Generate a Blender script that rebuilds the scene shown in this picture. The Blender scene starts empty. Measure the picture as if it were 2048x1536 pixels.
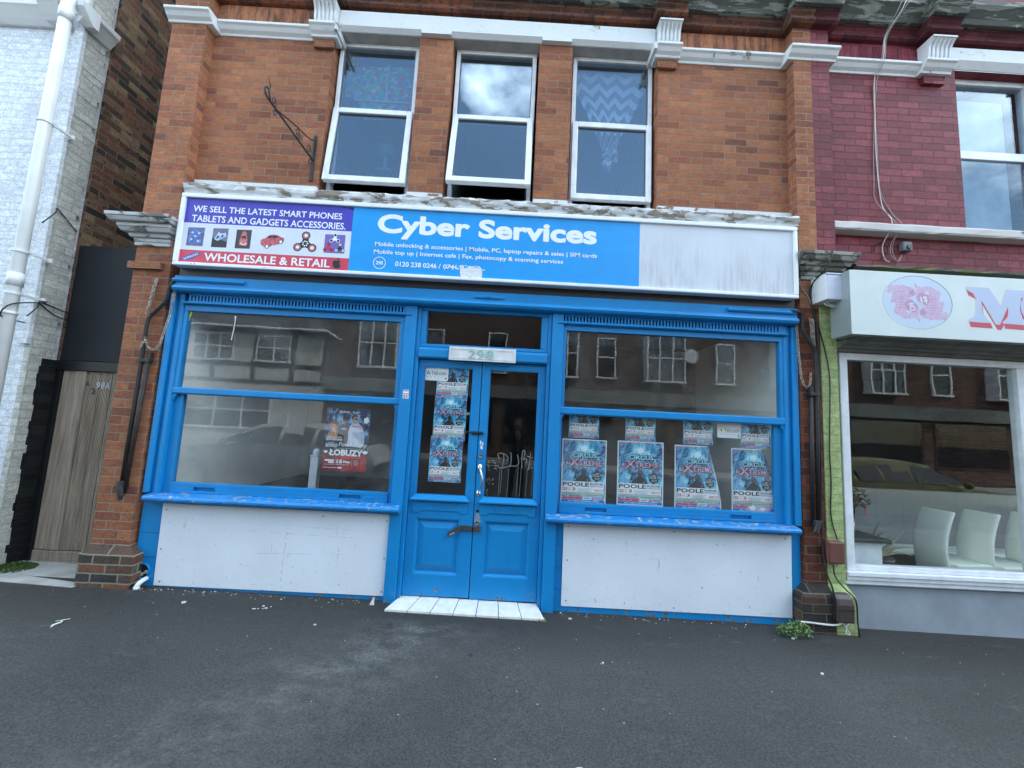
import bpy, math, random
from mathutils import Vector, Matrix
random.seed(7)
sc = bpy.context.scene
COL = sc.collection

# ------------------------------------------------------------------ camera
cam_d = bpy.data.cameras.new("camera")
cam_d.sensor_width = 36.0
cam_d.lens = 13.517
cam_d.clip_start = 0.03
cam_d.clip_end = 2000.0
cam = bpy.data.objects.new("camera", cam_d)
COL.objects.link(cam)
_r = Vector((0.99860191, -0.0148441, 0.05073341))
_u = Vector((-0.05199391, -0.10275943, 0.99334643))
_f = Vector((0.00953199, 0.99459547, 0.10338757))
_m = Matrix((_r, _u, -_f)).transposed().to_4x4()
_m.translation = Vector((0.0, -3.6157, 1.570))
cam.matrix_world = _m
sc.camera = cam

# ------------------------------------------------------------------ world: blue sky with broken cloud
SUN_EL, SUN_AZ = 50.0, 45.0
wd = bpy.data.worlds.new("World")
sc.world = wd
wd.use_nodes = True
nt = wd.node_tree
nt.nodes.clear()
_o = nt.nodes.new("ShaderNodeOutputWorld")
_b = nt.nodes.new("ShaderNodeBackground")
_s = nt.nodes.new("ShaderNodeTexSky")
_s.sky_type = 'NISHITA'
_s.sun_disc = False
_s.sun_elevation = math.radians(SUN_EL)
_s.sun_rotation = math.radians(SUN_AZ)
_s.air_density = 1.0
_s.dust_density = 1.0
_s.ozone_density = 1.2
_tc = nt.nodes.new("ShaderNodeTexCoord")
_mp = nt.nodes.new("ShaderNodeMapping")
_mp.inputs['Scale'].default_value = (1.0, 1.0, 1.9)
_mp.inputs['Location'].default_value = (0.37, 0.1, 0.45)
_n = nt.nodes.new("ShaderNodeTexNoise")
_n.inputs['Scale'].default_value = 2.3
_n.inputs['Detail'].default_value = 9.0
_n.inputs['Roughness'].default_value = 0.56
_cr = nt.nodes.new("ShaderNodeValToRGB")
_cr.color_ramp.elements[0].position = 0.45
_cr.color_ramp.elements[1].position = 0.64
_mx = nt.nodes.new("ShaderNodeMixRGB")
_mx.inputs['Color2'].default_value = (14.2, 16.2, 17.6, 1)
nt.links.new(_tc.outputs['Generated'], _mp.inputs['Vector'])
nt.links.new(_mp.outputs['Vector'], _n.inputs['Vector'])
# where the cloud banks stand: (direction, cos of radius, weight)
_acc = _n.outputs['Fac']
for _d, _c, _w in (((-0.32,-0.75,0.58), 0.86, -0.34), ((0.20,-0.75,0.62), 0.93, -0.22), ((-0.045,-0.735,0.675), 0.988, 0.36), ((-0.06,-0.50,0.86), 0.962, -0.42), ((0.78,-0.52,0.36), 0.80, 0.03)):
    _vd = nt.nodes.new("ShaderNodeVectorMath"); _vd.operation = 'DOT_PRODUCT'
    _l = math.sqrt(sum(q*q for q in _d)); _vd.inputs[1].default_value = tuple(q/_l for q in _d)
    nt.links.new(_tc.outputs['Generated'], _vd.inputs[0])
    _mr = nt.nodes.new("ShaderNodeMapRange"); _mr.interpolation_type = 'SMOOTHSTEP'
    _mr.inputs['From Min'].default_value = _c; _mr.inputs['From Max'].default_value = 1.0; _mr.inputs['To Max'].default_value = _w
    nt.links.new(_vd.outputs['Value'], _mr.inputs['Value'])
    _ad = nt.nodes.new("ShaderNodeMath"); _ad.operation = 'ADD'
    nt.links.new(_acc, _ad.inputs[0]); nt.links.new(_mr.outputs[0], _ad.inputs[1]); _acc = _ad.outputs[0]
nt.links.new(_acc, _cr.inputs['Fac'])
nt.links.new(_cr.outputs['Color'], _mx.inputs['Fac'])
_tn = nt.nodes.new("ShaderNodeMixRGB"); _tn.blend_type = 'MULTIPLY'; _tn.inputs[0].default_value = 1.0
_tn.inputs['Color2'].default_value = (1.0, 1.02, 0.90, 1)      # a little summer haze in the blue
nt.links.new(_s.outputs['Color'], _tn.inputs['Color1'])
nt.links.new(_tn.outputs['Color'], _mx.inputs['Color1'])
nt.links.new(_mx.outputs['Color'], _b.inputs['Color'])
nt.links.new(_b.outputs['Background'], _o.inputs['Surface'])
_b.inputs['Strength'].default_value = 0.15

# ------------------------------------------------------------------ sun, behind the shops: the whole front stands in open shade
sun_d = bpy.data.lights.new("sun", 'SUN')
sun_d.energy = 2.0
sun_d.angle = math.radians(0.6)
sun_d.color = (1.0, 0.96, 0.9)
sun = bpy.data.objects.new("sun", sun_d)
COL.objects.link(sun)
_el, _az = math.radians(SUN_EL), math.radians(SUN_AZ)
# direction towards the sun (Nishita: rotation 0 = +Y, clockwise)
_sd = Vector((math.sin(_az) * math.cos(_el), math.cos(_az) * math.cos(_el), math.sin(_el)))
sun.rotation_euler = _sd.to_track_quat('Z', 'Y').to_euler()

sc.view_settings.view_transform = 'Standard'
sc.view_settings.look = 'None'
sc.view_settings.exposure = 1.90
sc.view_settings.gamma = 1.0
sc.cycles.max_bounces = 8
sc.cycles.transparent_max_bounces = 16
sc.cycles.caustics_reflective = False
sc.cycles.caustics_refractive = False

# ================================================================== helpers
WL = {}                 # object -> its world location, for parenting without operators

class MB:
    """collects shapes in world coordinates and links them as ONE mesh object"""
    def __init__(s):
        s.v = []; s.f = []; s.m = []; s.cur = 0
    def mat(s, i):
        s.cur = i; return s
    def add(s, vs, fs):
        n = len(s.v)
        s.v += [tuple(v) for v in vs]
        for f in fs:
            s.f.append([i + n for i in f]); s.m.append(s.cur)
        return s
    def box(s, x0, x1, y0, y1, z0, z1):
        v = [(x0,y0,z0),(x1,y0,z0),(x1,y1,z0),(x0,y1,z0),(x0,y0,z1),(x1,y0,z1),(x1,y1,z1),(x0,y1,z1)]
        return s.add(v, [(0,3,2,1),(4,5,6,7),(0,1,5,4),(1,2,6,5),(2,3,7,6),(3,0,4,7)])
    def prism(s, poly, y0, y1):
        """polygon of (x,z) extruded along y (y0 = front)"""
        a = sum(poly[i][0]*poly[(i+1)%len(poly)][1]-poly[(i+1)%len(poly)][0]*poly[i][1] for i in range(len(poly)))
        if a < 0: poly = poly[::-1]
        n = len(poly)
        vs = [(x,y0,z) for x,z in poly]+[(x,y1,z) for x,z in poly]
        fs = [tuple(range(n)), tuple(range(2*n-1, n-1, -1))]
        for i in range(n):
            j = (i+1) % n
            fs.append((i, n+i, n+j, j))
        return s.add(vs, fs)
    def profx(s, prof, x0, x1, m0=0.0, m1=0.0):
        """profile of (y,z) swept along x; m0/m1 mitre the ends (x shift per unit y)"""
        n = len(prof)
        yr = max(p[0] for p in prof)
        vs = [(x0+m0*(p[0]-yr), p[0], p[1]) for p in prof]+[(x1+m1*(p[0]-yr), p[0], p[1]) for p in prof]
        fs = [tuple(range(n)), tuple(range(2*n-1, n-1, -1))]
        for i in range(n):
            j = (i+1) % n
            fs.append((i, n+i, n+j, j))
        return s.add(vs, fs)
    def profy(s, prof, y0, y1):
        """profile of (x,z) swept along y"""
        return s.prism(prof, y0, y1)
    def tube(s, path, r, n=8, caps=True, taper=None):
        path = [Vector(p) for p in path]
        rings = []
        up = None
        for i, p in enumerate(path):
            t = (path[min(i+1, len(path)-1)] - path[max(i-1, 0)])
            if t.length < 1e-9: t = Vector((0,0,1))
            t.normalize()
            if up is None:
                up = Vector((0,0,1)) if abs(t.z) < .9 else Vector((0,1,0))
            b = t.cross(up)
            if b.length < 1e-6: b = t.orthogonal()
            b.normalize()
            up = b.cross(t).normalized()
            rr = r if taper is None else r*taper[i]
            rings.append([p + b*math.cos(2*math.pi*k/n)*rr + up*math.sin(2*math.pi*k/n)*rr for k in range(n)])
        vs = [v for ring in rings for v in ring]
        fs = []
        for i in range(len(rings)-1):
            for k in range(n):
                a = i*n+k; b2 = i*n+(k+1) % n
                fs.append((a, b2, b2+n, a+n))
        if caps:
            fs.append(tuple(range(n-1, -1, -1)))
            fs.append(tuple(range(len(vs)-n, len(vs))))
        return s.add(vs, fs)
    def cyl(s, p0, p1, r, n=16, r1=None):
        return s.tube([p0, p1], r, n, True, None if r1 is None else [1, r1/r])
    def sphere(s, c, r, nu=14, nv=9, sc=(1,1,1)):
        vs = []; fs = []
        for j in range(1, nv):
            th = math.pi*j/nv
            for i in range(nu):
                ph = 2*math.pi*i/nu
                vs.append((c[0]+r*sc[0]*math.sin(th)*math.cos(ph), c[1]+r*sc[1]*math.sin(th)*math.sin(ph), c[2]+r*sc[2]*math.cos(th)))
        top = len(vs); vs.append((c[0],c[1],c[2]+r*sc[2])); bot = len(vs); vs.append((c[0],c[1],c[2]-r*sc[2]))
        for j in range(nv-2):
            for i in range(nu):
                a = j*nu+i; b = j*nu+(i+1) % nu
                fs.append((a, a+nu, b+nu, b))
        for i in range(nu):
            fs.append((top, i, (i+1) % nu))
            k = (nv-2)*nu
            fs.append((bot, k+(i+1) % nu, k+i))
        return s.add(vs, fs)
    def lathe(s, prof, c, n=20):
        """profile of (r, z) spun about the vertical through c"""
        vs = []; fs = []
        for r, z in prof:
            for k in range(n):
                a = 2*math.pi*k/n
                vs.append((c[0]+r*math.cos(a), c[1]+r*math.sin(a), c[2]+z))
        for i in range(len(prof)-1):
            for k in range(n):
                a = i*n+k; b = i*n+(k+1) % n
                fs.append((a, b, b+n, a+n))
        fs.append(tuple(range(n-1,-1,-1))); fs.append(tuple(range(len(vs)-n, len(vs))))
        return s.add(vs, fs)
    def mesh(s, md):
        s.v += md[0]; return s
    def build(s, name, mats, parent=None, bevel=0.0, smooth=False, seg=2, origin=None):
        me = bpy.data.meshes.new(name)
        xs = [v[0] for v in s.v]; ys = [v[1] for v in s.v]; zs = [v[2] for v in s.v]
        c = Vector(((min(xs)+max(xs))/2, (min(ys)+max(ys))/2, min(zs) if parent is None else (min(zs)+max(zs))/2))
        if origin is not None: c = Vector(origin)
        me.from_pydata([(v[0]-c.x, v[1]-c.y, v[2]-c.z) for v in s.v], [], s.f)
        if not isinstance(mats, (list, tuple)): mats = [mats]
        for m in mats: me.materials.append(m)
        me.polygons.foreach_set('material_index', s.m)
        if smooth: me.polygons.foreach_set('use_smooth', [True]*len(s.f))
        me.update()
        o = bpy.data.objects.new(name, me)
        COL.objects.link(o)
        WL[o] = c.copy()
        if parent is not None:
            o.parent = parent; o.location = c - WL[parent]
        else:
            o.location = c
        if bevel > 0:
            b = o.modifiers.new("bevel", 'BEVEL'); b.width = bevel; b.segments = seg
            b.limit_method = 'ANGLE'; b.angle_limit = math.radians(40)
        return o

def tag(o, label=None, cat=None, group=None, kind=None):
    if label: o['label'] = label
    if cat: o['category'] = cat
    if group: o['group'] = group
    if kind: o['kind'] = kind
    return o

def thing(name, loc, label, cat, group=None):
    o = bpy.data.objects.new(name, None)
    o.empty_display_size = 0.1
    COL.objects.link(o)
    o.location = loc
    WL[o] = Vector(loc)
    return tag(o, label, cat, group)

def kids(o):
    return [c for c in bpy.data.objects if c.parent is o]

def copy_tree(o, parent=None, label=None):
    c = o.copy(); COL.objects.link(c)
    c.parent = parent
    WL[c] = WL[o].copy()
    if label: c['label'] = label
    for ch in kids(o): copy_tree(ch, c)
    return c

_fontcache = {}
def text_geo(txt, bold=0.0, res=3):
    """vertices (x,z) and faces of a line of text in the built-in font, normalised to its own box"""
    key = (txt, bold, res)
    if key in _fontcache: return _fontcache[key]
    cu = bpy.data.curves.new("lettering", 'FONT')
    cu.body = txt; cu.size = 1.0; cu.offset = bold; cu.resolution_u = res; cu.fill_mode = 'FRONT'
    ob = bpy.data.objects.new("lettering", cu)
    COL.objects.link(ob)
    dg = bpy.context.evaluated_depsgraph_get()
    dg.update()
    me = bpy.data.meshes.new_from_object(ob.evaluated_get(dg))
    vs = [(v.co.x, v.co.y) for v in me.vertices]
    fs = [tuple(p.vertices) for p in me.polygons]
    bpy.data.objects.remove(ob); bpy.data.curves.remove(cu); bpy.data.meshes.remove(me)
    if not vs: vs = [(0,0),(1,0),(0,1)]; fs = []
    x0 = min(v[0] for v in vs); x1 = max(v[0] for v in vs)
    y0 = min(v[1] for v in vs); y1 = max(v[1] for v in vs)
    vs = [((v[0]-x0)/max(x1-x0,1e-6), (v[1]-y0)/max(y1-y0,1e-6)) for v in vs]
    _fontcache[key] = (vs, fs, (x1-x0)/max(y1-y0,1e-6))
    return _fontcache[key]

def put_text(mb, txt, x0, x1, z0, z1, y, bold=0.0, fn=None, shear=0.0, res=3):
    """lettering filling the box x0..x1, z0..z1 on the plane y (or mapped by fn(x,z))"""
    vs, fs, asp = text_geo(txt, bold, res)
    if x1 is None: x1 = x0 + asp*(z1-z0)
    out = []
    for a, b in vs:
        x = x0+(x1-x0)*a + shear*b*(z1-z0); z = z0+(z1-z0)*b
        out.append(fn(x, z) if fn else (x, y, z))
    # faces of a font curve look towards +z in its own plane; here the front is -y
    mb.add(out, fs)
    return x1

def put_bold(mb, txt, x0, x1, z0, z1, y, bold, fat, res=6):
    """heavier weight: the same line laid several times, each a hair further forward"""
    for i, (dx, dz) in enumerate(((0,0),(fat,0),(-fat,0),(0,fat),(0,-fat),(.7*fat,.7*fat),(-.7*fat,-.7*fat),(.7*fat,-.7*fat),(-.7*fat,.7*fat))):
        put_text(mb, txt, x0+fat+dx, x1-fat+dx, z0+fat+dz, z1-fat+dz, y-0.00008*i, bold, res=res)

def circle(cx, cz, rx, rz=None, n=28, a0=0.0):
    rz = rx if rz is None else rz
    return [(cx+rx*math.cos(a0+2*math.pi*i/n), cz+rz*math.sin(a0+2*math.pi*i/n)) for i in range(n)]
# ================================================================== materials
MATS = {}
class NT:
    def __init__(s, name):
        s.m = bpy.data.materials.new(name); s.m.use_nodes = True
        s.t = s.m.node_tree; s.t.nodes.clear()
        s.out = s.t.nodes.new("ShaderNodeOutputMaterial")
        s.b = s.t.nodes.new("ShaderNodeBsdfPrincipled")
        s.t.links.new(s.b.outputs[0], s.out.inputs['Surface'])
    def n(s, typ, **kw):
        nd = s.t.nodes.new(typ)
        for k, v in kw.items(): setattr(nd, k, v)
        return nd
    def l(s, a, b): s.t.links.new(a, b)
    def val(s, v):
        nd = s.n("ShaderNodeValue"); nd.outputs[0].default_value = v; return nd.outputs[0]
    def math(s, op, a, b=0.0, c=None, clamp=False):
        nd = s.n("ShaderNodeMath", operation=op, use_clamp=clamp)
        for i, x in enumerate((a, b) if c is None else (a, b, c)):
            if hasattr(x, 'node'): s.l(x, nd.inputs[i])
            else: nd.inputs[i].default_value = x
        return nd.outputs[0]
    def mix(s, fac, a, b, typ='MIX'):
        nd = s.n("ShaderNodeMixRGB", blend_type=typ)
        for i, x in enumerate((fac, a, b)):
            if hasattr(x, 'node'): s.l(x, nd.inputs[i])
            elif i == 0: nd.inputs[0].default_value = x
            else: nd.inputs[i].default_value = (*x, 1)
        return nd.outputs[0]
    def pos(s):
        g = s.n("ShaderNodeNewGeometry"); return g.outputs['Position']
    def noise(s, scale, detail=4.0, rough=0.55, vec=None, dist=0.0):
        nd = s.n("ShaderNodeTexNoise")
        nd.inputs['Scale'].default_value = scale; nd.inputs['Detail'].default_value = detail
        nd.inputs['Roughness'].default_value = rough; nd.inputs['Distortion'].default_value = dist
        s.l(vec if vec is not None else s.pos(), nd.inputs['Vector'])
        return nd.outputs['Fac']
    def scaled(s, sx, sy, sz, off=(0,0,0), vec=None):
        mp = s.n("ShaderNodeMapping")
        mp.inputs['Scale'].default_value = (sx, sy, sz); mp.inputs['Location'].default_value = off
        s.l(vec if vec is not None else s.pos(), mp.inputs['Vector'])
        return mp.outputs['Vector']
    def ramp(s, fac, stops, interp='LINEAR'):
        nd = s.n("ShaderNodeValToRGB")
        cr = nd.color_ramp; cr.interpolation = interp
        while len(cr.elements) > 1: cr.elements.remove(cr.elements[-1])
        cr.elements[0].position = stops[0][0]
        c = stops[0][1]; cr.elements[0].color = (*c, 1) if isinstance(c, tuple) else (c, c, c, 1)
        for p, c in stops[1:]:
            e = cr.elements.new(p); e.color = (*c, 1) if isinstance(c, tuple) else (c, c, c, 1)
        s.l(fac, nd.inputs[0])
        return nd.outputs[0]
    def step(s, fac, lo, hi):
        return s.ramp(fac, [(lo, 0.0), (hi, 1.0)])
    def xyz(s, vec=None):
        nd = s.n("ShaderNodeSeparateXYZ"); s.l(vec if vec is not None else s.pos(), nd.inputs[0]); return nd.outputs
    def bump(s, h, strength=0.5, dist=0.01):
        nd = s.n("ShaderNodeBump"); nd.inputs['Strength'].default_value = strength; nd.inputs['Distance'].default_value = dist
        s.l(h, nd.inputs['Height']); s.l(nd.outputs[0], s.b.inputs['Normal'])
    def set(s, col=None, rough=None, metal=None, spec=None):
        for k, v in (('Base Color', col), ('Roughness', rough), ('Metallic', metal), ('Specular IOR Level', spec)):
            if v is None: continue
            if hasattr(v, 'node'): s.l(v, s.b.inputs[k])
            else: s.b.inputs[k].default_value = (*v, 1) if isinstance(v, tuple) else v
        return s.m

def flat(name, col, rough=0.6, metal=0.0, var=0.12, vscale=6.0, bump=0.0, bscale=60.0, spec=None):
    """plain painted/plastic/metal surface with a little unevenness of its own"""
    if name in MATS: return MATS[name]
    s = NT(name)
    nz = s.noise(vscale, 5)
    k = s.ramp(nz, [(0.3, 1-var), (0.7, 1+var)])
    c = s.mix(1.0, col, k, 'MULTIPLY')
    s.set(c, rough, metal, spec)
    if bump: s.bump(s.noise(bscale, 4), bump, 0.004)
    MATS[name] = s.m
    return s.m

def brick(name, stops, mortar, x0=0.0, z0=3.82, rough=0.85, bumpd=0.010, dirt=None, wob=0.004, bw=0.230, rh=0.0759,
          mortar_size=0.0055, paint=None, hue_noise=0.0, spall=None, grime=None, sooty=0.40):
    s = NT(name)
    g = s.n("ShaderNodeNewGeometry")
    P = s.xyz(g.outputs['Position']); N = s.xyz(g.outputs['True Normal'])
    side = s.math('GREATER_THAN', s.math('ABSOLUTE', N[0]), 0.7)
    u = s.math('ADD', s.math('MULTIPLY', P[0], s.math('SUBTRACT', 1.0, side)), s.math('MULTIPLY', P[1], side))
    w1 = s.math('MULTIPLY', s.math('SUBTRACT', s.noise(5.0, 3), 0.5), wob*3)
    w2 = s.math('MULTIPLY', s.math('SUBTRACT', s.noise(22.0, 3, vec=s.scaled(1,1,1,(5,5,5))), 0.5), wob*2)
    uu = s.math('ADD', s.math('SUBTRACT', u, x0 - 46.0), w2)
    vv = s.math('ADD', s.math('SUBTRACT', P[2], z0 - rh*200), s.math('ADD', w1, w2))
    cv = s.n("ShaderNodeCombineXYZ"); s.l(uu, cv.inputs[0]); s.l(vv, cv.inputs[1])
    bt = s.n("ShaderNodeTexBrick")
    bt.offset = 0.5; bt.offset_frequency = 2; bt.squash = 1.0
    s.l(cv.outputs[0], bt.inputs['Vector'])
    bt.inputs['Color1'].default_value = (0,0,0,1); bt.inputs['Color2'].default_value = (1,1,1,1)
    bt.inputs['Mortar'].default_value = (0.5,0.5,0.5,1)
    bt.inputs['Scale'].default_value = 1.0
    bt.inputs['Mortar Size'].default_value = mortar_size
    bt.inputs['Mortar Smooth'].default_value = 0.35
    bt.inputs['Brick Width'].default_value = bw
    bt.inputs['Row Height'].default_value = rh
    fac = bt.outputs['Fac']
    tone = bt.outputs['Color']
    if hue_noise: tone = s.math('ADD', tone, s.math('MULTIPLY', s.math('SUBTRACT', s.noise(1.3, 3), 0.5), hue_noise))
    col = s.ramp(tone, stops)
    fine = s.noise(70.0, 5, 0.65)
    mid = s.noise(16.0, 4, 0.6, vec=s.scaled(1,1,1.6))
    col = s.mix(1.0, col, s.ramp(fine, [(0.28, 0.62), (0.72, 1.26)]), 'MULTIPLY')
    col = s.mix(1.0, col, s.ramp(mid, [(0.3, 0.76), (0.7, 1.16)]), 'MULTIPLY')
    wide = s.noise(1.1, 5, 0.62, vec=s.scaled(1,1,0.6,(3,3,3)))
    col = s.mix(1.0, col, s.ramp(wide, [(0.35, 0.80), (0.65, 1.10)] if sooty > 0.2 else [(0.35, 0.93), (0.65, 1.04)]), 'MULTIPLY')
    soot = s.step(s.noise(5.0, 7, 0.72, vec=s.scaled(1.3,1.3,0.45,(1,6,2))), 0.60, 0.78)
    col = s.mix(s.math('MULTIPLY', soot, sooty), col, tuple(c*0.30 for c in stops[len(stops)//2][1]))
    mc = s.mix(s.noise(3.0, 4), tuple(c*0.72 for c in mortar), tuple(c*1.2 for c in mortar))
    out = s.mix(fac, col, mc)
    if spall:
        sp = s.step(s.noise(17.0, 7, 0.68, vec=s.scaled(1,1,1.5,(9,3,1))), spall[1]-0.02, spall[1]+0.05)
        out = s.mix(sp, out, spall[0])
    if grime:      # dark weather stains of their own shape: (z_low, z_high, colour, strength)
        vs_ = s.noise(7.0, 5, 0.6, vec=s.scaled(1.8,1.8,0.22))
        hz = s.n("ShaderNodeMapRange"); hz.inputs['From Min'].default_value = grime[0]; hz.inputs['From Max'].default_value = grime[1]
        s.l(P[2], hz.inputs['Value'])
        k = s.math('MULTIPLY', s.step(vs_, 0.46, 0.62), hz.outputs[0], clamp=True)
        out = s.mix(s.math('MULTIPLY', k, grime[3]), out, grime[2])
    if paint:      # (colour, x boundary) : paint covers x > boundary (ragged edge)
        edge = s.math('ADD', P[0], s.math('MULTIPLY', s.math('SUBTRACT', s.noise(30.0, 3), 0.5), 0.02))
        k = s.math('GREATER_THAN', edge, paint[1])
        pc = s.mix(1.0, paint[0], s.ramp(s.noise(5.0, 5, 0.6), [(0.3, 0.78), (0.7, 1.15)]), 'MULTIPLY')
        pc = s.mix(s.math('MULTIPLY', fac, 0.45), pc, tuple(c*0.45 for c in paint[0]))
        out = s.mix(k, out, pc)
    s.set(out, rough, 0.0, 0.25)
    h = s.math('ADD', s.math('MULTIPLY', s.math('SUBTRACT', 1.0, fac), 0.75), s.math('MULTIPLY', fine, 0.22))
    h = s.math('ADD', h, s.math('MULTIPLY', mid, 0.2))
    s.bump(h, 0.9, bumpd)
    MATS[name] = s.m
    return s.m

def painted_wood(name, col, under, chips=0.70, low=None, rough=0.42, var=0.10, chip_scale=14.0, top_wear=0.0):
    """gloss paint over wood: brush marks, slight fading, chips showing the undercoat"""
    s = NT(name)
    P = s.xyz()
    k = s.ramp(s.noise(2.2, 5, 0.6), [(0.3, 1-var), (0.7, 1+var)])
    c = s.mix(1.0, col, k, 'MULTIPLY')
    c = s.mix(s.math('MULTIPLY', s.step(s.noise(0.9, 3, vec=s.scaled(1,1,1,(3,7,2))), .45, .75), 0.18), c, tuple(min(1.0, x*1.15+0.03) for x in col))
    n = s.noise(chip_scale, 7, 0.62, vec=s.scaled(1,1,1,(1.7,0,0.3)))
    if low:        # chips gather in a band low on the thing (z0..z1)
        mr = s.n("ShaderNodeMapRange"); mr.inputs['From Min'].default_value = low[0]; mr.inputs['From Max'].default_value = low[1]
        mr.inputs['To Min'].default_value = low[2]; mr.inputs['To Max'].default_value = 0.0
        s.l(P[2], mr.inputs['Value'])
        n = s.math('ADD', n, mr.outputs[0])
    if top_wear:   # weathered where rain lies on upward faces
        g_ = s.n("ShaderNodeNewGeometry"); up_ = s.step(s.xyz(g_.outputs['Normal'])[2], 0.80, 0.97)
        n = s.math('ADD', n, s.math('MULTIPLY', up_, top_wear))
    m = s.step(n, chips, chips+0.02)
    uc = s.mix(s.step(s.noise(40.0, 3), 0.4, 0.6), under, tuple(x*0.45 for x in under))
    c = s.mix(m, c, uc)
    # rain-borne grime and old runs with a shape of their own
    gr = s.step(s.noise(6.0, 7, 0.7, vec=s.scaled(1.6,1.6,0.5,(2,9,4))), 0.55, 0.80)
    c = s.mix(s.math('MULTIPLY', gr, 0.30), c, tuple(x*0.35+0.012 for x in col))
    sp = s.step(s.noise(75.0, 3, 0.6, vec=s.scaled(1,1,0.7,(4,1,7))), 0.70, 0.73)
    c = s.mix(s.math('MULTIPLY', sp, 0.6), c, tuple(x*0.4 for x in under))
    s.set(c, s.math('ADD', rough, s.math('MULTIPLY', m, 0.3)), 0.0, 0.4)
    h = s.math('SUBTRACT', s.math('MULTIPLY', s.noise(45.0, 4, vec=s.scaled(1,1,0.3)), 0.25), s.math('MULTIPLY', m, 0.5))
    s.bump(h, 0.45, 0.004)
    MATS[name] = s.m
    return s.m

def peeling(name, col, under, lo=0.52, scale=9.0, rough=0.6, streak=None, stretch=(1,1,1)):
    """thick old paint flaking off in plates"""
    s = NT(name)
    n = s.noise(scale, 8, 0.6, vec=s.scaled(*stretch), dist=0.6)
    m = s.step(n, lo, lo+0.015)
    rim = s.math('MULTIPLY', s.step(n, lo-0.05, lo), s.math('SUBTRACT', 1.0, m))
    c = s.mix(s.noise(3.0, 5), tuple(x*0.86 for x in col), col)
    d = s.step(s.noise(26.0, 6, 0.7, vec=s.scaled(1,1,0.5,(4,4,4))), 0.60, 0.72)
    c = s.mix(s.math('MULTIPLY', d, 0.45), c, tuple(x*0.4 for x in col))
    uc = s.mix(s.noise(14.0, 5), tuple(x*0.55 for x in under), under)
    c = s.mix(m, c, uc)
    c = s.mix(s.math('MULTIPLY', rim, 0.35), c, tuple(min(1, x*1.1) for x in col))
    s.set(c, rough, 0.0, 0.3)
    h = s.math('ADD', s.math('MULTIPLY', m, -0.8), s.math('MULTIPLY', rim, 0.5))
    h = s.math('ADD', h, s.math('MULTIPLY', s.noise(30.0, 4), 0.25))
    s.bump(h, 0.8, 0.012)
    MATS[name] = s.m
    return s.m

def glass(name, tint=(0.93,0.96,0.95), f0=0.045, dirt=0.0, rough=0.0, k=1.0, gcol=(0.95,0.97,1.0)):
    s = NT(name)
    s.t.nodes.remove(s.b)
    lw = s.n("ShaderNodeLayerWeight"); lw.inputs['Blend'].default_value = 0.5
    F = s.math('MULTIPLY', s.math('POWER', lw.outputs['Facing'], 5.0), 1.0-f0)
    F = s.math('MULTIPLY', s.math('ADD', F, f0), k, clamp=True)
    tr = s.n("ShaderNodeBsdfTransparent"); tr.inputs[0].default_value = (*tint, 1)
    gl = s.n("ShaderNodeBsdfGlossy"); gl.inputs['Roughness'].default_value = rough
    gl.inputs['Color'].default_value = (*gcol, 1)
    wav = s.n("ShaderNodeBump"); wav.inputs['Strength'].default_value = 0.05; wav.inputs['Distance'].default_value = 0.01
    s.l(s.noise(2.5, 2), wav.inputs['Height']); s.l(wav.outputs[0], gl.inputs['Normal'])
    mx = s.n("ShaderNodeMixShader"); s.l(F, mx.inputs[0]); s.l(tr.outputs[0], mx.inputs[1]); s.l(gl.outputs[0], mx.inputs[2])
    res = mx.outputs[0]
    if dirt:
        df = s.n("ShaderNodeBsdfDiffuse"); df.inputs[0].default_value = (0.55,0.55,0.52,1)
        a = s.math('MULTIPLY', s.step(s.noise(2.0, 6, 0.65, dist=0.8), 0.35, 0.8), dirt)
        b = s.math('MULTIPLY', s.step(s.noise(120.0, 2, 0.5), 0.70, 0.74), dirt*3)
        m2 = s.n("ShaderNodeMixShader"); s.l(s.math('ADD', a, b, clamp=True), m2.inputs[0]); s.l(res, m2.inputs[1]); s.l(df.outputs[0], m2.inputs[2])
        res = m2.outputs[0]
    s.l(res, s.out.inputs['Surface'])
    MATS[name] = s.m
    return s.m

RED = [(0.0, (0.205,0.078,0.052)), (0.10, (0.285,0.098,0.055)), (0.28, (0.325,0.120,0.066)), (0.6, (0.375,0.143,0.070)), (0.85, (0.42,0.165,0.078)), (1.0, (0.30,0.115,0.076))]
M_BR   = brick("red_brick", RED, (0.25,0.20,0.145), x0=1.3836, mortar_size=0.0056, hue_noise=0.25, grime=(5.55, 5.95, (0.035,0.02,0.015), 0.9))
M_BRP  = brick("red_brick_pilaster", RED, (0.27,0.22,0.16), x0=-3.545, mortar_size=0.0056, hue_noise=0.25)
M_BRPR = brick("party_pilaster_brick", RED, (0.29,0.24,0.18), x0=2.722, hue_noise=0.2)
M_MAROON = brick("maroon_painted_brick", [(0,(0.150,0.022,0.032)),(0.5,(0.205,0.034,0.046)),(1,(0.265,0.052,0.066))], (0.105,0.018,0.024), x0=3.08, rough=0.6, bumpd=0.009, hue_noise=0.5)
M_DKBRICK = brick("dark_pilaster_brick", [(0,(0.085,0.030,0.022)),(0.5,(0.17,0.050,0.030)),(1,(0.24,0.075,0.040))], (0.13,0.105,0.08), x0=2.722, hue_noise=0.4)
M_GREEN = brick("green_painted_brick", [(0,(0.38,0.46,0.19)),(0.5,(0.43,0.51,0.215)),(1,(0.46,0.55,0.25))], (0.28,0.34,0.14), x0=2.903, rough=0.6, mortar_size=0.003, bumpd=0.007, sooty=0.15, spall=((0.20,0.17,0.12),0.74))
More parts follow.
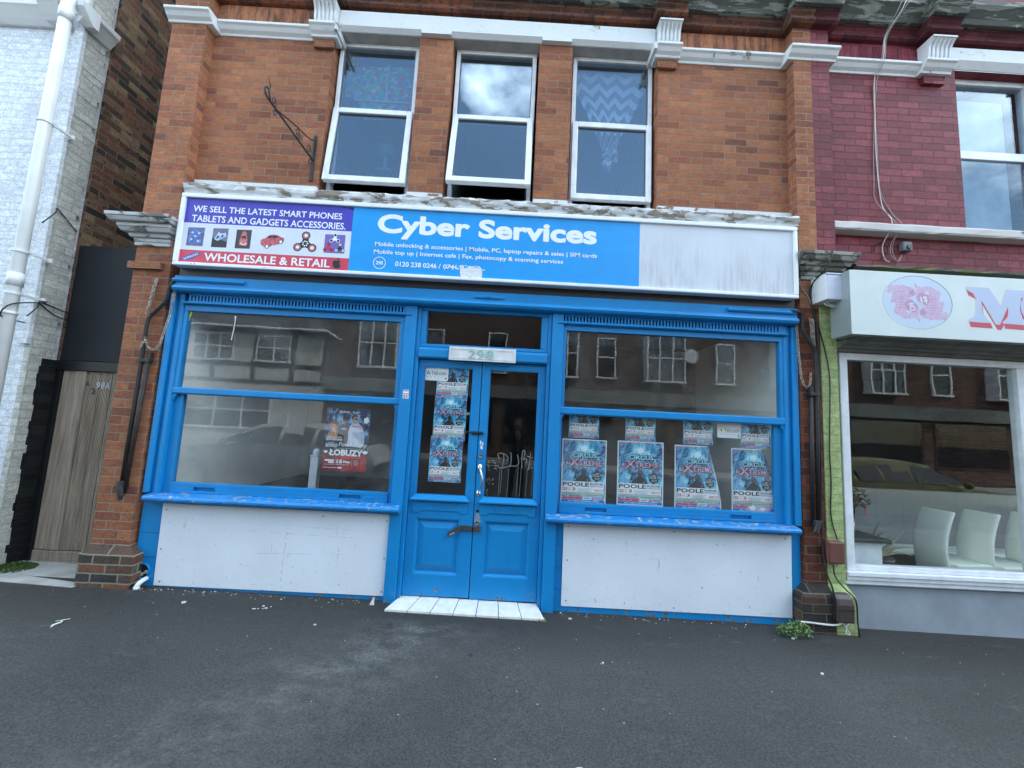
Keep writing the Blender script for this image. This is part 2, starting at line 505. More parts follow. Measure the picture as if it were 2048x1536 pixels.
M_PLINTH = brick("plinth_brick", [(0,(0.030,0.032,0.036)),(0.35,(0.085,0.062,0.050)),(0.6,(0.21,0.080,0.045)),(0.8,(0.06,0.055,0.05)),(1,(0.15,0.115,0.085))], (0.23,0.22,0.16), x0=-3.56, z0=0.06, hue_noise=0.4, spall=((0.15,0.145,0.095),0.63), mortar_size=0.008)
M_PLINTHR = brick("weathered_plinth_brick", [(0,(0.022,0.022,0.024)),(0.6,(0.05,0.04,0.036)),(1,(0.10,0.055,0.038))], (0.12,0.11,0.085), x0=2.7, z0=0.02, hue_noise=0.3, spall=((0.16,0.12,0.09),0.70))
M_ALLEY = brick("alley_brick", [(0,(0.032,0.027,0.026)),(0.3,(0.12,0.064,0.042)),(0.5,(0.22,0.092,0.052)),(0.72,(0.21,0.135,0.080)),(0.9,(0.32,0.215,0.115)),(1,(0.08,0.06,0.05))], (0.19,0.155,0.115), x0=0.1, hue_noise=0.7, mortar_size=0.006, bumpd=0.014,
                spall=((0.018,0.018,0.02),0.60))
M_WHITEBR = brick("white_painted_brick", [(0,(0.72,0.76,0.81)),(0.5,(0.77,0.80,0.85)),(1,(0.80,0.84,0.88))], (0.66,0.70,0.76), x0=-4.6, rough=0.55, mortar_size=0.004, bumpd=0.013, wob=0.012, hue_noise=0.5, sooty=0.06, spall=((0.26,0.11,0.07),0.775))
M_CREAMBR = brick("cream_painted_brick", [(0,(0.50,0.50,0.46)),(0.5,(0.57,0.57,0.52)),(1,(0.62,0.62,0.57))], (0.40,0.40,0.37), x0=0.1, rough=0.65, sooty=0.10, mortar_size=0.004, bumpd=0.016, wob=0.008, hue_noise=0.4, spall=((0.20,0.085,0.05),0.735))
M_BLACKBR = brick("black_painted_brick", [(0,(0.010,0.012,0.014)),(0.5,(0.017,0.019,0.021)),(1,(0.03,0.03,0.03))], (0.02,0.02,0.021), x0=0.1, rough=0.5, spall=((0.16,0.12,0.09),0.70))
M_FARBR = brick("terrace_brick", [(0,(0.085,0.050,0.040)),(0.5,(0.125,0.072,0.055)),(1,(0.16,0.10,0.075))], (0.14,0.12,0.10), bumpd=0.004)

BLUE = (0.004,0.215,0.515)
M_BLUE  = painted_wood("blue_gloss_paint", BLUE, (0.30,0.33,0.34), chips=0.765)
M_BLUEL = painted_wood("blue_gloss_paint_scuffed", BLUE, (0.22,0.20,0.17), chips=0.79, low=(0.0, 0.30, 0.235))
M_SILL  = painted_wood("blue_sill_paint", (0.010,0.20,0.52), (0.42,0.44,0.42), chips=0.635, chip_scale=20.0, top_wear=0.085)
M_BLACKW = painted_wood("black_fascia_board", (0.012,0.013,0.015), (0.35,0.34,0.30), chips=0.70, chip_scale=16.0)
M_STONE = peeling("white_stone_paint", (0.75,0.77,0.78), (0.40,0.40,0.37), lo=0.66, scale=5.0)
M_PEEL  = peeling("peeling_white_paint", (0.70,0.71,0.72), (0.34,0.29,0.23), lo=0.52, scale=7.0, stretch=(0.6,1,2.2))
M_PEELB = peeling("white_paint_on_brick", (0.70,0.72,0.74), (0.36,0.20,0.13), lo=0.60, scale=8.0)
M_CAP   = peeling("capital_paint", (0.55,0.56,0.56), (0.20,0.20,0.19), lo=0.58, scale=9.0, stretch=(0.7,1,1.6))
M_CAPW  = peeling("weathered_capital", (0.33,0.32,0.29), (0.15,0.14,0.11), lo=0.50, scale=8.0)
M_MOSSY = peeling("mossy_timber", (0.085,0.080,0.065), (0.10,0.12,0.035), lo=0.52, scale=4.0, stretch=(0.5,1,2))
M_UPVC  = flat("white_upvc", (0.77,0.79,0.82), 0.30, var=0.10, vscale=9, bump=0.05)
M_UPVCG = flat("grey_upvc", (0.34,0.35,0.38), 0.4, var=0.15)
M_ALU   = flat("white_aluminium", (0.80,0.82,0.84), 0.32, var=0.05)
M_DARK  = flat("dark_void", (0.006,0.006,0.008), 0.9, var=0.2)
M_BLACKM = flat("black_iron", (0.014,0.013,0.014), 0.55, var=0.4, vscale=25, bump=0.3)
M_RUSTM = flat("rusty_black_pipe", (0.022,0.017,0.016), 0.65, var=0.6, vscale=12, bump=0.5)
M_CHAIN = flat("galvanised_chain", (0.40,0.35,0.30), 0.5, 0.6, var=0.5, vscale=40)
M_CHROME = flat("worn_chrome", (0.62,0.60,0.56), 0.22, 1.0, var=0.15)
M_BRASS = flat("dull_brass", (0.22,0.18,0.12), 0.45, 0.8, var=0.3, vscale=30)
M_STEEL = flat("dull_steel", (0.10,0.095,0.09), 0.5, 0.7, var=0.3, vscale=30)
M_WPLAST = flat("white_plastic", (0.74,0.76,0.76), 0.4, var=0.06)
M_GPLAST = flat("grey_plastic", (0.13,0.145,0.155), 0.5, var=0.1)
M_BRPLAST = flat("brown_plastic", (0.14,0.052,0.040), 0.5, var=0.1)
M_DBPLAST = flat("dark_brown_plastic", (0.055,0.042,0.040), 0.45, var=0.1)
M_CABLEB = flat("black_cable_sheath", (0.012,0.012,0.013), 0.5)
M_CABLEG = flat("grey_cable_sheath", (0.33,0.30,0.28), 0.5)
M_CABLEW = flat("white_cable_sheath", (0.60,0.60,0.56), 0.5)

def board_mat(name, col, marks=0.5):
    """white composite board: faint tone, scuffs, small dark nicks and vertical scrapes"""
    s = NT(name)
    c = s.mix(1.0, col, s.ramp(s.noise(1.6, 4), [(0.3, 0.94), (0.7, 1.05)]), 'MULTIPLY')
    sc1 = s.step(s.noise(10.0, 5, 0.7, vec=s.scaled(3.0,1,0.45)), 0.655, 0.69)
    sc2 = s.step(s.noise(9.0, 5, 0.7, vec=s.scaled(0.5,1,3.2,(6,1,2))), 0.665, 0.70)
    nick = s.step(s.noise(38.0, 3, 0.5, vec=s.scaled(1,1,0.6,(2,2,8))), 0.70, 0.72)
    P = s.xyz()
    mr = s.n("ShaderNodeMapRange"); mr.inputs['From Min'].default_value = 0.0; mr.inputs['From Max'].default_value = 0.45
    mr.inputs['To Min'].default_value = 1.0; mr.inputs['To Max'].default_value = 0.25
    s.l(P[2], mr.inputs['Value'])
    dirt = s.math('MULTIPLY', s.step(s.noise(55.0, 5, 0.7), 0.56, 0.72), mr.outputs[0])
    m = s.math('MULTIPLY', s.math('ADD', s.math('MULTIPLY', sc1, 0.6), s.math('ADD', s.math('MULTIPLY', sc2, 0.4), nick), clamp=True), marks)
    c = s.mix(s.math('MULTIPLY', dirt, 0.28), c, (0.22,0.21,0.20))
    c = s.mix(m, c, (0.12,0.12,0.13))
    s.set(c, 0.38, 0.0, 0.45)
    s.bump(s.noise(90.0, 3), 0.06, 0.003)
    MATS[name] = s.m
    return s.m
M_BOARD = board_mat("white_panel_board", (0.73,0.77,0.82), 0.65)

def streaked(name, col, dark, z0, z1):
    """sign panel with rain-washed grime running down it"""
    s = NT(name)
    P = s.xyz()
    a = s.noise(10.0, 5, 0.65, vec=s.scaled(3.2,1,0.30))
    b = s.noise(4.0, 3, 0.5, vec=s.scaled(1,1,0.8,(8,0,0)))
    mr = s.n("ShaderNodeMapRange"); mr.inputs['From Min'].default_value = z0; mr.inputs['From Max'].default_value = z1
    mr.inputs['To Min'].default_value = 1.0; mr.inputs['To Max'].default_value = 0.0
    s.l(P[2], mr.inputs['Value'])
    k = s.math('MULTIPLY', s.math('MULTIPLY', s.step(a, 0.44, 0.66), s.step(b, 0.28, 0.52)), mr.outputs[0])
    c = s.mix(1.0, col, s.ramp(s.noise(3.0, 4), [(0.3, 0.95), (0.7, 1.05)]), 'MULTIPLY')
    c = s.mix(s.math('MULTIPLY', k, 0.50), c, dark)
    s.set(c, 0.4, 0.0, 0.4)
    MATS[name] = s.m
    return s.m
M_SIGNGREY = streaked("blank_sign_panel", (0.60,0.63,0.69), (0.27,0.25,0.21), 2.85, 3.50)

M_PURPLE = flat("sign_purple", (0.055,0.040,0.42), 0.4, var=0.07)
M_SIGNW  = flat("sign_white", (0.66,0.69,0.76), 0.4, var=0.04)
M_SIGNR  = flat("sign_red", (0.60,0.045,0.085), 0.4, var=0.12)
M_SIGNB  = flat("sign_blue", (0.004,0.30,0.74), 0.38, var=0.05)
M_LET    = flat("sign_lettering_white", (0.80,0.84,0.88), 0.45, var=0.03)
M_INKB   = flat("ink_black", (0.010,0.010,0.014), 0.5)
M_INKN   = flat("ink_navy", (0.02,0.05,0.30), 0.5)
M_INKC   = flat("ink_cyan", (0.28,0.70,0.84), 0.45, var=0.35, vscale=60)
M_INKPU  = flat("ink_purple", (0.60,0.36,0.50), 0.45, var=0.5, vscale=45)
M_INKR   = flat("ink_red", (0.62,0.02,0.03), 0.45)
M_INKO   = flat("ink_orange", (0.7,0.16,0.05), 0.45)
M_INKG   = flat("ink_grey", (0.30,0.31,0.36), 0.5)
M_INKLG  = flat("ink_pale_grey", (0.55,0.55,0.62), 0.5, var=0.2, vscale=80)
M_INKGR  = flat("ink_pale_green", (0.50,0.62,0.42), 0.5)
M_INKPI  = flat("ink_pink", (0.55,0.25,0.42), 0.5, var=0.4, vscale=80)
M_INKY   = flat("ink_yellow", (0.85,0.72,0.03), 0.5)
M_PAPER  = flat("poster_paper", (0.84,0.86,0.88), 0.4, var=0.05)
M_CARD   = flat("sticker_white", (0.86,0.87,0.88), 0.35, var=0.03)
M_SKIN   = flat("printed_skin", (0.52,0.26,0.16), 0.5, var=0.3, vscale=40)
M_HAIRP  = flat("printed_hair", (0.26,0.13,0.07), 0.5, var=0.5, vscale=60)
M_VERDI  = flat("verdigris", (0.28,0.50,0.46), 0.6, var=0.35, vscale=40)
M_PLATEW = flat("chalky_white_plate", (0.68,0.68,0.68), 0.6, var=0.10, vscale=14, bump=0.3)

M_GL   = glass("shop_glass", tint=(0.97,0.98,0.98), f0=0.038, dirt=0.085, k=0.80)
M_GLD  = glass("door_glass", tint=(0.97,0.98,0.98), f0=0.034, dirt=0.012, k=0.65)
M_GLU  = glass("upper_window_glass", tint=(0.76,0.84,0.90), f0=0.065, dirt=0.0, k=2.5, gcol=(0.80,0.91,1.0))
M_GLN  = glass("neighbour_window_glass", tint=(0.80,0.86,0.90), f0=0.055, dirt=0.03, k=1.15, gcol=(0.80,0.90,1.0))
M_GLR  = glass("restaurant_glass", tint=(0.97,0.99,0.98), f0=0.04, dirt=0.01, k=0.85)

M_ROOMW = flat("interior_plaster", (0.74,0.75,0.71), 0.9, var=0.08, vscale=2)
M_ROOMG = flat("interior_grey_wall", (0.30,0.295,0.285), 0.9, var=0.15, vscale=2)
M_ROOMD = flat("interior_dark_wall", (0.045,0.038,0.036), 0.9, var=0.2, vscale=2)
M_FLOORI = flat("interior_floor", (0.14,0.12,0.10), 0.7, var=0.2)

def asphalt():
    s = NT("pavement_asphalt")
    big = s.noise(0.55, 5, 0.6); fine = s.noise(85.0, 4, 0.75); mid = s.noise(18.0, 5, 0.65)
    c = s.ramp(big, [(0.3, (0.041,0.042,0.039)), (0.7, (0.068,0.069,0.064))])
    c = s.mix(1.0, c, s.ramp(mid, [(0.3, 0.84), (0.7, 1.14)]), 'MULTIPLY')
    c = s.mix(1.0, c, s.ramp(fine, [(0.28, 0.45), (0.5, 0.95), (0.72, 1.75)]), 'MULTIPLY')
    P = s.xyz()
    # newer, blacker band of tar along the shop fronts
    edge = s.math('ADD', P[1], s.math('MULTIPLY', s.math('SUBTRACT', s.noise(1.1, 5), 0.5), 0.55))
    mr = s.n("ShaderNodeMapRange"); mr.inputs['From Min'].default_value = -0.85; mr.inputs['From Max'].default_value = -0.30
    s.l(edge, mr.inputs['Value'])
    c = s.mix(s.math('MULTIPLY', mr.outputs[0], 0.62), c, (0.017,0.0172,0.0175))
    # pale dusty scuffs trailing from the doorstep across the pavement
    ax = s.math('ADD', s.math('MULTIPLY', s.math('ADD', P[0], 0.62), 0.80), s.math('MULTIPLY', s.math('ADD', P[1], 0.55), -0.62))
    trail = s.n("ShaderNodeMapRange"); trail.inputs['From Min'].default_value = 0.0; trail.inputs['From Max'].default_value = 0.55
    trail.inputs['To Min'].default_value = 1.0; trail.inputs['To Max'].default_value = 0.0
    s.l(s.math('ABSOLUTE', ax), trail.inputs['Value'])
    near = s.n("ShaderNodeMapRange"); near.inputs['From Min'].default_value = -2.3; near.inputs['From Max'].default_value = -0.5
    near.inputs['To Min'].default_value = 0.25; near.inputs['To Max'].default_value = 1.0
    s.l(P[1], near.inputs['Value'])
    fr = s.n("ShaderNodeMapRange"); fr.inputs['From Min'].default_value = -0.34; fr.inputs['From Max'].default_value = -0.5
    s.l(P[1], fr.inputs['Value'])
    k = s.math('MULTIPLY', s.math('MULTIPLY', trail.outputs[0], near.outputs[0]), s.math('MULTIPLY', s.math('MULTIPLY', s.step(s.noise(4.0, 7, 0.75, vec=s.scaled(1.0,1.6,1)), 0.42, 0.70), s.step(s.noise(50.0, 4, 0.8), 0.36, 0.60)), fr.outputs[0]))
    c = s.mix(s.math('MULTIPLY', k, 0.85), c, (0.24,0.24,0.235))
    # light scuffs anywhere, a few pale chippings
    sc_ = s.step(s.noise(4.0, 6, 0.7, vec=s.scaled(0.7,2.2,1,(3,8,1))), 0.60, 0.80)
    c = s.mix(s.math('MULTIPLY', sc_, 0.22), c, (0.24,0.24,0.235))
    vo = s.n("ShaderNodeTexVoronoi"); vo.inputs['Scale'].default_value = 34.0
    s.l(s.pos(), vo.inputs['Vector'])
    vx = s.xyz(vo.outputs['Color'])
    chip = s.math('MULTIPLY', s.math('LESS_THAN', vo.outputs['Distance'], 0.16), s.math('GREATER_THAN', vx[0], 0.986))
    c = s.mix(s.math('MULTIPLY', chip, 0.8), c, (0.42,0.41,0.38))
    vo2 = s.n("ShaderNodeTexVoronoi"); vo2.inputs['Scale'].default_value = 2.6; s.l(s.pos(), vo2.inputs['Vector'])
    v2 = s.xyz(vo2.outputs['Color'])
    gum = s.math('MULTIPLY', s.math('LESS_THAN', vo2.outputs['Distance'], 0.055), s.math('GREATER_THAN', v2[1], 0.72))
    c = s.mix(s.math('MULTIPLY', gum, 0.6), c, (0.022,0.022,0.023))
    s.set(c, s.ramp(mid, [(0.3, 0.72), (0.7, 0.9)]), 0.0, 0.35)
    h = s.math('ADD', s.math('MULTIPLY', fine, 0.5), s.math('MULTIPLY', mid, 0.35))
    s.bump(h, 0.55, 0.006)
    return s.m
M_ASPH = asphalt()
M_ROAD = flat("road_asphalt", (0.055,0.056,0.058), 0.85, var=0.2, bump=0.4, bscale=120)
M_KERB = flat("kerb_granite", (0.24,0.24,0.235), 0.8, var=0.2, vscale=10, bump=0.3)
M_CONC = flat("concrete", (0.33,0.33,0.31), 0.85, var=0.25, vscale=5, bump=0.4, bscale=40)
M_TILE = flat("glazed_doorstep_tile", (0.72,0.71,0.68), 0.22, var=0.10, vscale=12)

def deck_wood():
    s = NT("grey_decking_wood")
    P = s.xyz()
    g = s.noise(20.0, 6, 0.65, vec=s.scaled(2.0,2.0,0.12))
    c = s.ramp(g, [(0.3, (0.20,0.155,0.115)), (0.7, (0.46,0.385,0.30))])
    c = s.mix(s.math('MULTIPLY', s.step(s.noise(2.2, 5, 0.6, vec=s.scaled(1,1,0.5)), 0.5, 0.75), 0.5), c, (0.19,0.12,0.085))
    s.set(c, 0.85, 0.0, 0.2)
    s.bump(g, 0.5, 0.004)
    return s.m
M_DECK = deck_wood()
M_BLKBOARD = flat("black_board", (0.006,0.009,0.013), 0.65, var=0.2, vscale=3, bump=0.15, bscale=120)
M_BLKPOST = flat("black_post_paint", (0.007,0.008,0.010), 0.45, var=0.2)
M_LAV = flat("lavender_render", (0.285,0.315,0.355), 0.8, var=0.14, vscale=3.5, bump=0.25, bscale=60)
M_RSIGN = flat("brushed_sign_face", (0.62,0.67,0.655), 0.42, 0.0, var=0.05, vscale=4)
M_RSIDE = flat("brushed_sign_side", (0.33,0.37,0.36), 0.42, 0.25, var=0.06, vscale=4)
M_EMB = flat("emblem_blue_inset", (0.52,0.60,0.72), 0.4, var=0.03)
M_EMBP = flat("emblem_pink", (0.56,0.39,0.54), 0.45, var=0.18, vscale=70)
M_EMBD = flat("emblem_dark_pink", (0.48,0.26,0.40), 0.45, var=0.1, vscale=70)
M_LETRED = flat("letter_red_side", (0.50,0.032,0.065), 0.4, var=0.05)
M_LETPINK = flat("letter_pale_edge", (0.66,0.55,0.60), 0.4, var=0.03)
# ================================================================== the ground
def gz(x):
    x = max(-14.0, min(14.0, x))
    return -0.028 - 0.0145*x
def strip(name, xs, y0, y1, zf, m, ny=1):
    mb = MB()
    vs = []; fs = []
    ys = [y0+(y1-y0)*j/ny for j in range(ny+1)]
    for y in ys:
        for x in xs: vs.append((x, y, zf(x)))
    n = len(xs)
    for j in range(ny):
        for i in range(n-1): fs.append((j*n+i, j*n+i+1, (j+1)*n+i+1, (j+1)*n+i))
    mb.add(vs, fs)
    return tag(mb.build(name, m), kind='structure')
XS = [-300,-60,-14,-10,-6,-4,-2,0,2,4,6,10,14,60,300]
strip("ground", [-900,900], -900, 900, lambda x: -0.60, M_ROAD)
strip("pavement", XS, -4.30, -0.02, gz, M_ASPH)
strip("road", XS, -12.0, -4.42, lambda x: gz(x)-0.12, M_ROAD)
strip("far_pavement", XS, -14.6, -12.0, gz, M_CONC)
for nm, y0, y1 in (("kerb", -4.42, -4.30), ("far_kerb", -12.12, -12.0)):
    mb = MB()
    for i in range(len(XS)-1):
        a, b = XS[i], XS[i+1]
        mb.add([(a,y0,gz(a)-.4),(b,y0,gz(b)-.4),(b,y1,gz(b)-.4),(a,y1,gz(a)-.4),(a,y0,gz(a)+.004),(b,y0,gz(b)+.004),(b,y1,gz(b)+.004),(a,y1,gz(a)+.004)],
               [(4,5,6,7),(0,1,5,4),(2,3,7,6)])
    tag(mb.build(nm, M_KERB), kind='structure')

# ================================================================== the brick shop building
SHOP = thing("shop_building", (-0.3, 0.0, -0.03), "orange red brick building with bright blue timber shopfront under the blue and white shop sign", "building")
WIN = [(-1.984,-1.098), (-0.750,0.147), (0.492,1.385)]
WZ0, WZ1 = 3.775, 5.51
mb = MB()
xs = [-3.205, WIN[0][0], WIN[0][1], WIN[1][0], WIN[1][1], WIN[2][0], WIN[2][1], 2.722]
for i in (0, 2, 4, 6): mb.box(xs[i], xs[i+1], 0.0, 0.23, 3.70, 5.51)
mb.box(-3.205, 2.722, 0.001, 0.23, 5.51, 8.6)  # stretch above the eaves is out of view, raised to shade the alley
mb.box(-3.205, 2.722, 0.03, 0.23, 2.72, 3.70)
wall = mb.build("wall", M_BR, SHOP)
# flank walls, back and roof slab close the building so that its rooms stay dark
mb = MB(); mb.box(-3.545,-3.32,0.05,8.0,-0.1,8.6); mb.box(2.78,2.903,0.23,8.0,-0.1,8.6); mb.box(-3.32,2.78,7.8,8.0,-0.1,8.6)
mb.build("flank_wall", M_ALLEY, SHOP)
mb = MB(); mb.box(-3.545,2.903,0.0,8.0,8.6,8.75); mb.build("unseen_roof_slab", M_INKG, SHOP)  # unseen roof added to keep sky light out
mb = MB(); mb.box(-3.32,2.78,0.24,7.79,2.80,3.40); mb.build("upper_floor", M_ROOMG, SHOP)
mb = MB()
mb.box(-3.32,-2.0,0.235,0.28,3.41,6.59)
mb.box(-3.31,2.77,4.5,4.6,3.41,6.59); mb.box(-0.96,-0.90,0.235,4.49,3.41,6.59); mb.box(0.30,0.36,0.235,4.49,3.41,6.59)
mb.build("upper_room_wall", M_ROOMG, SHOP)

# pilasters
mb = MB(); mb.box(-3.545,-3.205,-0.11,0.05,0.36,8.6); mb.build("pilaster", M_BRP, SHOP, bevel=0.004)
mb = MB(); mb.box(2.722,2.903,-0.11,0.05,2.80,8.6); mb.build("pilaster", M_BRPR, SHOP)
mb = MB(); mb.box(2.700,2.903,-0.105,0.05,0.30,2.80); mb.build("pilaster", M_DKBRICK, SHOP)
# projecting course under the capital
mb = MB(); mb.box(-3.575,-3.27,-0.145,-0.111,2.825,2.893); mb.build("projecting_course", M_BRP, SHOP, bevel=0.004)
# plinths with sloping caps
mb = MB()
mb.box(-3.572,-3.105,-0.165,0.04,-0.08,0.285)
mb.add([(-3.572,-0.165,0.285),(-3.105,-0.165,0.285),(-3.105,0.04,0.285),(-3.572,0.04,0.285),(-3.545,-0.111,0.362),(-3.205,-0.111,0.362),(-3.205,0.04,0.362),(-3.545,0.04,0.362)],
       [(4,5,6,7),(0,1,5,4),(1,2,6,5),(2,3,7,6),(3,0,4,7)])
mb.build("plinth", M_PLINTH, SHOP, bevel=0.008)
mb = MB()
mb.box(2.615,2.90,-0.19,0.04,-0.12,0.225)
mb.add([(2.615,-0.19,0.225),(2.90,-0.19,0.225),(2.90,0.04,0.225),(2.615,0.04,0.225),(2.70,-0.106,0.31),(2.90,-0.106,0.31),(2.90,0.04,0.31),(2.70,0.04,0.31)],
       [(4,5,6,7),(0,1,5,4),(1,2,6,5),(2,3,7,6),(3,0,4,7)])
mb.build("plinth", M_PLINTHR, SHOP, bevel=0.008)

def moulded_capital(mb, x0, x1, yb, z0, z1, proj, spread, steps, sr=None):
    """stack of stepped, slightly flared mouldings"""
    sr = spread if sr is None else sr
    h = (z1-z0)/len(steps)
    for i, k in enumerate(steps):
        za = z0+h*i; zb = za+h*0.94
        k0 = steps[max(i-1,0)]*0.4 + k*0.6
        a0, a1 = x0-spread*k0, x1+sr*k0
        b0, b1 = x0-spread*k, x1+sr*k
        ya, yb2 = yb-proj*k0, yb-proj*k
        mb.add([(a0,ya,za),(a1,ya,za),(a1,0.04,za),(a0,0.04,za),(b0,yb2,zb),(b1,yb2,zb),(b1,0.04,zb),(b0,0.04,zb)],
               [(0,3,2,1),(4,5,6,7),(0,1,5,4),(1,2,6,5),(2,3,7,6),(3,0,4,7)])
mb = MB()
moulded_capital(mb, -3.53, -3.235, -0.112, 3.05, 3.30, 0.17, 0.19, [0.12,0.16,0.34,0.62,0.66,0.95,1.0], sr=0.10)
mb.build("capital", M_CAP, SHOP, bevel=0.006)

# string course: follows pilaster, wall and the blocks beside the windows
SC = [(0.02,5.385),(-0.012,5.385),(-0.018,5.405),(-0.045,5.425),(-0.066,5.455),(-0.085,5.468),(-0.085,5.492),(-0.055,5.500),(0.02,5.500)]
def sc_prof(dy): return [(y+dy if y < 0.01 else 0.06, z) for y, z in SC]
mb = MB()
mb.profx(sc_prof(-0.11), -3.545-0.03, -3.205+0.07)
mb.profx(sc_prof(0.0), -3.205+0.07, -2.185)
mb.profx(sc_prof(-0.05), -2.185, -1.925)
mb2 = MB(); mb2.profx(sc_prof(-0.05), 1.33, 1.585)
mb2.profx(sc_prof(0.0), 1.585, 2.655)
mb2.profx(sc_prof(-0.11), 2.655, 2.903)
# returns into the window reveals
mb.box(-1.93,-1.905,-0.12,0.11,5.42,5.495); mb2.box(1.30,1.332,-0.12,0.11,5.42,5.495)
mb.build("string_course", M_STONE, SHOP, bevel=0.004); mb2.build("string_course", M_STONE, SHOP, bevel=0.004)
# brick corbel block under it
for a, b in ((-2.165,-1.965),(1.36,1.565)):
    mb = MB(); mb.box(a,b,-0.035,0.0,5.30,5.385); mb.build("corbel_course", M_BR, SHOP, bevel=0.003)

def fluted_corbel(parent, x0, x1, z0, z1):
    """scrolled bracket leaning outwards with vertical flutes"""
    mb = MB()
    prof = []
    N = 9
    for i in range(N+1):
        t = i/N
        prof.append((-0.082-0.075*(t**1.6)-0.012*math.sin(t*6.28), z0+(z1-z0)*t))
    back = [(0.0, z1), (0.0, z0)]
    w = x1-x0; n = 4; rib = w/(n*2+3)
    x = x0
    for k in range(2*n+3):
        if k in (0, 2*n+2) or k % 2 == 0 or k == 1 or k == 2*n+1:
            pass
        flute = (k >= 1 and k <= 2*n+1 and k % 2 == 1)
        p = []
        for i, (y, z) in enumerate(prof):
            t = i/N
            d = 0.016 if (flute and 0.12 < t < 0.9) else 0.0
            p.append((y+d, z))
        mb.profx(p+back, x, x+rib)
        x += rib
    mb.box(x0-0.004, x1+0.004, -0.166, 0.0, z1, z1+0.016)
    return mb.build("corbel", M_STONE, parent)
fluted_corbel(SHOP, -2.155, -1.93, 5.502, 5.70)
fluted_corbel(SHOP, 1.345, 1.57, 5.502, 5.70)

# white lintel across the three windows with stopped chamfers
mb = MB()
LX0, LX1, LY = -1.925, 1.335, -0.05
mb.box(LX0, LX1, LY, 0.0005, 5.575, 5.712)
segs = []
for a, b in WIN: segs.append((a, b))
x = LX0
for a, b in WIN:
    aa = max(a-0.02, LX0); bb = min(b+0.02, LX1)
    if aa > x+0.01: mb.box(x, aa, LY, 0.0005, 5.512, 5.575)
    # chamfered length
    mb.profx([(LY,5.575),(0.0005,5.575),(0.0005,5.512),(LY+0.036,5.512),(LY,5.548)], aa, bb)
    x = bb
if LX1 > x+0.01: mb.box(x, LX1, LY, 0.0005, 5.512, 5.575)
mb.build("lintel", M_STONE, SHOP)
for a, b in WIN:
    mb = MB(); mb.box(a, b, 0.0005, 0.14, 5.5085, 5.5095); mb.build("lintel_soffit", flat("soffit_grey", (0.42,0.42,0.41), 0.8, var=0.2), SHOP)  # thin underside sheet, darker grey than the lintel

# eaves: soldier course, band and weathered stone cornice
def soldier_mat(name, stops, mortar, dark):
    s = NT(name)
    P = s.xyz()
    cv = s.n("ShaderNodeCombineXYZ"); s.l(P[2], cv.inputs[0]); s.l(P[0], cv.inputs[1])
    bt = s.n("ShaderNodeTexBrick"); bt.offset = 0.0; s.l(cv.outputs[0], bt.inputs['Vector'])
    bt.inputs['Color1'].default_value = (0,0,0,1); bt.inputs['Color2'].default_value = (1,1,1,1); bt.inputs['Mortar'].default_value = (.5,.5,.5,1)
    bt.inputs['Scale'].default_value = 1.0; bt.inputs['Mortar Size'].default_value = 0.004
    bt.inputs['Brick Width'].default_value = 4.0; bt.inputs['Row Height'].default_value = 0.076
    c = s.ramp(bt.outputs['Color'], stops)
    c = s.mix(bt.outputs['Fac'], c, mortar)
    st = s.step(s.noise(9.0, 6, 0.7, vec=s.scaled(2.0,1,0.35)), 0.47, 0.63)
    c = s.mix(s.math('MULTIPLY', st, 0.85), c, dark)
    c = s.mix(1.0, c, s.ramp(s.noise(60.0, 4), [(0.3, .8), (0.7, 1.15)]), 'MULTIPLY')
    s.set(c, 0.85, 0.0, 0.25)
    s.bump(s.math('SUBTRACT', 1.0, bt.outputs['Fac']), 0.7, 0.008)
    return s.m
M_SOLD = soldier_mat("soldier_course_brick", RED, (0.20,0.15,0.11), (0.045,0.030,0.022))
M_SOLDM = soldier_mat("painted_soldier_course", [(0,(0.16,0.024,0.034)),(1,(0.25,0.05,0.062))], (0.10,0.018,0.024), (0.065,0.020,0.026))
M_CORN = peeling("weathered_cornice", (0.24,0.25,0.215), (0.075,0.078,0.066), lo=0.46, scale=11.0, stretch=(0.35,1,2.2))
M_DIRTBR = brick("sooty_brick", [(0,(0.085,0.036,0.027)),(0.5,(0.16,0.055,0.034)),(1,(0.24,0.08,0.042))], (0.12,0.09,0.07), x0=1.3836, spall=((0.04,0.03,0.028),0.56))
M_DIRTM = brick("sooty_painted_brick", [(0,(0.075,0.018,0.023)),(0.5,(0.12,0.026,0.033)),(1,(0.16,0.034,0.042))], (0.05,0.014,0.018), x0=3.08, spall=((0.03,0.016,0.018),0.58))
BAND = [(0.0,5.752),(-0.035,5.757),(-0.058,5.775),(-0.062,5.80),(0.0,5.80)]
COURSE = [(0.0,5.80),(-0.03,5.80),(-0.04,5.84),(-0.075,5.885),(0.0,5.885)]
CORN = [(0.0,5.885),(-0.085,5.885),(-0.11,5.895),(-0.125,5.94),(-0.165,6.00),(-0.19,6.03),(-0.19,6.08),(-0.165,6.10),(0.0,6.10)]
def eaves(parent, spans, mats):
    """spans: (x0, x1, forward step)"""
    for nm, pr, m in (("eaves_band", BAND, mats[0]), ("eaves_course", COURSE, mats[1]), ("eaves_cornice", CORN, mats[2])):
        mb = MB()
        for x0, x1, d in spans:
            mb.profx([(y-d if y < -0.001 else 0.0, z) for y, z in pr], x0, x1)
        mb.build(nm, m, parent, bevel=0.004)
eaves(SHOP, [(-3.60,-3.15,0.13), (-3.15,-2.21,0.0), (-2.21,-1.88,0.12), (-1.88,1.30,0.02), (1.30,1.62,0.12), (1.62,2.66,0.0), (2.66,2.903,0.13)], (M_DIRTBR, M_DIRTBR, M_CORN))
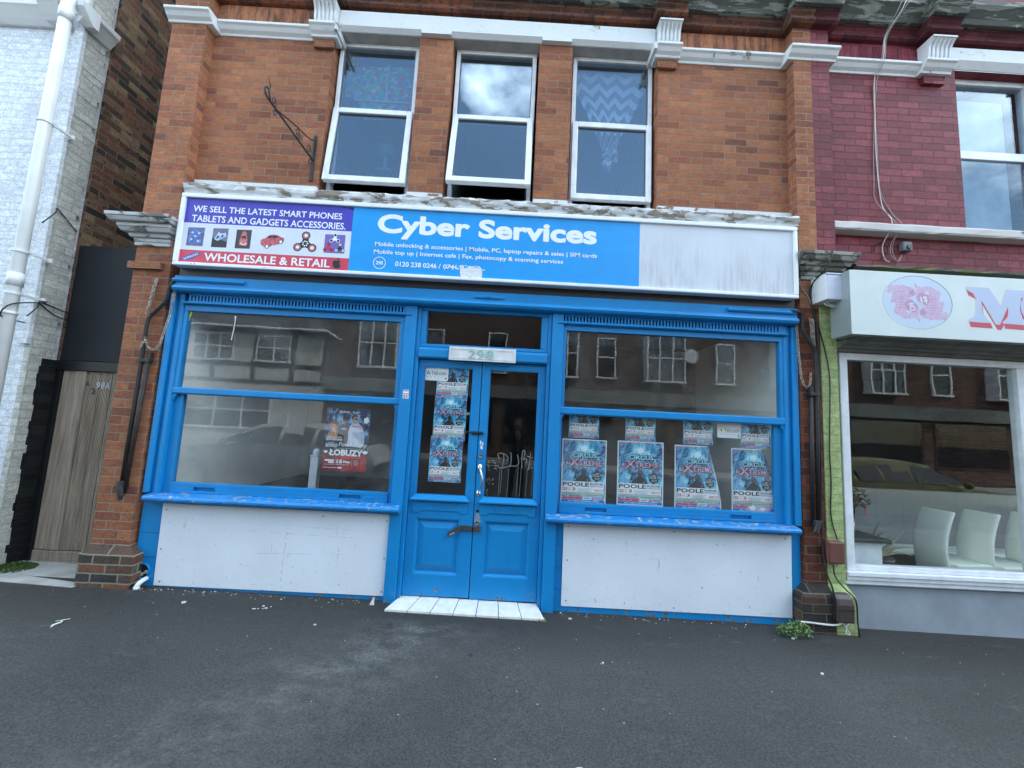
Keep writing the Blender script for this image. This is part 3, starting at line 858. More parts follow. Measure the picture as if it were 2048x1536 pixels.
for a, b in ((-3.135,-2.21),(1.62,2.66)):
    mb = MB(); mb.box(a,b,-0.004,0.0005,5.502,5.745); mb.build("soldier_course", M_SOLD, SHOP)
mb = MB(); mb.box(-1.88,1.30,-0.012,0.0005,5.715,5.752); mb.build("soldier_course", M_DIRTBR, SHOP)

# painted course and moulded ledge over the sign
for i in (0, 2, 4, 6):
    mb = MB(); mb.box(xs[i]+(0.03 if i == 0 else 0.0), xs[i+1], -0.032, 0.0, 3.70, 3.792); mb.build("painted_course", M_PEELB, SHOP, bevel=0.004)
def ragged_profx(mb, prof, x0, x1, n, amp, seed):
    """moulding with worn, uneven edges"""
    rnd = random.Random(seed)
    P = len(prof); rings = []
    for i in range(n+1):
        x = x0+(x1-x0)*i/n
        rings.append([(x, y+(rnd.uniform(-amp,amp) if y < -0.02 else 0), z+rnd.uniform(-amp,amp)*0.7) for y, z in prof])
    vs = [v for r in rings for v in r]; fs = []
    for i in range(n):
        for k in range(P):
            a = i*P+k; b = i*P+(k+1) % P
            fs.append((a, a+P, b+P, b))
    fs.append(tuple(range(P))); fs.append(tuple(range(len(vs)-1, len(vs)-P-1, -1)))
    mb.add(vs, fs)
mb = MB()
ragged_profx(mb, [(0.028,3.565),(-0.13,3.565),(-0.145,3.59),(-0.14,3.615),(-0.165,3.63),(-0.17,3.665),(-0.15,3.685),(-0.03,3.705),(0.028,3.705)], -3.15, 2.70, 130, 0.007, 3)
mb.build("ledge", M_PEEL, SHOP)

# first floor windows -------------------------------------------------
def tilt_pt(v, hy, hz, ang):
    y, z = v[1]-hy, v[2]-hz
    c, s = math.cos(ang), math.sin(ang)
    return (v[0], hy+y*c+z*s, hz-y*s+z*c)
def upstairs_window(parent, x0, x1, z0, z1, zm, ang, y=0.10, m_frame=None):
    m_frame = m_frame or M_UPVC
    mb = MB(); f = 0.042
    mb.box(x0, x0+f, y, y+0.07, z0, z1); mb.box(x1-f, x1, y, y+0.07, z0, z1)
    mb.box(x0+f, x1-f, y, y+0.07, z1-f, z1); mb.box(x0+f, x1-f, y, y+0.07, z0, z0+f*1.2)
    mb.box(x0+f, x1-f, y+0.004, y+0.066, zm-0.012, zm+0.022)
    fr = mb.build("window_frame", m_frame, parent, bevel=0.005)
    mb = MB(); mb.box(x0+f-0.004, x1-f+0.004, y+0.022, y+0.028, zm+0.022, z1-f+0.004); mb.build("pane", M_GLU, fr)
    # glazing bead
    b = 0.008
    for q in (x0+f, x1-f-b):
        mb = MB(); mb.box(q, q+b, y+0.008, y+0.021, zm+0.022, z1-f); mb.build("glazing_bead", M_GPLAST, fr)
    # top hung sash
    mb = MB(); hz, hy = zm-0.002, y-0.004; s = 0.058
    a0, a1, b0, b1 = x0+0.012, x1-0.012, z0+0.085, zm+0.012
    mb.box(a0, a0+s, hy-0.035, hy+0.02, b0, b1); mb.box(a1-s, a1, hy-0.035, hy+0.02, b0, b1)
    mb.box(a0+s, a1-s, hy-0.035, hy+0.02, b1-s, b1); mb.box(a0+s, a1-s, hy-0.035, hy+0.02, b0, b0+s)
    mb.v = [tilt_pt(v, hy, hz, ang) for v in mb.v]
    sa = mb.build("window_sash", m_frame, parent, bevel=0.006)
    mb = MB(); mb.box(a0+s-0.004, a1-s+0.004, hy-0.012, hy-0.006, b0+s-0.004, b1-s+0.004)
    mb.v = [tilt_pt(v, hy, hz, ang) for v in mb.v]
    mb.build("pane", M_GLU, sa)
    mb = MB()
    for q in (a0+s, a1-s-0.007): mb.box(q, q+0.007, hy-0.022, hy-0.013, b0+s, b1-s)
    mb.box(a0+s, a1-s, hy-0.022, hy-0.013, b1-s-0.008, b1-s); mb.box(a0+s, a1-s, hy-0.022, hy-0.013, b0+s, b0+s+0.007)
    mb.v = [tilt_pt(v, hy, hz, ang) for v in mb.v]
    mb.build("glazing_bead", M_GPLAST, sa)
    if ang > 0.05:
        for q in (x0+0.055, x1-0.055):
            p = tilt_pt((q, hy-0.01, b0+0.10), hy, hz, ang)
            mb = MB(); mb.tube([(q, y+0.03, b0+0.02), p], 0.006, 6); mb.build("stay_arm", M_STEEL, sa)
for (a, b), ang in zip(WIN, (0.10, 0.19, 0.015)):
    upstairs_window(SHOP, a+0.022, b-0.022, WZ0+0.012, 5.505, 4.715, ang)
for a, b in WIN:
    mb = MB(); mb.box(a, b, 0.02, 0.23, 3.70, WZ0+0.010); mb.build("window_board", M_PEEL, SHOP)
# ================================================================== blue timber shopfront (parts of the shop)
# black board under the sign and the moulded fascia beam
mb = MB(); mb.box(-3.10,2.66,-0.13,0.028,2.775,2.86); mb.build("fascia_board", M_BLACKW, SHOP, bevel=0.006)
mb = MB()
mb.profx([(0.0,2.775),(-0.15,2.775),(-0.155,2.768),(-0.150,2.70),(-0.150,2.685),(-0.165,2.678),(-0.178,2.655),(-0.165,2.632),(-0.15,2.628),(-0.14,2.622),(0.0,2.622)], -3.115, 2.662)
mb.build("fascia_beam", M_BLUE, SHOP, bevel=0.003)
# awning-box lids planted on the beam
for x0, x1 in ((-3.12,-2.47), (2.0,2.64)):
    mb = MB(); mb.profx([(-0.151,2.712),(-0.168,2.716),(-0.176,2.730),(-0.168,2.744),(-0.151,2.748)], x0, x1); mb.build("awning_rail_cover", M_BLUE, SHOP)
mb = MB()
n = 10
out = [(-0.09+0.016*math.cos(a), 2.726+0.016*math.sin(a)) for a in [math.pi/2 - math.pi*i/n for i in range(n+1)]]+[(-0.35+0.016*math.cos(a), 2.726+0.016*math.sin(a)) for a in [-math.pi/2-math.pi*i/n for i in range(n+1)]]
mb.prism(out, -0.160, -0.1505)
mb.prism([(x*0.86-0.031, (z-2.726)*0.6+2.726) for x, z in out], -0.164, -0.160)
mb.cyl((-0.225,-0.164,2.726), (-0.225,-0.182,2.726), 0.012)
mb.box(-0.229,-0.221,-0.186,-0.164,2.712,2.745)
mb.build("awning_hook_plate", M_BLUE, SHOP, bevel=0.002)

def vent_strip(x0, x1):
    """pierced ventilator: a board with a row of slots"""
    mb = MB(); p = 0.031; sl = 0.0155
    mb.box(x0-0.02, x1+0.02, -0.100, -0.06, 2.606, 2.622)
    mb.box(x0-0.02, x1+0.02, -0.100, -0.06, 2.545, 2.556)
    x = x0
    mb.box(x0-0.02, x0, -0.100, -0.06, 2.556, 2.606)
    while x < x1-p:
        mb.box(x+sl, x+p, -0.100, -0.06, 2.556, 2.606); x += p
    mb.box(x, x1+0.02, -0.0995, -0.06, 2.556, 2.606)
    v = mb.build("ventilator", M_BLUE, SHOP)
    mb = MB(); mb.box(x0-0.02, x1+0.02, -0.066, -0.061, 2.556, 2.606); mb.build("ventilator_void", M_DARK, v)
    mb = MB(); mb.profx([(-0.06,2.545),(-0.115,2.545),(-0.124,2.538),(-0.124,2.530),(-0.108,2.520),(-0.06,2.520)], x0-0.05, x1+0.05); mb.build("ventilator_moulding", M_BLUE, v, bevel=0.002)
vent_strip(-2.985, -0.985); vent_strip(0.487, 2.545)

# posts of the frame
mb = MB()
# outer left: three stepped flutes
mb.box(-3.172,-3.122,-0.105,-0.02,0.805,2.622); mb.box(-3.122,-3.082,-0.075,-0.02,0.805,2.622); mb.box(-3.082,-3.045,-0.098,-0.02,0.805,2.622)
mb.build("frame_post", M_BLUE, SHOP, bevel=0.008)
mb = MB()
mb.box(2.64,2.692,-0.105,-0.02,0.79,2.622); mb.box(2.60,2.64,-0.075,-0.02,0.79,2.622); mb.box(2.565,2.60,-0.098,-0.02,0.79,2.622)
mb.build("frame_post", M_BLUE, SHOP, bevel=0.008)
for x0, x1, s in ((-0.985,-0.846,1), (0.349,0.487,-1)):
    mb = MB()
    a, b = (x0, x1) if s > 0 else (x1, x0)
    lo, hi = min(a, b-0.035*s), max(a, b-0.035*s)
    mb.box(lo, hi, -0.112, -0.01, gz(x0)-0.03, 2.622)
    lo, hi = min(b-0.035*s, b), max(b-0.035*s, b)
    mb.box(lo, hi, -0.085, -0.01, gz(x0)-0.03, 2.622)
    mb.build("frame_post", M_BLUEL, SHOP, bevel=0.006)

def shop_window(x0, x1, zt, px0, px1, pz0, pz1, lx0, lx1, lz0, lz1, zr0, zr1, pulls, sx0, sx1, sz):
    """two big panes, the upper sash in front with horns at its ends"""
    mb = MB()
    # head rail and stiles of the upper sash
    mb.box(x0, x1, -0.086, -0.03, pz1, zt)
    mb.box(x0, px0, -0.086, -0.03, zr1, pz1); mb.box(px1, x1, -0.086, -0.03, zr1, pz1)
    mb.profx([(-0.03,zr0),(-0.088,zr0),(-0.096,zr0+0.012),(-0.096,zr1-0.008),(-0.088,zr1),(-0.03,zr1)], x0, x1)
    for a, b, sg in ((x0, px0, 1), (px1, x1, -1)):
        if sg > 0: poly = [(a,zr0),(b,zr0),(b-0.004,zr0-0.02),(b-0.018,zr0-0.03),(b-0.022,zr0-0.05),(b-0.03,zr0-0.062),(a,zr0-0.062)]
        else: poly = [(b,zr0),(a,zr0),(a+0.004,zr0-0.02),(a+0.018,zr0-0.03),(a+0.022,zr0-0.05),(a+0.03,zr0-0.062),(b,zr0-0.062)]
        mb.prism(poly, -0.084, -0.055)
    up = mb.build("upper_sash", M_BLUE, SHOP, bevel=0.004)
    mb = MB(); mb.box(px0-0.006, px1+0.006, -0.062, -0.056, zr1-0.006, pz1+0.006); mb.build("pane", M_GL, up)
    mb = MB()
    mb.box(x0, lx0, -0.054, -0.01, lz0-0.09, zr0-0.001); mb.box(lx1, x1, -0.054, -0.01, lz0-0.09, zr0-0.001)
    # bottom rail with two recessed finger pulls
    xs_ = [lx0]
    for a, b in pulls: xs_ += [a, b]
    xs_.append(lx1)
    z0, z1 = lz0-0.09, lz0
    pz = (z0+0.022, z0+0.055)
    mb.box(lx0, lx1, -0.064, -0.01, pz[1], z1); mb.box(lx0, lx1, -0.064, -0.01, z0, pz[0])
    for i in range(0, len(xs_), 2): mb.box(xs_[i], xs_[i+1], -0.064, -0.01, pz[0], pz[1])
    for a, b in pulls: mb.box(a, b, -0.040, -0.01, pz[0], pz[1])
    lo = mb.build("lower_sash", M_BLUE, SHOP, bevel=0.003)
    mb = MB(); mb.box(lx0-0.006, lx1+0.006, -0.034, -0.028, lz0-0.006, zr0+0.02); mb.build("pane", M_GL, lo)
    mb = MB()
    ragged_profx(mb, [(-0.01,sz-0.062),(-0.150,sz-0.058),(-0.170,sz-0.052),(-0.182,sz-0.035),(-0.182,sz-0.020),(-0.170,sz-0.005),(-0.152,sz),(-0.022,sz+0.014),(-0.01,sz+0.010)], sx0, sx1, 60, 0.0016, 5)
    mb.build("windowsill", M_SILL, SHOP, smooth=False)
    return up, lo
WL_UP, WL_LO = shop_window(-3.045, -0.985, 2.522, -3.008, -1.037, 1.752, 2.465, -2.966, -1.030, 0.900, 1.69, 1.690, 1.752, ((-2.762,-2.570),(-1.464,-1.267)), -3.10, -0.892, 0.800)
WR_UP, WR_LO = shop_window(0.487, 2.565, 2.522, 0.522, 2.532, 1.752, 2.470, 0.512, 2.488, 0.889, 1.68, 1.683, 1.752, ((0.749,0.944),(2.070,2.262)), 0.389, 2.63, 0.786)

# stall risers
mb = MB(); mb.box(-3.172,-0.985,-0.072,-0.01,gz(-2)-0.06,0.742)
mb.build("stall_riser", M_BLUEL, SHOP)
mb = MB(); mb.box(0.487,2.692,-0.072,-0.01,gz(2)-0.09,0.728)
mb.build("stall_riser", M_BLUEL, SHOP)
# scored joints of the painted block base that show beside the boards
for x0, x1, z in ((-3.165,-2.995,0.46),(-3.165,-2.995,0.255),(0.49,0.558,0.52),(0.49,0.558,0.33),(0.49,0.558,0.15)):
    mb = MB(); mb.box(x0,x1,-0.0745,-0.0721,z,z+0.005); mb.build("scored_joint", flat("joint_blue", (0.006,0.12,0.36), 0.5), SHOP)
# broken vent pipe hole
mb = MB(); mb.lathe([(0.060,0),(0.060,0.012),(0.049,0.012),(0.049,0.0)], (0,0,0), 22)
mb.v = [(-3.086+v[0], -0.0721-v[2], 0.138+v[1]*1.12) for v in mb.v]
h = mb.build("vent_pipe", M_BLUEL, SHOP, smooth=True)
mb = MB(); mb.prism(circle(-3.086, 0.138, 0.049, 0.055), -0.0745, -0.0722); mb.build("vent_hole", M_DARK, h)
mb = MB()
rnd = random.Random(4)
for i in range(7):
    a = rnd.uniform(-2.6, 0.4); r = rnd.uniform(.012,.034)
    c = (-3.086+r*math.cos(a), -0.079, 0.128+r*math.sin(a))
    mb.sphere(c, rnd.uniform(.008,.016), 7, 5, (1.3,.5,1))
mb.build("mortar_rubble", M_CONC, h)

# fanlight and transom over the doors
mb = MB()
mb.box(-0.846,0.349,-0.075,-0.01,2.590,2.622); mb.box(-0.846,-0.792,-0.075,-0.01,2.277,2.590); mb.box(0.286,0.349,-0.075,-0.01,2.277,2.590)
mb.box(-0.846,0.349,-0.075,-0.01,2.245,2.277)
fl = mb.build("fanlight", M_BLUE, SHOP, bevel=0.005)
mb = MB(); mb.box(-0.797,0.291,-0.045,-0.039,2.272,2.595); mb.build("pane", M_GLD, fl)
mb = MB(); mb.profx([(-0.01,2.135),(-0.085,2.135),(-0.10,2.150),(-0.10,2.215),(-0.092,2.236),(-0.07,2.2445),(-0.01,2.2445)], -0.846, 0.349); mb.build("transom", M_BLUE, SHOP, bevel=0.003)

def raised_panel(mb, x0, x1, z0, z1, y):
    """fielded panel: sunk moulding, bevel and raised centre"""
    f = 0.022; b = 0.075
    def ring(a, ya, c, yc):
        v = [(x0+a,ya,z0+a),(x1-a,ya,z0+a),(x1-a,ya,z1-a),(x0+a,ya,z1-a),(x0+c,yc,z0+c),(x1-c,yc,z0+c),(x1-c,yc,z1-c),(x0+c,yc,z1-c)]
        mb.add(v, [(0,1,5,4),(1,2,6,5),(2,3,7,6),(3,0,4,7)])
    ring(0.0, y, 0.010, y+0.004); ring(0.010, y+0.004, f, y+0.022); ring(f, y+0.022, f+0.012, y+0.022); ring(f+0.012, y+0.022, b, y+0.008); ring(b, y+0.008, b+0.004, y+0.006)
    a = b+0.004
    mb.add([(x0+a,y+0.006,z0+a),(x1-a,y+0.006,z0+a),(x1-a,y+0.006,z1-a),(x0+a,y+0.006,z1-a)], [(0,1,2,3)])
def door_leaf(x0, x1, gx0, gx1, px0, px1, slot):
    y = -0.045; zb = gz((x0+x1)/2)+0.045; zt = 2.130
    gz0, gz1 = 0.900, 2.070
    pz0, pz1 = 0.208, 0.690
    mb = MB()
    mb.box(x0, gx0, y, 0.0, gz0, zt); mb.box(gx1, x1, y, 0.0, gz0, zt); mb.box(gx0, gx1, y, 0.0, gz1, zt)
    mb.box(x0, px0, y, 0.0, zb, gz0); mb.box(px1, x1, y, 0.0, zb, gz0)
    mb.box(px0, px1, y, 0.0, zb, pz0); mb.box(px0, px1, y, 0.0, pz1, gz0)
    d = mb.build("door", M_BLUEL, SHOP, bevel=0.0025)
    mb = MB(); raised_panel(mb, px0, px1, pz0, pz1, y); mb.build("door_panel", M_BLUEL, d)
    mb = MB(); mb.box(gx0-0.006, gx1+0.006, -0.028, -0.022, gz0-0.006, gz1+0.006); mb.build("pane", M_GLD, d)
    # glazing bead round the glass
    mb = MB(); q = 0.010
    mb.box(gx0,gx0+q,y+0.004,-0.029,gz0,gz1); mb.box(gx1-q,gx1,y+0.004,-0.029,gz0,gz1); mb.box(gx0+q,gx1-q,y+0.004,-0.029,gz1-q,gz1)
    mb.build("glazing_bead", M_BLUE, d)
    # weather moulding under the glass and the eared apron below it
    mb = MB(); mb.add([(gx0+0.005,y,0.899),(gx1-0.005,y,0.899),(gx0-0.035,y-0.045,0.868),(gx1+0.035,y-0.045,0.868),(gx0-0.035,y-0.045,0.852),(gx1+0.035,y-0.045,0.852),(gx0-0.03,y,0.842),(gx1+0.03,y,0.842)],
        [(0,2,3,1),(2,4,5,3),(4,6,7,5),(0,6,4,2),(1,3,5,7)])
    mb.build("weather_moulding", M_BLUE, d, bevel=0.003)
    a0, a1 = gx0-0.020, gx1+0.018
    mb = MB(); mb.prism([(a0,0.838),(a1,0.838),(a1,0.742),(a1-0.065,0.742),(a1-0.072,0.760),(a0+0.078,0.760),(a0+0.070,0.742),(a0,0.742)], y-0.008, y-0.0005)
    mb.build("apron", M_BLUE, d, bevel=0.003)
    return d
DL = door_leaf(-0.843, -0.2545, -0.790, -0.329, -0.766, -0.366, False)
DR = door_leaf(-0.2475, 0.346, -0.178, 0.285, -0.152, 0.262, True)
# letter slot in the right leaf
mb = MB()
mb.box(-0.050,0.150,-0.060,-0.0535,0.808,0.826); mb.box(-0.050,0.150,-0.060,-0.0535,0.764,0.780); mb.box(-0.050,-0.020,-0.060,-0.0535,0.780,0.808); mb.box(0.122,0.150,-0.060,-0.0535,0.780,0.808)
mb.box(-0.018,0.120,-0.0565,-0.0535,0.781,0.807)
mb.build("letter_slot", M_BLUE, DR, bevel=0.0015)
# pull handle
mb = MB()
pth = [(-0.2195,-0.047,1.172),(-0.219,-0.075,1.165),(-0.205,-0.098,1.135),(-0.190,-0.108,1.08),(-0.188,-0.108,1.04),(-0.198,-0.100,0.985),(-0.215,-0.078,0.948),(-0.2195,-0.047,0.940)]
mb.tube(pth, 0.0085, 10)
mb.prism([(-0.236,1.120),(-0.203,1.120),(-0.203,1.190),(-0.236,1.190)], -0.0505, -0.0455); mb.prism([(-0.236,0.905),(-0.203,0.905),(-0.203,0.955),(-0.236,0.955)], -0.0505, -0.0455)
mb.build("door_handle", M_CHROME, DR, smooth=True)
# cylinder locks, old lock hole with bare wood round it
for z in (1.262, 0.668):
    mb = MB(); mb.lathe([(0.019,0),(0.019,0.006),(0.014,0.009),(0.014,0.007)], (0,0,0), 18)
    mb.v = [(-0.2165+v[0], -0.0455-v[2], z+v[1]) for v in mb.v]; mb.build("cylinder_lock", M_BRASS, DR, smooth=True)
mb = MB(); mb.prism(circle(-0.218, 0.773, 0.013), -0.0468, -0.0456); mb.build("lock_hole", M_DARK, DR)
def splat(cx, cz, rx, rz, seed, n=26, j=0.35):
    r = random.Random(seed)
    return [(cx+rx*math.cos(2*math.pi*i/n)*(1+r.uniform(-j,j)), cz+rz*math.sin(2*math.pi*i/n)*(1+r.uniform(-j,j))) for i in range(n)]
for a in ((0.705,0.026,0.055,3),(0.600,0.028,0.018,5)):
    mb = MB(); mb.prism(splat(-0.212,*a), -0.0462, -0.0455); mb.build("bare_patch", flat("rubbed_bare_paint", (0.20,0.27,0.36), 0.8, var=0.35, vscale=60), DR)
mb = MB()
for i, (x, z, w) in enumerate(((-0.225,1.385,.012),(-0.205,1.375,.010),(-0.215,1.345,.02),(-0.21,1.36,.008))): mb.prism(splat(x,z,w*.5,.020,20+i,14), -0.0462, -0.0455)
mb.build("paint_scrape", M_CARD, DR)
# sliding bolt across the leaves and the swinging hasp with its lock
mb = MB(); mb.box(-0.310,-0.2555,-0.058,-0.0455,1.459,1.486); mb.box(-0.252,-0.207,-0.058,-0.0455,1.460,1.486); mb.tube([(-0.33,-0.062,1.472),(-0.21,-0.062,1.472)],0.006,8)
for x in (-0.30,-0.28,-0.265): mb.box(x,x+0.006,-0.060,-0.058,1.462,1.484)
mb.build("door_bolt", M_BLACKM, DL, bevel=0.002)
mb = MB(); mb.tube([(-0.365,-0.03,1.468),(-0.34,-0.05,1.480),(-0.315,-0.05,1.480)],0.007,6); mb.build("bolt_strap", M_RUSTM, DL)
mb = MB(); mb.box(-0.362,-0.256,-0.062,-0.0455,0.603,0.645)
mb.prism([(-0.366,0.645),(-0.352,0.640),(-0.352,0.603),(-0.372,0.600),(-0.458,0.548),(-0.470,0.556),(-0.472,0.574),(-0.462,0.590),(-0.385,0.636)], -0.076, -0.062)
mb.cyl((-0.352,-0.068,0.598),(-0.352,-0.068,0.648),0.008,10)
hs = mb.build("hasp", M_STEEL, DL, bevel=0.002)
mb = MB(); mb.add([(-0.452,-0.0772,0.560),(-0.408,-0.0772,0.584),(-0.410,-0.0772,0.590),(-0.454,-0.0772,0.566)],[(0,1,2,3)]); mb.build("hasp_label", M_INKLG, hs)
mb = MB(); mb.box(-0.246,-0.180,-0.068,-0.0455,0.598,0.643); lk = mb.build("hasp_lock", M_STEEL, DR, bevel=0.003)
mb = MB(); mb.prism(circle(-0.213,0.620,0.018,0.007), -0.0705,-0.0682); mb.build("keyhole_cover", M_BRASS, lk)
# graffiti scratched and dripped on the right-hand door glass
mb = MB()
def scrawl(pts, r=0.0042):
    P = []
    for i in range(len(pts)-1):
        p0 = pts[max(i-1,0)]; p1 = pts[i]; p2 = pts[i+1]; p3 = pts[min(i+2,len(pts)-1)]
        for t in range(6):
            t /= 6
            P.append(tuple(0.5*((2*p1[k])+(-p0[k]+p2[k])*t+(2*p0[k]-5*p1[k]+4*p2[k]-p3[k])*t*t+(-p0[k]+3*p1[k]-3*p2[k]+p3[k])*t**3) for k in (0,1)))
    P.append(pts[-1])
    n0 = len(mb.v)
    mb.tube([(x, -0.0286, z) for x, z in P], r, 5)
    for i in range(n0, len(mb.v)):
        v = mb.v[i]; mb.v[i] = (v[0], -0.0284+(v[1]+0.0286)*0.12, v[2])
scrawl([(-0.045,1.245),(-0.062,1.285),(-0.03,1.298),(0.01,1.285),(0.034,1.255),(0.02,1.235)])
scrawl([(-0.012,1.292),(-0.006,1.25),(-0.012,1.20),(-0.02,1.17),(-0.055,1.168)])
scrawl([(-0.055,1.168),(-0.01,1.165),(0.05,1.185),(0.105,1.188),(0.132,1.21),(0.128,1.25),(0.118,1.292)])
scrawl([(0.055,1.31),(0.062,1.25),(0.056,1.19)])
scrawl([(0.165,1.17),(0.160,1.25),(0.166,1.325),(0.182,1.33),(0.184,1.29),(0.172,1.25),(0.20,1.262),(0.205,1.235),(0.19,1.22)])
scrawl([(0.238,1.318),(0.232,1.24),(0.226,1.19),(0.216,1.158)]); scrawl([(0.205,1.285),(0.25,1.27),(0.262,1.272)]); scrawl([(0.215,1.16),(0.25,1.18),(0.274,1.175)])
for x, z0, z1 in ((-0.035,1.16,0.91),(-0.018,1.165,0.93),(0.046,1.18,0.91),(0.130,1.19,0.92),(0.158,1.17,0.91),(0.214,1.16,0.925),(0.265,1.17,0.93)):
    scrawl([(x,z0),(x-0.003,(z0+z1)/2),(x-0.008,z1)], 0.0018)
mb.build("graffiti", flat("smeared_grey_marker", (0.17,0.18,0.19), 0.8, var=0.3, vscale=50), DR)
mb = MB(); r = random.Random(12)
for i in range(22):
    a = r.uniform(0, 6.28); q = r.uniform(0.03,0.055) if r.random() < .7 else r.uniform(0,.03)
    mb.prism(splat(-0.106+q*math.cos(a), 1.178+1.2*q*math.sin(a), r.uniform(.003,.010), r.uniform(.002,.006), i, 8), -0.0290-0.00004*i, -0.0281)
for i in range(14): mb.prism(splat(-0.12+r.uniform(-.05,.03), 0.95+r.uniform(-.05,.12), r.uniform(.002,.004), r.uniform(.004,.012), 40+i, 8), -0.0292, -0.0283)
mb.build("sticker_residue", flat("sticker_glue", (0.20,0.21,0.22), 0.7, var=0.4, vscale=80), DR)

# rooms behind the glass
mb = MB(); mb.box(-3.32,2.78,0.03,7.79,0.62,0.66); mb.build("display_floor", M_FLOORI, SHOP)
mb = MB()
mb.box(-3.10,-3.04,0.0,2.3,0.661,2.72); mb.build("display_wall", M_ROOMW, SHOP)
mb = MB(); mb.box(-3.04,-0.94,2.3,2.36,0.661,2.72); mb.build("display_wall", flat("grey_plaster", (0.46,0.46,0.44), 0.9, var=.1, vscale=2), SHOP)
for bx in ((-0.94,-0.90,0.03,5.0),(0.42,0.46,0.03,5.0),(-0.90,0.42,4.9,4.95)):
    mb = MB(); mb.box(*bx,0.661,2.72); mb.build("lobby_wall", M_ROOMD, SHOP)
mb = MB(); mb.box(0.46,2.62,1.7,1.76,0.661,2.72); mb.build("back_partition", flat("brown_hardboard", (0.12,0.095,0.075), 0.9, var=0.15, vscale=2), SHOP)
mb = MB(); mb.box(2.62,2.68,0.0,1.7,0.661,2.72); mb.build("display_wall", M_ROOMW, SHOP)
for bx in ((-3.04,-0.94,0.03,2.3),(0.46,2.62,0.03,1.7)):
    mb = MB(); mb.box(*bx,2.715,2.7195); mb.build("display_ceiling", M_ROOMG, SHOP)

# doorstep: one course of white tiles with mortar joints
step = MB()
e = [(-0.925+0.189*i) for i in range(8)]
for i in range(7):
    a, b = e[i]+0.003, e[i+1]-0.003
    ta, tb = -0.85+0.1715*i+0.003, -0.85+0.1715*(i+1)-0.003
    za = gz(a)
    step.add([(a,-0.262,za-0.02),(b,-0.262,za-0.02),(tb,-0.03,za-0.02),(ta,-0.03,za-0.02),(a,-0.262,za+0.016),(b,-0.262,za+0.016),(tb,-0.03,za+0.034),(ta,-0.03,za+0.034)],
             [(4,5,6,7),(0,1,5,4),(1,2,6,5),(2,3,7,6),(3,0,4,7)])
st = step.build("doorstep", M_TILE, None, bevel=0.002)
tag(st, "row of glazed white tiles forming the doorstep under the blue double doors", "doorstep")
mb = MB(); mb.add([(-0.924,-0.2605,gz(-0.9)-0.02),(0.397,-0.2605,gz(0.4)-0.02),(0.350,-0.031,gz(0.35)-0.02),(-0.85,-0.031,gz(-0.85)-0.02),(-0.924,-0.2605,gz(-0.9)+0.011),(0.397,-0.2605,gz(0.4)+0.011),(0.350,-0.031,gz(0.35)+0.029),(-0.85,-0.031,gz(-0.85)+0.029)],
             [(4,5,6,7),(0,1,5,4),(1,2,6,5),(2,3,7,6),(3,0,4,7)])
mb.build("grout", flat("dark_grout", (0.10,0.09,0.08), 0.9), st)

# white boards screwed over the stall risers
def board(poly, screws, label, extra=None):
    mb = MB(); mb.prism(poly, -0.081, -0.0735)
    b = mb.build("panel_board", M_BOARD, None, bevel=0.0015)
    tag(b, label, "board", "white boards screwed to the stall risers")
    for x, z in screws:
        mb = MB(); mb.cyl((x,-0.0812,z),(x,-0.0835,z),0.006,8); mb.build("screw", M_STEEL, b)
    if extra:
        mb = MB(); extra(mb); mb.build("scratch", flat("scratch_grey", (0.10,0.10,0.11), 0.8, var=0.4, vscale=120), b)
def scr(mb):
    r = random.Random(8)
    def line(x0,z0,x1,z1,w,n):
        for i in range(n):
            if r.random() < .25: continue
            t0, t1 = i/n, (i+r.uniform(.5,1))/n
            ax, az, bx, bz = x0+(x1-x0)*t0, z0+(z1-z0)*t0, x0+(x1-x0)*t1, z0+(z1-z0)*t1
            d = w*r.uniform(.4,1)
            if abs(z1-z0) > abs(x1-x0): mb.add([(ax-d,-0.0818,az),(ax+d,-0.0818,az),(bx+d,-0.0818,bz),(bx-d,-0.0818,bz)], [(0,1,2,3)])
            else: mb.add([(ax,-0.0818,az-d),(bx,-0.0818,bz-d),(bx,-0.0818,bz+d),(ax,-0.0818,az+d)], [(0,1,2,3)])
    line(-1.878,0.60,-1.892,0.11,0.0018,26); line(-1.41,0.46,-1.425,0.22,0.0015,14)
    line(-2.25,0.52,-1.3,0.50,0.0008,26); line(-2.15,0.33,-1.35,0.36,0.0008,22); line(-1.75,0.575,-1.25,0.565,0.0006,14)
board([(-2.992,0.718),(-0.966,0.716),(-0.968,0.024),(-2.980,0.026)], [(-2.955,0.665),(-1.58,0.672),(-1.01,0.66),(-1.01,0.34),(-2.955,0.33),(-1.01,0.06),(-2.93,0.06)],
      "white board with long dark scratches screwed under the plain shop window beside the alley gate", scr)
board([(0.560,0.722),(2.608,0.702),(2.600,0.000),(0.560,0.012)], [(0.60,0.69),(1.55,0.685),(2.55,0.67),(0.60,0.40),(2.56,0.34),(0.60,0.06),(1.55,0.04),(1.80,0.22)],
      "cleaner white board screwed under the shop window that holds the circus posters")
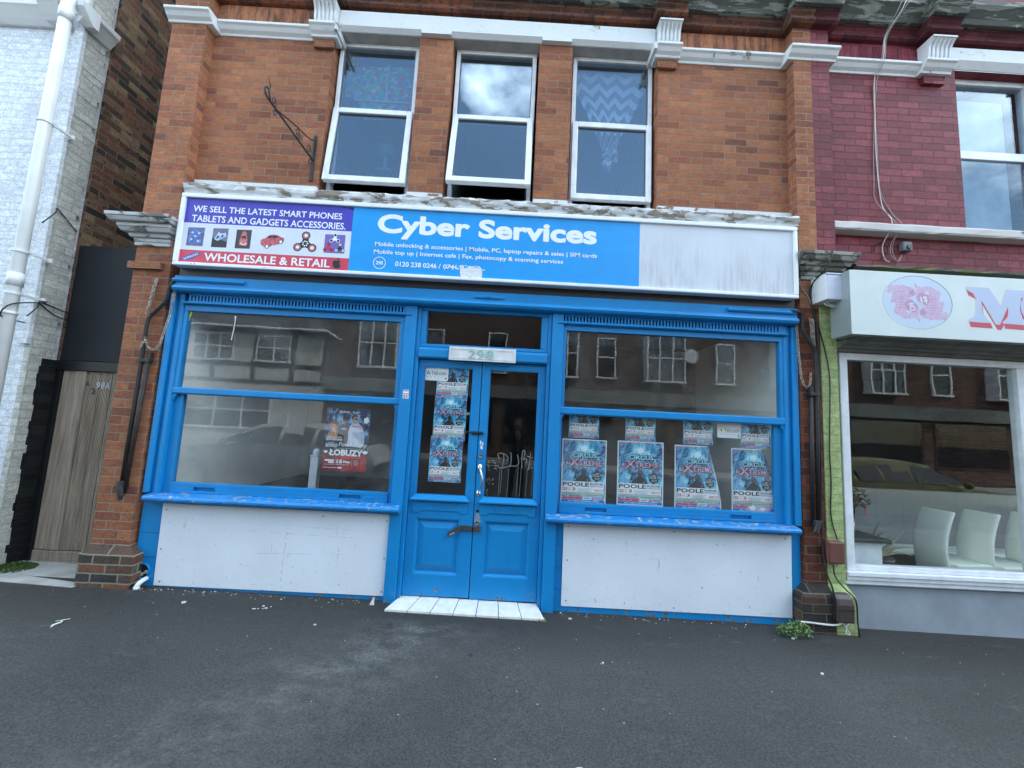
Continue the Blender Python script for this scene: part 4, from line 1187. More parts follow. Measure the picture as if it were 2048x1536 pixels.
# ================================================================== the shop sign
SIGN = thing("shop_sign", (-0.236,-0.165,2.85), "long framed shop sign with blue middle reading Cyber Services over the blue shopfront", "shop sign")
mb = MB()
SX0, SX1, SZ0, SZ1 = -3.105, 2.634, 2.852, 3.545
mb.box(SX0, SX1, -0.218, -0.13, SZ1-0.040, SZ1); mb.box(SX0, SX1, -0.218, -0.13, SZ0, SZ0+0.032)
mb.box(SX0, SX0+0.040, -0.218, -0.13, SZ0+0.032, SZ1-0.040); mb.box(SX1-0.034, SX1, -0.218, -0.13, SZ0+0.032, SZ1-0.040)
mb.build("sign_frame", M_ALU, SIGN, bevel=0.007)
mb = MB(); mb.box(SX0+0.02, SX1-0.02, -0.155, -0.135, SZ0+0.02, SZ1-0.02); mb.build("backing_board", M_INKB, SIGN)
YP = -0.197
z0, z1 = SZ0+0.032, SZ1-0.040
mb = MB().mat(1); mb.box(-3.065,-1.522,YP,-0.156,3.006,3.266)
mb.mat(0); mb.prism([(-3.065,3.266),(-1.522,3.266),(-1.522,3.474),(-1.594,3.494),(-1.663,3.502),(-1.72,z1),(-3.065,z1)], YP, -0.156)
mb.mat(2); mb.box(-3.065,-1.522,YP,-0.156,z0,3.006)
PA = mb.build("printed_panel", [M_PURPLE, M_SIGNW, M_SIGNR], SIGN)
mb = MB(); mb.box(-1.522,1.156,YP-0.001,-0.156,z0,z1); PB = mb.build("blue_panel", M_SIGNB, SIGN)
mb = MB(); mb.box(1.156,2.600,YP,-0.156,z0,z1); mb.build("blank_panel", M_SIGNGREY, SIGN)
YT = YP-0.0012
mb = MB()
put_text(mb, "WE SELL THE LATEST SMART PHONES", -2.996, -1.622, 3.375, 3.436, YT, 0.016); mb.build("lettering", M_LET, PA)
mb = MB(); put_text(mb, "TABLETS AND GADGETS ACCESSORIES.", -2.998, -1.582, 3.279, 3.344, YT, 0.016); mb.build("lettering", M_LET, PA)
mb = MB(); put_text(mb, "WHOLESALE & RETAIL", -2.838, -1.692, 2.908, 2.985, YT, 0.020)
mb.build("lettering", M_LET, PA)
# phone-maker oval, tilted, with its name
mb = MB()
ca, sa = math.cos(0.42), math.sin(0.42)
def rotp(u, v, cx=-2.958, cz=2.944): return (cx+u*ca-v*sa, cz+u*sa+v*ca)
mb.prism([rotp(0.088*math.cos(a), 0.024*math.sin(a)) for a in [2*math.pi*i/28 for i in range(28)]], YP-0.0008, YP-0.0002)
ov = mb.build("brand_oval", flat("oval_blue", (0.05,0.09,0.42), 0.4), PA)
mb = MB(); put_text(mb, "SAMSUNG", -0.068, 0.068, -0.0095, 0.0095, 0, 0.015, fn=lambda u, v: (rotp(u,v)[0], YP-0.0014, rotp(u,v)[1])); mb.build("brand_lettering", M_LET, ov)
# apple with a bite and a leaf
def arc(cx, cz, r, a0, a1, n=10): return [(cx+r*math.cos(math.radians(a0+(a1-a0)*i/n)), cz+r*math.sin(math.radians(a0+(a1-a0)*i/n))) for i in range(n+1)]
ap = [(0,.62),(-.16,.70),(-.40,.66),(-.60,.44),(-.66,.10),(-.58,-.26),(-.40,-.60),(-.20,-.76),(0,-.68),(.20,-.76),(.40,-.60),(.56,-.30),(.58,-.24),(.44,-.12),(.36,.06),(.37,.28),(.48,.44),(.52,.48),(.40,.62),(.20,.71)]
mb = MB(); mb.prism([(-1.627+x*0.062, 2.944+z*0.055) for x, z in ap], YP-0.0012, YP-0.0002)
mb.prism([(-1.627+x*0.062, 2.944+z*0.055) for x, z in [(0.0,.74),(.02,.92),(.16,1.10),(.30,1.14),(.28,.96),(.16,.80)]], YP-0.0012, YP-0.0002)
mb.build("fruit_emblem", M_INKB, PA)
# the printed pictures on the white band
def pic_mat(name, cols, sc_=14.0):
    s = NT(name); c = s.ramp(s.noise(sc_, 5, 0.65, dist=1.0), cols); s.set(c, 0.45); return s.m
def quadp(mb, p, d): mb.prism(p, YP-d, YP-0.0001)
mb = MB(); quadp(mb, [(-3.018,3.045),(-2.866,3.045),(-2.864,3.224),(-3.017,3.220)], 0.0005)
mb.mat(1)
for rr, zz in ((.068,.045),(.062,.0),(.066,-.045)): quadp(mb, [(-2.942+x, 3.137+zz+z) for x, z in circle(0,0,rr,0.022,20)], 0.0009)
mb.mat(2)
for dx, dz in ((-.03,.035),(.03,.03),(0,.0),(-.035,-.03),(.03,-.045)): quadp(mb, circle(-2.942+dx, 3.137+dz, .012,.010,12), 0.0013)
pm = [pic_mat("picture_violet", [(0.35,(0.07,0.06,0.18)),(0.6,(0.17,0.14,0.30))]), pic_mat("picture_blue", [(0.35,(0.02,0.04,0.22)),(0.65,(0.12,0.28,0.70))], 40), M_EMB]
mb.build("printed_picture", pm, PA)
mb = MB(); quadp(mb, [(-2.790,3.043),(-2.650,3.044),(-2.648,3.228),(-2.788,3.224)], 0.0005)
mb.mat(1); quadp(mb, [(-2.790,3.043),(-2.650,3.044),(-2.649,3.10),(-2.789,3.135)], 0.0008)
mb.mat(2); quadp(mb, [(-2.77,3.12),(-2.735,3.105),(-2.66,3.15),(-2.672,3.185),(-2.71,3.175),(-2.735,3.19)], 0.0012)
mb.mat(3); quadp(mb, [(-2.755,3.128),(-2.738,3.121),(-2.722,3.15),(-2.738,3.156)], 0.0015); quadp(mb, [(-2.71,3.142),(-2.695,3.136),(-2.685,3.160),(-2.698,3.166)], 0.0015)
mb.build("printed_picture", [pic_mat("picture_greyviolet", [(0.35,(0.10,0.09,0.19)),(0.6,(0.18,0.17,0.25))]), M_INKB, pic_mat("picture_silver", [(0.4,(0.22,0.36,0.55)),(0.6,(0.6,0.7,0.8))], 50), M_INKN], PA)
mb = MB(); quadp(mb, [(-2.574,3.043),(-2.436,3.045),(-2.435,3.226),(-2.573,3.223)], 0.0005)
def carfront(mb, cx, cz, s):
    mb.mat(1); quadp(mb, [(cx+x*s, cz+z*s) for x, z in [(-.36,-.72),(.36,-.72),(.42,-.50),(.40,-.15),(.30,.30),(.22,.72),(.05,.85),(-.15,.82),(-.26,.66),(-.32,.25),(-.42,-.12),(-.44,-.5)]], 0.0009)
    mb.mat(2); quadp(mb, [(cx+x*s, cz+z*s) for x, z in [(-.26,.10),(.28,.06),(.20,.32),(-.22,.35)]], 0.0012)
    mb.mat(3); quadp(mb, circle(cx-.26*s, cz-.45*s, .09*s, .07*s, 10), 0.0012); quadp(mb, circle(cx+.27*s, cz-.47*s, .09*s, .07*s, 10), 0.0012)
    quadp(mb, [(cx-.2*s,cz-.62*s),(cx+.2*s,cz-.64*s),(cx+.2*s,cz-.56*s),(cx-.2*s,cz-.54*s)], 0.0012)
carfront(mb, -2.500, 3.135, 0.088)
mb.build("printed_picture", [flat("picture_dark", (0.03,0.03,0.035), 0.45), pic_mat("picture_red", [(0.4,(0.45,0.07,0.07)),(0.62,(0.62,0.22,0.2))], 30), M_INKB, M_PAPER], PA)
# red car cut-out
mb = MB(); s_ = 0.128; cx, cz = -2.238, 3.128
car = [(-.80,-.28),(-.84,-.02),(-.74,.14),(-.50,.22),(-.30,.44),(-.02,.52),(.34,.50),(.56,.38),(.80,.30),(.84,.10),(.74,-.08),(.40,-.22),(.02,-.30),(-.20,-.44),(-.46,-.50)]
quadp(mb, [(cx+x*s_, cz+z*s_) for x, z in car], 0.0005)
mb.mat(1); quadp(mb, [(cx+x*s_, cz+z*s_) for x, z in [(-.44,.22),(-.26,.40),(-.05,.46),(-.10,.24)]], 0.0009); quadp(mb, [(cx+x*s_, cz+z*s_) for x, z in [(-.04,.24),(0.0,.46),(.30,.44),(.44,.32)]], 0.0009)
for x, z in ((-.34,-.40),(.60,.0)): quadp(mb, circle(cx+x*s_, cz+z*s_, .15*s_, .17*s_, 16), 0.0010)
mb.mat(2)
for x, z in ((-.34,-.40),(.60,.0)): quadp(mb, circle(cx+x*s_, cz+z*s_, .10*s_, .12*s_, 14), 0.0013)
quadp(mb, [(cx+x*s_, cz+z*s_) for x, z in [(.52,.40),(.80,.52),(.84,.44),(.62,.36)]], 0.0013)
mb.build("printed_car", [pic_mat("car_red", [(0.4,(0.42,0.05,0.08)),(0.6,(0.60,0.14,0.18))], 30), M_INKB, M_PAPER], PA)
def spinner(mb, cx, cz, R, r, cols, d0):
    """three-lobed toy seen from above"""
    lobes = [(cx+R*math.cos(math.radians(a)), cz+R*math.sin(math.radians(a))) for a in (90,210,330)]
    mb.mat(cols[0])
    for lx, lz in lobes:
        dx, dz = lx-cx, lz-cz; L = math.hypot(dx, dz); px, pz = -dz/L, dx/L
        w0, w1 = r*0.85, r*0.55
        quadp(mb, [(cx+px*w0,cz+pz*w0),(cx-px*w0,cz-pz*w0),(lx-px*w1,lz-pz*w1),(lx+px*w1,lz+pz*w1)], d0)
        quadp(mb, circle(lx, lz, r, r, 20), d0+0.0002)
    quadp(mb, circle(cx, cz, r*0.95, r*0.95, 20), d0+0.0003)
    for lx, lz in lobes:
        mb.mat(cols[1]); quadp(mb, circle(lx, lz, r*0.74, r*0.74, 18), d0+0.0005)
        mb.mat(cols[2]); quadp(mb, circle(lx, lz, r*0.36, r*0.36, 14), d0+0.0008)
    mb.mat(cols[3])
    for k in range(7):
        a = 2*math.pi*k/7; quadp(mb, circle(cx+r*0.55*math.cos(a), cz+r*0.55*math.sin(a), r*0.17, r*0.17, 8), d0+0.0008)
mb = MB(); spinner(mb, -1.936, 3.125, 0.077, 0.040, (0,1,2,2), 0.0004)
mb.build("printed_spinner", [M_INKB, flat("spinner_red", (0.50,0.16,0.17), 0.45), M_PAPER], PA)
mb = MB(); quadp(mb, [(-1.762,3.047),(-1.573,3.049),(-1.575,3.228),(-1.761,3.226)], 0.0004)
spinner(mb, -1.668, 3.185, 0.036, 0.017, (1,2,2,1), 0.0008); spinner(mb, -1.720, 3.095, 0.036, 0.017, (3,2,3,3), 0.0008); spinner(mb, -1.615, 3.095, 0.036, 0.017, (2,1,2,2), 0.0008)
mb.build("printed_spinner", [flat("picture_lilac", (0.16,0.11,0.42), 0.45), M_PAPER, M_INKB, M_INKR], PA)
# blue panel
mb = MB(); put_bold(mb, "Cyber Services", -1.288, 0.754, 3.215, 3.454, YT-0.001, 0.018, 0.0062); mb.build("lettering", M_LET, PB)
mb = MB(); put_text(mb, "Mobile unlocking & accessories | Mobile, PC, laptop repairs & sales | SIM cards", -1.296, 0.760, 3.128, 3.180, YT-0.001, 0.012); mb.build("lettering", M_LET, PB)
mb = MB(); put_text(mb, "Mobile top up | Internet cafe | Fax, photocopy & scanning services", -1.300, 0.448, 3.054, 3.106, YT-0.001, 0.012); mb.build("lettering", M_LET, PB)
mb = MB(); put_text(mb, "298", -1.272, -1.210, 2.962, 2.996, YT-0.001, 0.02); mb.build("lettering", M_LET, PB)
mb = MB(); put_text(mb, "0120 238 0246 /", -1.096, -0.678, 2.955, 3.002, YT-0.001, 0.016); mb.build("lettering", M_LET, PB)
mb = MB(); put_text(mb, "0741 1", -0.655, -0.480, 2.957, 2.999, YT-0.001, 0.020); mb.build("lettering", M_LET, PB)
mb = MB()
ri = [( -1.2405+0.058*math.cos(a), 2.979+0.058*math.sin(a), -1.2405+0.0525*math.cos(a), 2.979+0.0525*math.sin(a)) for a in [2*math.pi*i/36 for i in range(36)]]
n0 = [(r_[0], YT-0.001, r_[1]) for r_ in ri]+[(r_[2], YT-0.001, r_[3]) for r_ in ri]
mb.add(n0, [(i, (i+1) % 36, 36+(i+1) % 36, 36+i) for i in range(36)])
mb.build("number_ring", M_LET, PB)
# torn-off patch where the second number was
mb = MB()
tr = random.Random(2)
top = [(-0.50+i*0.021, 2.988+tr.uniform(-.016,.014)) for i in range(10)]; bot = [(-0.296-i*0.021, 2.886+tr.uniform(-.012,.008)) for i in range(10)]
mb.prism(top+[(-0.292,2.95)]+bot+[(-0.497,2.93)], YT-0.0012, YT+0.0001)
for i in range(16):
    x = -0.64+0.36*i/15; mb.prism(splat(x, 2.975+tr.uniform(-.018,.022), tr.uniform(.006,.014), tr.uniform(.004,.009), 60+i, 9), YT-0.0014-0.00005*i, YT+0.0001)
mb.build("torn_patch", flat("torn_vinyl", (0.66,0.69,0.72), 0.6, var=0.15, vscale=40), PB)
mb = MB()
for x, z in ((-2.93,2.868),(-2.90,2.868),(-2.27,2.869),(0.68,3.16),(0.60,2.95),(0.58,2.90)): mb.prism(circle(x,z,.0045,.0045,8), -0.2195, -0.2175)
mb.build("sign_screw", M_STEEL, SIGN)

# ================================================================== number plate over the doors
NP = thing("number_plate", (-0.253,-0.105,2.127), "white house number plate reading 298 over the blue double doors", "number plate")
mb = MB(); mb.box(-0.560,0.056,-0.118,-0.1005,2.127,2.255); mb.build("plate", M_PLATEW, NP, bevel=0.003)
mb = MB()
for a in ((-0.542,0.038,2.232,2.236),(-0.542,0.038,2.146,2.150),(-0.542,-0.538,2.150,2.232),(0.034,0.038,2.150,2.232)): mb.box(a[0],a[1],-0.1215,-0.1181,a[2],a[3])
mb.build("plate_moulding", M_PLATEW, NP)
mb = MB()
for ch, x0, x1 in (("2",-0.385,-0.318),("9",-0.303,-0.236),("8",-0.222,-0.150)):
    vs, fs, asp = text_geo(ch, 0.004, 6)
    def both(y): return [(x0+(x1-x0)*a, y, 2.150+0.076*b) for a, b in vs]
    n = len(vs); mb.add(both(-0.1235), fs); mb.add(both(-0.1185), [tuple(reversed(f)) for f in fs])
mb.build("number_lettering", M_VERDI, NP)

# ================================================================== posters
def circus_bg():
    s = NT("circus_poster_print")
    tc = s.n("ShaderNodeUVMap"); P = s.xyz(tc.outputs[0])
    du = s.math('SUBTRACT', P[0], 0.5); dv = s.math('MULTIPLY', s.math('SUBTRACT', P[1], 0.86), 1.42)
    r = s.math('SQRT', s.math('ADD', s.math('MULTIPLY', du, du), s.math('MULTIPLY', dv, dv)))
    ang = s.math('ARCTAN2', dv, du)
    cv = s.n("ShaderNodeCombineXYZ"); s.l(s.math('MULTIPLY', ang, 5.0), cv.inputs[0]); s.l(s.math('MULTIPLY', r, 1.5), cv.inputs[1])
    rays = s.noise(2.2, 3, 0.5, vec=cv.outputs[0])
    blot = s.noise(7.0, 6, 0.68, vec=tc.outputs[0], dist=0.9)
    t = s.math('ADD', s.math('MULTIPLY', rays, 0.30), s.math('MULTIPLY', blot, 0.85))
    t = s.math('ADD', t, s.math('MULTIPLY', s.ramp(r, [(0.01, 0.42), (0.10, 0.16), (0.25, 0.06), (0.5, 0.03), (0.75, 0.09)]), 1.0))
    c = s.ramp(t, [(0.45, (0.004,0.012,0.045)), (0.55, (0.010,0.085,0.24)), (0.645, (0.04,0.34,0.56)), (0.76, (0.30,0.72,0.84)), (0.90, (0.84,0.93,0.96))])
    pu = s.math('MULTIPLY', s.step(s.math('ABSOLUTE', du), 0.26, 0.5), s.step(P[1], 0.62, 0.9))
    c = s.mix(s.math('MULTIPLY', pu, 0.42), c, s.mix(s.noise(16.0, 3, vec=tc.outputs[0]), (0.05,0.03,0.16), (0.42,0.18,0.42)))
    # lit dome arc
    d2 = s.math('MULTIPLY', s.math('SUBTRACT', P[1], 0.62), 1.42)
    r2 = s.math('SQRT', s.math('ADD', s.math('MULTIPLY', du, du), s.math('MULTIPLY', d2, d2)))
    arc_ = s.math('MULTIPLY', s.math('LESS_THAN', s.math('ABSOLUTE', s.math('SUBTRACT', r2, 0.335)), 0.008), s.math('GREATER_THAN', d2, 0.06))
    c = s.mix(s.math('MULTIPLY', arc_, 0.55), c, (0.55,0.80,0.90))
    s.set(c, 0.35, 0.0, 0.4)
    return s.m
M_CIRC = circus_bg()
def clip_v(poly, vm):
    out = []
    for i in range(len(poly)):
        a, b = poly[i], poly[(i+1) % len(poly)]
        if a[1] <= vm: out.append(a)
        if (a[1] <= vm) != (b[1] <= vm):
            t = (vm-a[1])/(b[1]-a[1]); out.append((a[0]+(b[0]-a[0])*t, vm))
    return out
CIRC_PROTO = {}
def circus_poster(x0, x1, z0, z1, y, label, group, vclip=1.0, warp=None, torn=False, border=0.022, proto=None, tilt=0.0):
    """one printed sheet; everything on it is laid out in sheet space (u,v) and bent with the sheet"""
    if proto is not None:
        r = copy_tree(proto[0], None, label)
        r.location = proto[0].location + Vector((x0-proto[1], y-proto[2], z0-proto[3])); r['group'] = group
        return r
    W, H = x1-x0, z1-z0
    cx = (x0+x1)/2
    def F(u, v, d=0.0):
        if warp: du, dy = warp(u, v)
        else: du, dy = 0.0, 0.0
        if warp: d = d*3.5
        return (x0+(u+du)*W+tilt*(v-0.5)*H, y+dy-d, z0+v*H - tilt*(u-0.5)*W)
    NU, NV = 12, 14
    def grid(u0, u1, v0, v1, d, mb):
        vs = []; fs = []
        for j in range(NV+1):
            for i in range(NU+1): vs.append(F(u0+(u1-u0)*i/NU, v0+(v1-v0)*j/NV, d))
        n = NU+1
        for j in range(NV):
            for i in range(NU): fs.append((j*n+i, j*n+i+1, (j+1)*n+i+1, (j+1)*n+i))
        mb.add(vs, fs)
    mb = MB(); grid(0, 1, 0, vclip, 0, mb)
    # back of the sheet, paper thick
    k = len(mb.v); mb.v += [(a, b+0.0004, c) for a, b, c in mb.v[:k]]; nf = len(mb.f)
    for f in mb.f[:nf]: mb.f.append([i+k for i in reversed(f)]); mb.m.append(0)
    root = mb.build("circus_poster", M_PAPER)
    tag(root, label, "poster", group)
    bd = border
    mb = MB(); grid(bd, 1-bd, bd*0.7, min(vclip, 1-bd*0.7), 0.0005, mb)
    art = mb.build("artwork", M_CIRC, root)
    uv = art.data.uv_layers.new(name="uv")
    n = NU+1; u0, u1 = bd, 1-bd; v0, v1 = bd*0.7, min(vclip, 1-bd*0.7)
    for lp in art.data.loops:
        i, j = lp.vertex_index % n, lp.vertex_index // n
        uv.data[lp.index].uv = (u0+(u1-u0)*i/NU, v0+(v1-v0)*j/NV)
    def poly(mb, pts, d):
        p = clip_v(pts, vclip-0.004) if vclip < 1 else pts
        if len(p) > 2: mb.add([F(a, b, d) for a, b in p], [tuple(range(len(p)))])
    def rect(mb, a, b, c, e, d):
        if not warp: return poly(mb, [(a,c),(b,c),(b,e),(a,e)], d)
        vs = [F(a+(b-a)*i/12, c+(e-c)*j/3, d) for j in range(4) for i in range(13)]
        mb.add(vs, [(j*13+i, j*13+i+1, (j+1)*13+i+1, (j+1)*13+i) for j in range(3) for i in range(12)])
    def txt(mb, s, a, b, c, e, d, bold=0.03):
        if e > vclip: return
        put_text(mb, s, a, b, c, e, 0, bold, fn=lambda u, v: F(u, v, d), res=2)
    # title
    if vclip > 0.8:
        mb = MB()
        mb.mat(0)
        for dx, dv in ((0.010,-0.010),(-0.008,0.006),(0.018,-0.018),(-0.008,-0.006),(0.010,0.006)):
            dd = 0.0008+dx*0.008; txt(mb, "CIRCUS", 0.245+dx, 0.785+dx, 0.710+dv, 0.784+dv, dd, 0.05)
            txt(mb, "E", 0.095+dx, 0.20+dx, 0.600+dv, 0.648+dv, dd, 0.03); txt(mb, "X", 0.17+dx, 0.40+dx, 0.575+dv, 0.700+dv, dd+0.00003, 0.03); txt(mb, "TREME", 0.375+dx, 0.90+dx, 0.588+dv, 0.668+dv, dd, 0.03)
        mb.mat(1); txt(mb, "CIRCUS", 0.245, 0.785, 0.710, 0.784, 0.0012, 0.035)
        mb.mat(2); txt(mb, "E", 0.095, 0.20, 0.600, 0.648, 0.0012, 0.025); txt(mb, "X", 0.17, 0.40, 0.575, 0.700, 0.0014, 0.025); txt(mb, "TREME", 0.375, 0.90, 0.588, 0.668, 0.0012, 0.025)
        mb.mat(3)
        for i, (a, b) in enumerate(((.05,.19),(.21,.24),(.26,.40),(.42,.50),(.55,.70))): rect(mb, a, b, 0.963, 0.974, 0.0008)
        mb.build("title_lettering", [M_INKB, M_INKC, M_INKPU, M_INKO], root)
    # performers: caped figure, pale dancer, motorcyclist
    mb = MB()
    poly(mb, [(.285,.335),(.67,.335),(.64,.37),(.60,.40),(.575,.425),(.545,.44),(.535,.455),(.555,.485),(.55,.525),(.52,.552),(.475,.556),(.44,.535),(.43,.50),(.445,.465),(.455,.452),(.43,.44),(.40,.425),(.375,.40),(.335,.37)], 0.0008)
    mb.mat(1); poly(mb, [(.575,.375),(.60,.36),(.585,.355)], 0.0012)
    mb.mat(2)
    poly(mb, [(.05,.33),(.10,.40),(.08,.45),(.12,.49),(.17,.51),(.20,.47),(.17,.44),(.20,.40),(.26,.36),(.28,.335)], 0.0007)
    mb.mat(0); poly(mb, [(.27,.40),(.30,.42),(.31,.47),(.34,.52),(.36,.49),(.335,.44),(.33,.39),(.30,.37)], 0.0009)
    if vclip > .8:
        for c_ in ((.84,.755),(.90,.80)): poly(mb, splat(c_[0], c_[1], .05, .012, int(c_[0]*100), 14, .55), 0.0008)
        mb.mat(2)
        for c_ in ((.13,.86),(.09,.81),(.17,.90),(.90,.92)): poly(mb, splat(c_[0], c_[1], .022, .022, int(c_[1]*100), 12, .6), 0.0007)
    mb.build("performer_figure", [M_INKB, M_CARD, flat("dancer_blue", (0.16,0.42,0.66), 0.45, var=0.5, vscale=60)], root)
    mb = MB(); poly(mb, splat(.80,.425,.115,.085,9,18,.22), 0.0008)
    mb.mat(1)
    for s_, a, b, c, e in (("ROCK IT",.705,.905,.418,.462),("OUT",.745,.865,.372,.408)): txt(mb, s_, a, b, c, e, 0.0012, 0.03)
    poly(mb, [(.74,.475),(.80,.462),(.87,.485),(.80,.475)], 0.0012)
    mb.build("badge", [M_INKB, flat("badge_silver", (0.42,0.52,0.50), 0.4, var=0.4, vscale=80)], root)
    # lower information panel
    mb = MB(); rect(mb, .035, .955, .155, .335, 0.0008); rect(mb, .035, .955, .012, .045, 0.0007)
    mb.mat(1); rect(mb, .035, .955, .118, .152, 0.0008)
    mb.mat(2); rect(mb, .035, .49, .055, .105, 0.0008); rect(mb, .70, .955, .062, .098, 0.0008)
    mb.mat(0); rect(mb, .50, .685, .060, .100, 0.0008)
    mb.mat(3); rect(mb, .02, .98, .012, .050, 0.0010)
    mb.build("text_panel", [M_PAPER, M_INKGR, M_INKPI, flat("footer_blue", (0.03,0.16,0.36), 0.4)], root)
    mb = MB()
    txt(mb, "POOLE", .045, .625, .258, .322, 0.0012, 0.03)
    txt(mb, "BRANKSOME", .645, .935, .288, .320, 0.0012, 0.02); txt(mb, "RECREATION GROUND", .645, .935, .258, .278, 0.0012, 0.01)
    txt(mb, "Ticket Sales & Information", .06, .46, .126, .144, 0.0012, 0.01)
    for z_ in (.158,.166): rect(mb, .05, .94, z_, z_+.003, 0.0012)
    rect(mb, .50, .94, .128, .133, 0.0012)
    mb.mat(1)
    txt(mb, "25", .045, .145, .192, .240, 0.0012, 0.03); txt(mb, "3", .255, .325, .192, .240, 0.0012, 0.03); txt(mb, "ONLY £7", .745, .935, .186, .222, 0.0012, 0.02)
    txt(mb, "TO", .165, .215, .225, .240, 0.0012, 0.01)
    mb.mat(2)
    txt(mb, "18", .165, .215, .196, .218, 0.0012, 0.01)
    for z_ in (.175,.187,.199,.211,.223): rect(mb, .38, .72-.06*((z_*100)%2), z_, z_+.004, 0.0012)
    mb.mat(3); txt(mb, "ALL NEW PRODUCTION", .16, .86, .022, .040, 0.0013, 0.02)
    mb.mat(1); 
    for a, b in ((.05,.15),(.17,.30),(.32,.47)): rect(mb, a, b, .068, .090, 0.0012)
    mb.mat(2); rect(mb, .515, .66, .070, .090, 0.0012)
    mb.build("panel_lettering", [M_INKB, M_INKR, M_INKG, M_CARD], root)
    if torn:
        mb = MB(); poly(mb, [(.32,.03),(.36,.115),(.42,.10),(.47,.13),(.50,.085),(.56,.12),(.62,.075),(.70,.10),(.80,.06),(.86,.03),(.6,.012)], 0.0016)
        mb.build("torn_strip", flat("torn_pink_paper", (0.60,0.42,0.42), 0.7, var=0.3, vscale=40), root)
        mb = MB(); poly(mb, splat(.46,.07,.07,.035,3,12), 0.0019); poly(mb, splat(.68,.055,.06,.02,5,12), 0.0019); mb.build("torn_white", M_PAPER, root)
    return root
GB, GS, GD = "large circus posters inside the shop window", "cut-down circus posters behind the sash rail", "circus posters stuck on the door glass"
b1 = circus_poster(0.530, 0.942, 0.884, 1.462, -0.020, "large circus poster in the shop window nearest the doors, filling the pane corner", GB)
circus_poster(1.045, 1.472, 0.890, 1.468, -0.020, "flat undamaged large circus poster, second from the doors along the shop window", GB)
def peel3(u, v):
    t = max(0.0, v-0.10)/0.9
    k = max(0.0, u-0.55)/0.45
    return (-0.22*k*t**1.3, 0.05*k*k*t)
def peel4(u, v):
    t = max(0.0, v-0.25)/0.75
    k = max(0.0, u-0.6)/0.4
    return (-0.20*k*t**2.2, 0.06*k*k*t)
circus_poster(1.578, 2.010, 0.876, 1.456, -0.017, "large circus poster with its whole right edge peeling off the window glass", GB, warp=peel3)
circus_poster(2.108, 2.520, 0.878, 1.452, -0.017, "large circus poster with a torn pink strip over its bottom corner", GB, warp=peel4, torn=True)
s1 = circus_poster(0.587, 0.866, 1.476, 1.476+0.395, -0.016, "cut-down circus poster half behind the poster nearest the doors", GS, vclip=0.56, border=0.006)
for i, (x, z, nm) in enumerate(((1.116,1.474,"cut-down circus poster above the flat second large poster"),(1.658,1.467,"cut-down circus poster above the peeling large poster, beside the business sticker"),(2.200,1.461,"cut-down circus poster above the torn large poster at the window end"))):
    circus_poster(x, x+0.279, z, z+0.395, -0.016, nm, GS, proto=(s1, 0.587, -0.016, 1.476))
dp = circus_poster(-0.675, -0.378, 1.390, 1.800, -0.0175, "middle circus poster of the strip on the door glass, taped at its edge", GD, border=0.004)
circus_poster(-0.688, -0.391, 1.012, 1.422, -0.0198, "lowest circus poster on the door glass, above the dark foot of the pane", GD, proto=(dp, -0.675, -0.0175, 1.390))
tp = circus_poster(-0.670, -0.376, 1.792, 2.205, -0.0200, "topmost circus poster on the door glass, half covered by the business sticker", GD, vclip=0.66, border=0.004)
mb = MB(); mb.prism([(-0.395,1.628),(-0.300,1.640),(-0.300,1.668),(-0.398,1.650)], -0.0212, -0.0206)
tag(mb.build("sticky_tape", flat("clear_tape", (0.30,0.34,0.36), 0.3)), "short strip of clear tape holding the middle door poster", "tape")


# party poster in the other window
def velvet_bg():
    s = NT("party_poster_print")
    tc = s.n("ShaderNodeTexCoord"); P = s.xyz(tc.outputs['Generated'])
    blot = s.noise(3.4, 5, 0.6, vec=tc.outputs['Generated'], dist=0.8)
    fineb = s.noise(11.0, 5, 0.7, vec=s.scaled(1,1,1,(4,1,2), tc.outputs['Generated']))
    t = s.math('ADD', s.math('MULTIPLY', blot, 0.7), s.math('MULTIPLY', fineb, 0.35))
    up = s.ramp(t, [(0.44, (0.006,0.008,0.022)), (0.54, (0.02,0.05,0.15)), (0.60, (0.20,0.38,0.58)), (0.70, (0.62,0.70,0.78))])
    up = s.mix(s.step(fineb, 0.58, 0.68), up, (0.50,0.16,0.07))
    lowr = s.ramp(t, [(0.40, (0.05,0.006,0.010)), (0.54, (0.30,0.014,0.018)), (0.70, (0.52,0.05,0.04))])
    mid = (0.014,0.012,0.018)
    c = s.mix(s.step(P[2], 0.22, 0.32), lowr, mid)
    c = s.mix(s.step(P[2], 0.36, 0.50), c, up)
    s.set(c, 0.3, 0.0, 0.45)
    return s.m
BV = MB(); bx0, bx1, bz0, bz1 = -1.664, -1.262, 1.066, 1.634
BV.prism([(bx0,bz0),(bx1,bz0),(bx1+0.003,bz1),(bx0+0.003,bz1)], -0.0240, -0.0236)
bv = BV.build("party_poster", velvet_bg())
tag(bv, "dark red and blue party poster with three people on the shop window", "poster")
def B(u, v, d): return (bx0+u*(bx1-bx0), -0.0240-d, bz0+v*(bz1-bz0))
def bpoly(mb, pts, d): mb.add([B(a, b, d) for a, b in pts], [tuple(range(len(pts)))])
def btxt(mb, s, a, b, c, e, d=0.0008, bold=0.03, sh=0.0): put_text(mb, s, a, b, c, e, 0, bold, fn=lambda u, v: B(u, v, d), res=2, shear=sh)
def ell(cx, cz, rx, rz, n=18): return circle(cx, cz, rx, rz, n)
mb = MB()   # three people: materials skin, hair, black, white, grey
mb.mat(3); bpoly(mb, [(.50,.40),(.53,.62),(.56,.72),(.62,.775),(.74,.775),(.84,.72),(.90,.60),(.92,.46),(.86,.38)], 0.0004)
mb.mat(2); bpoly(mb, [(.28,.45),(.29,.60),(.32,.70),(.38,.745),(.46,.745),(.52,.70),(.54,.55),(.53,.42)], 0.0006)
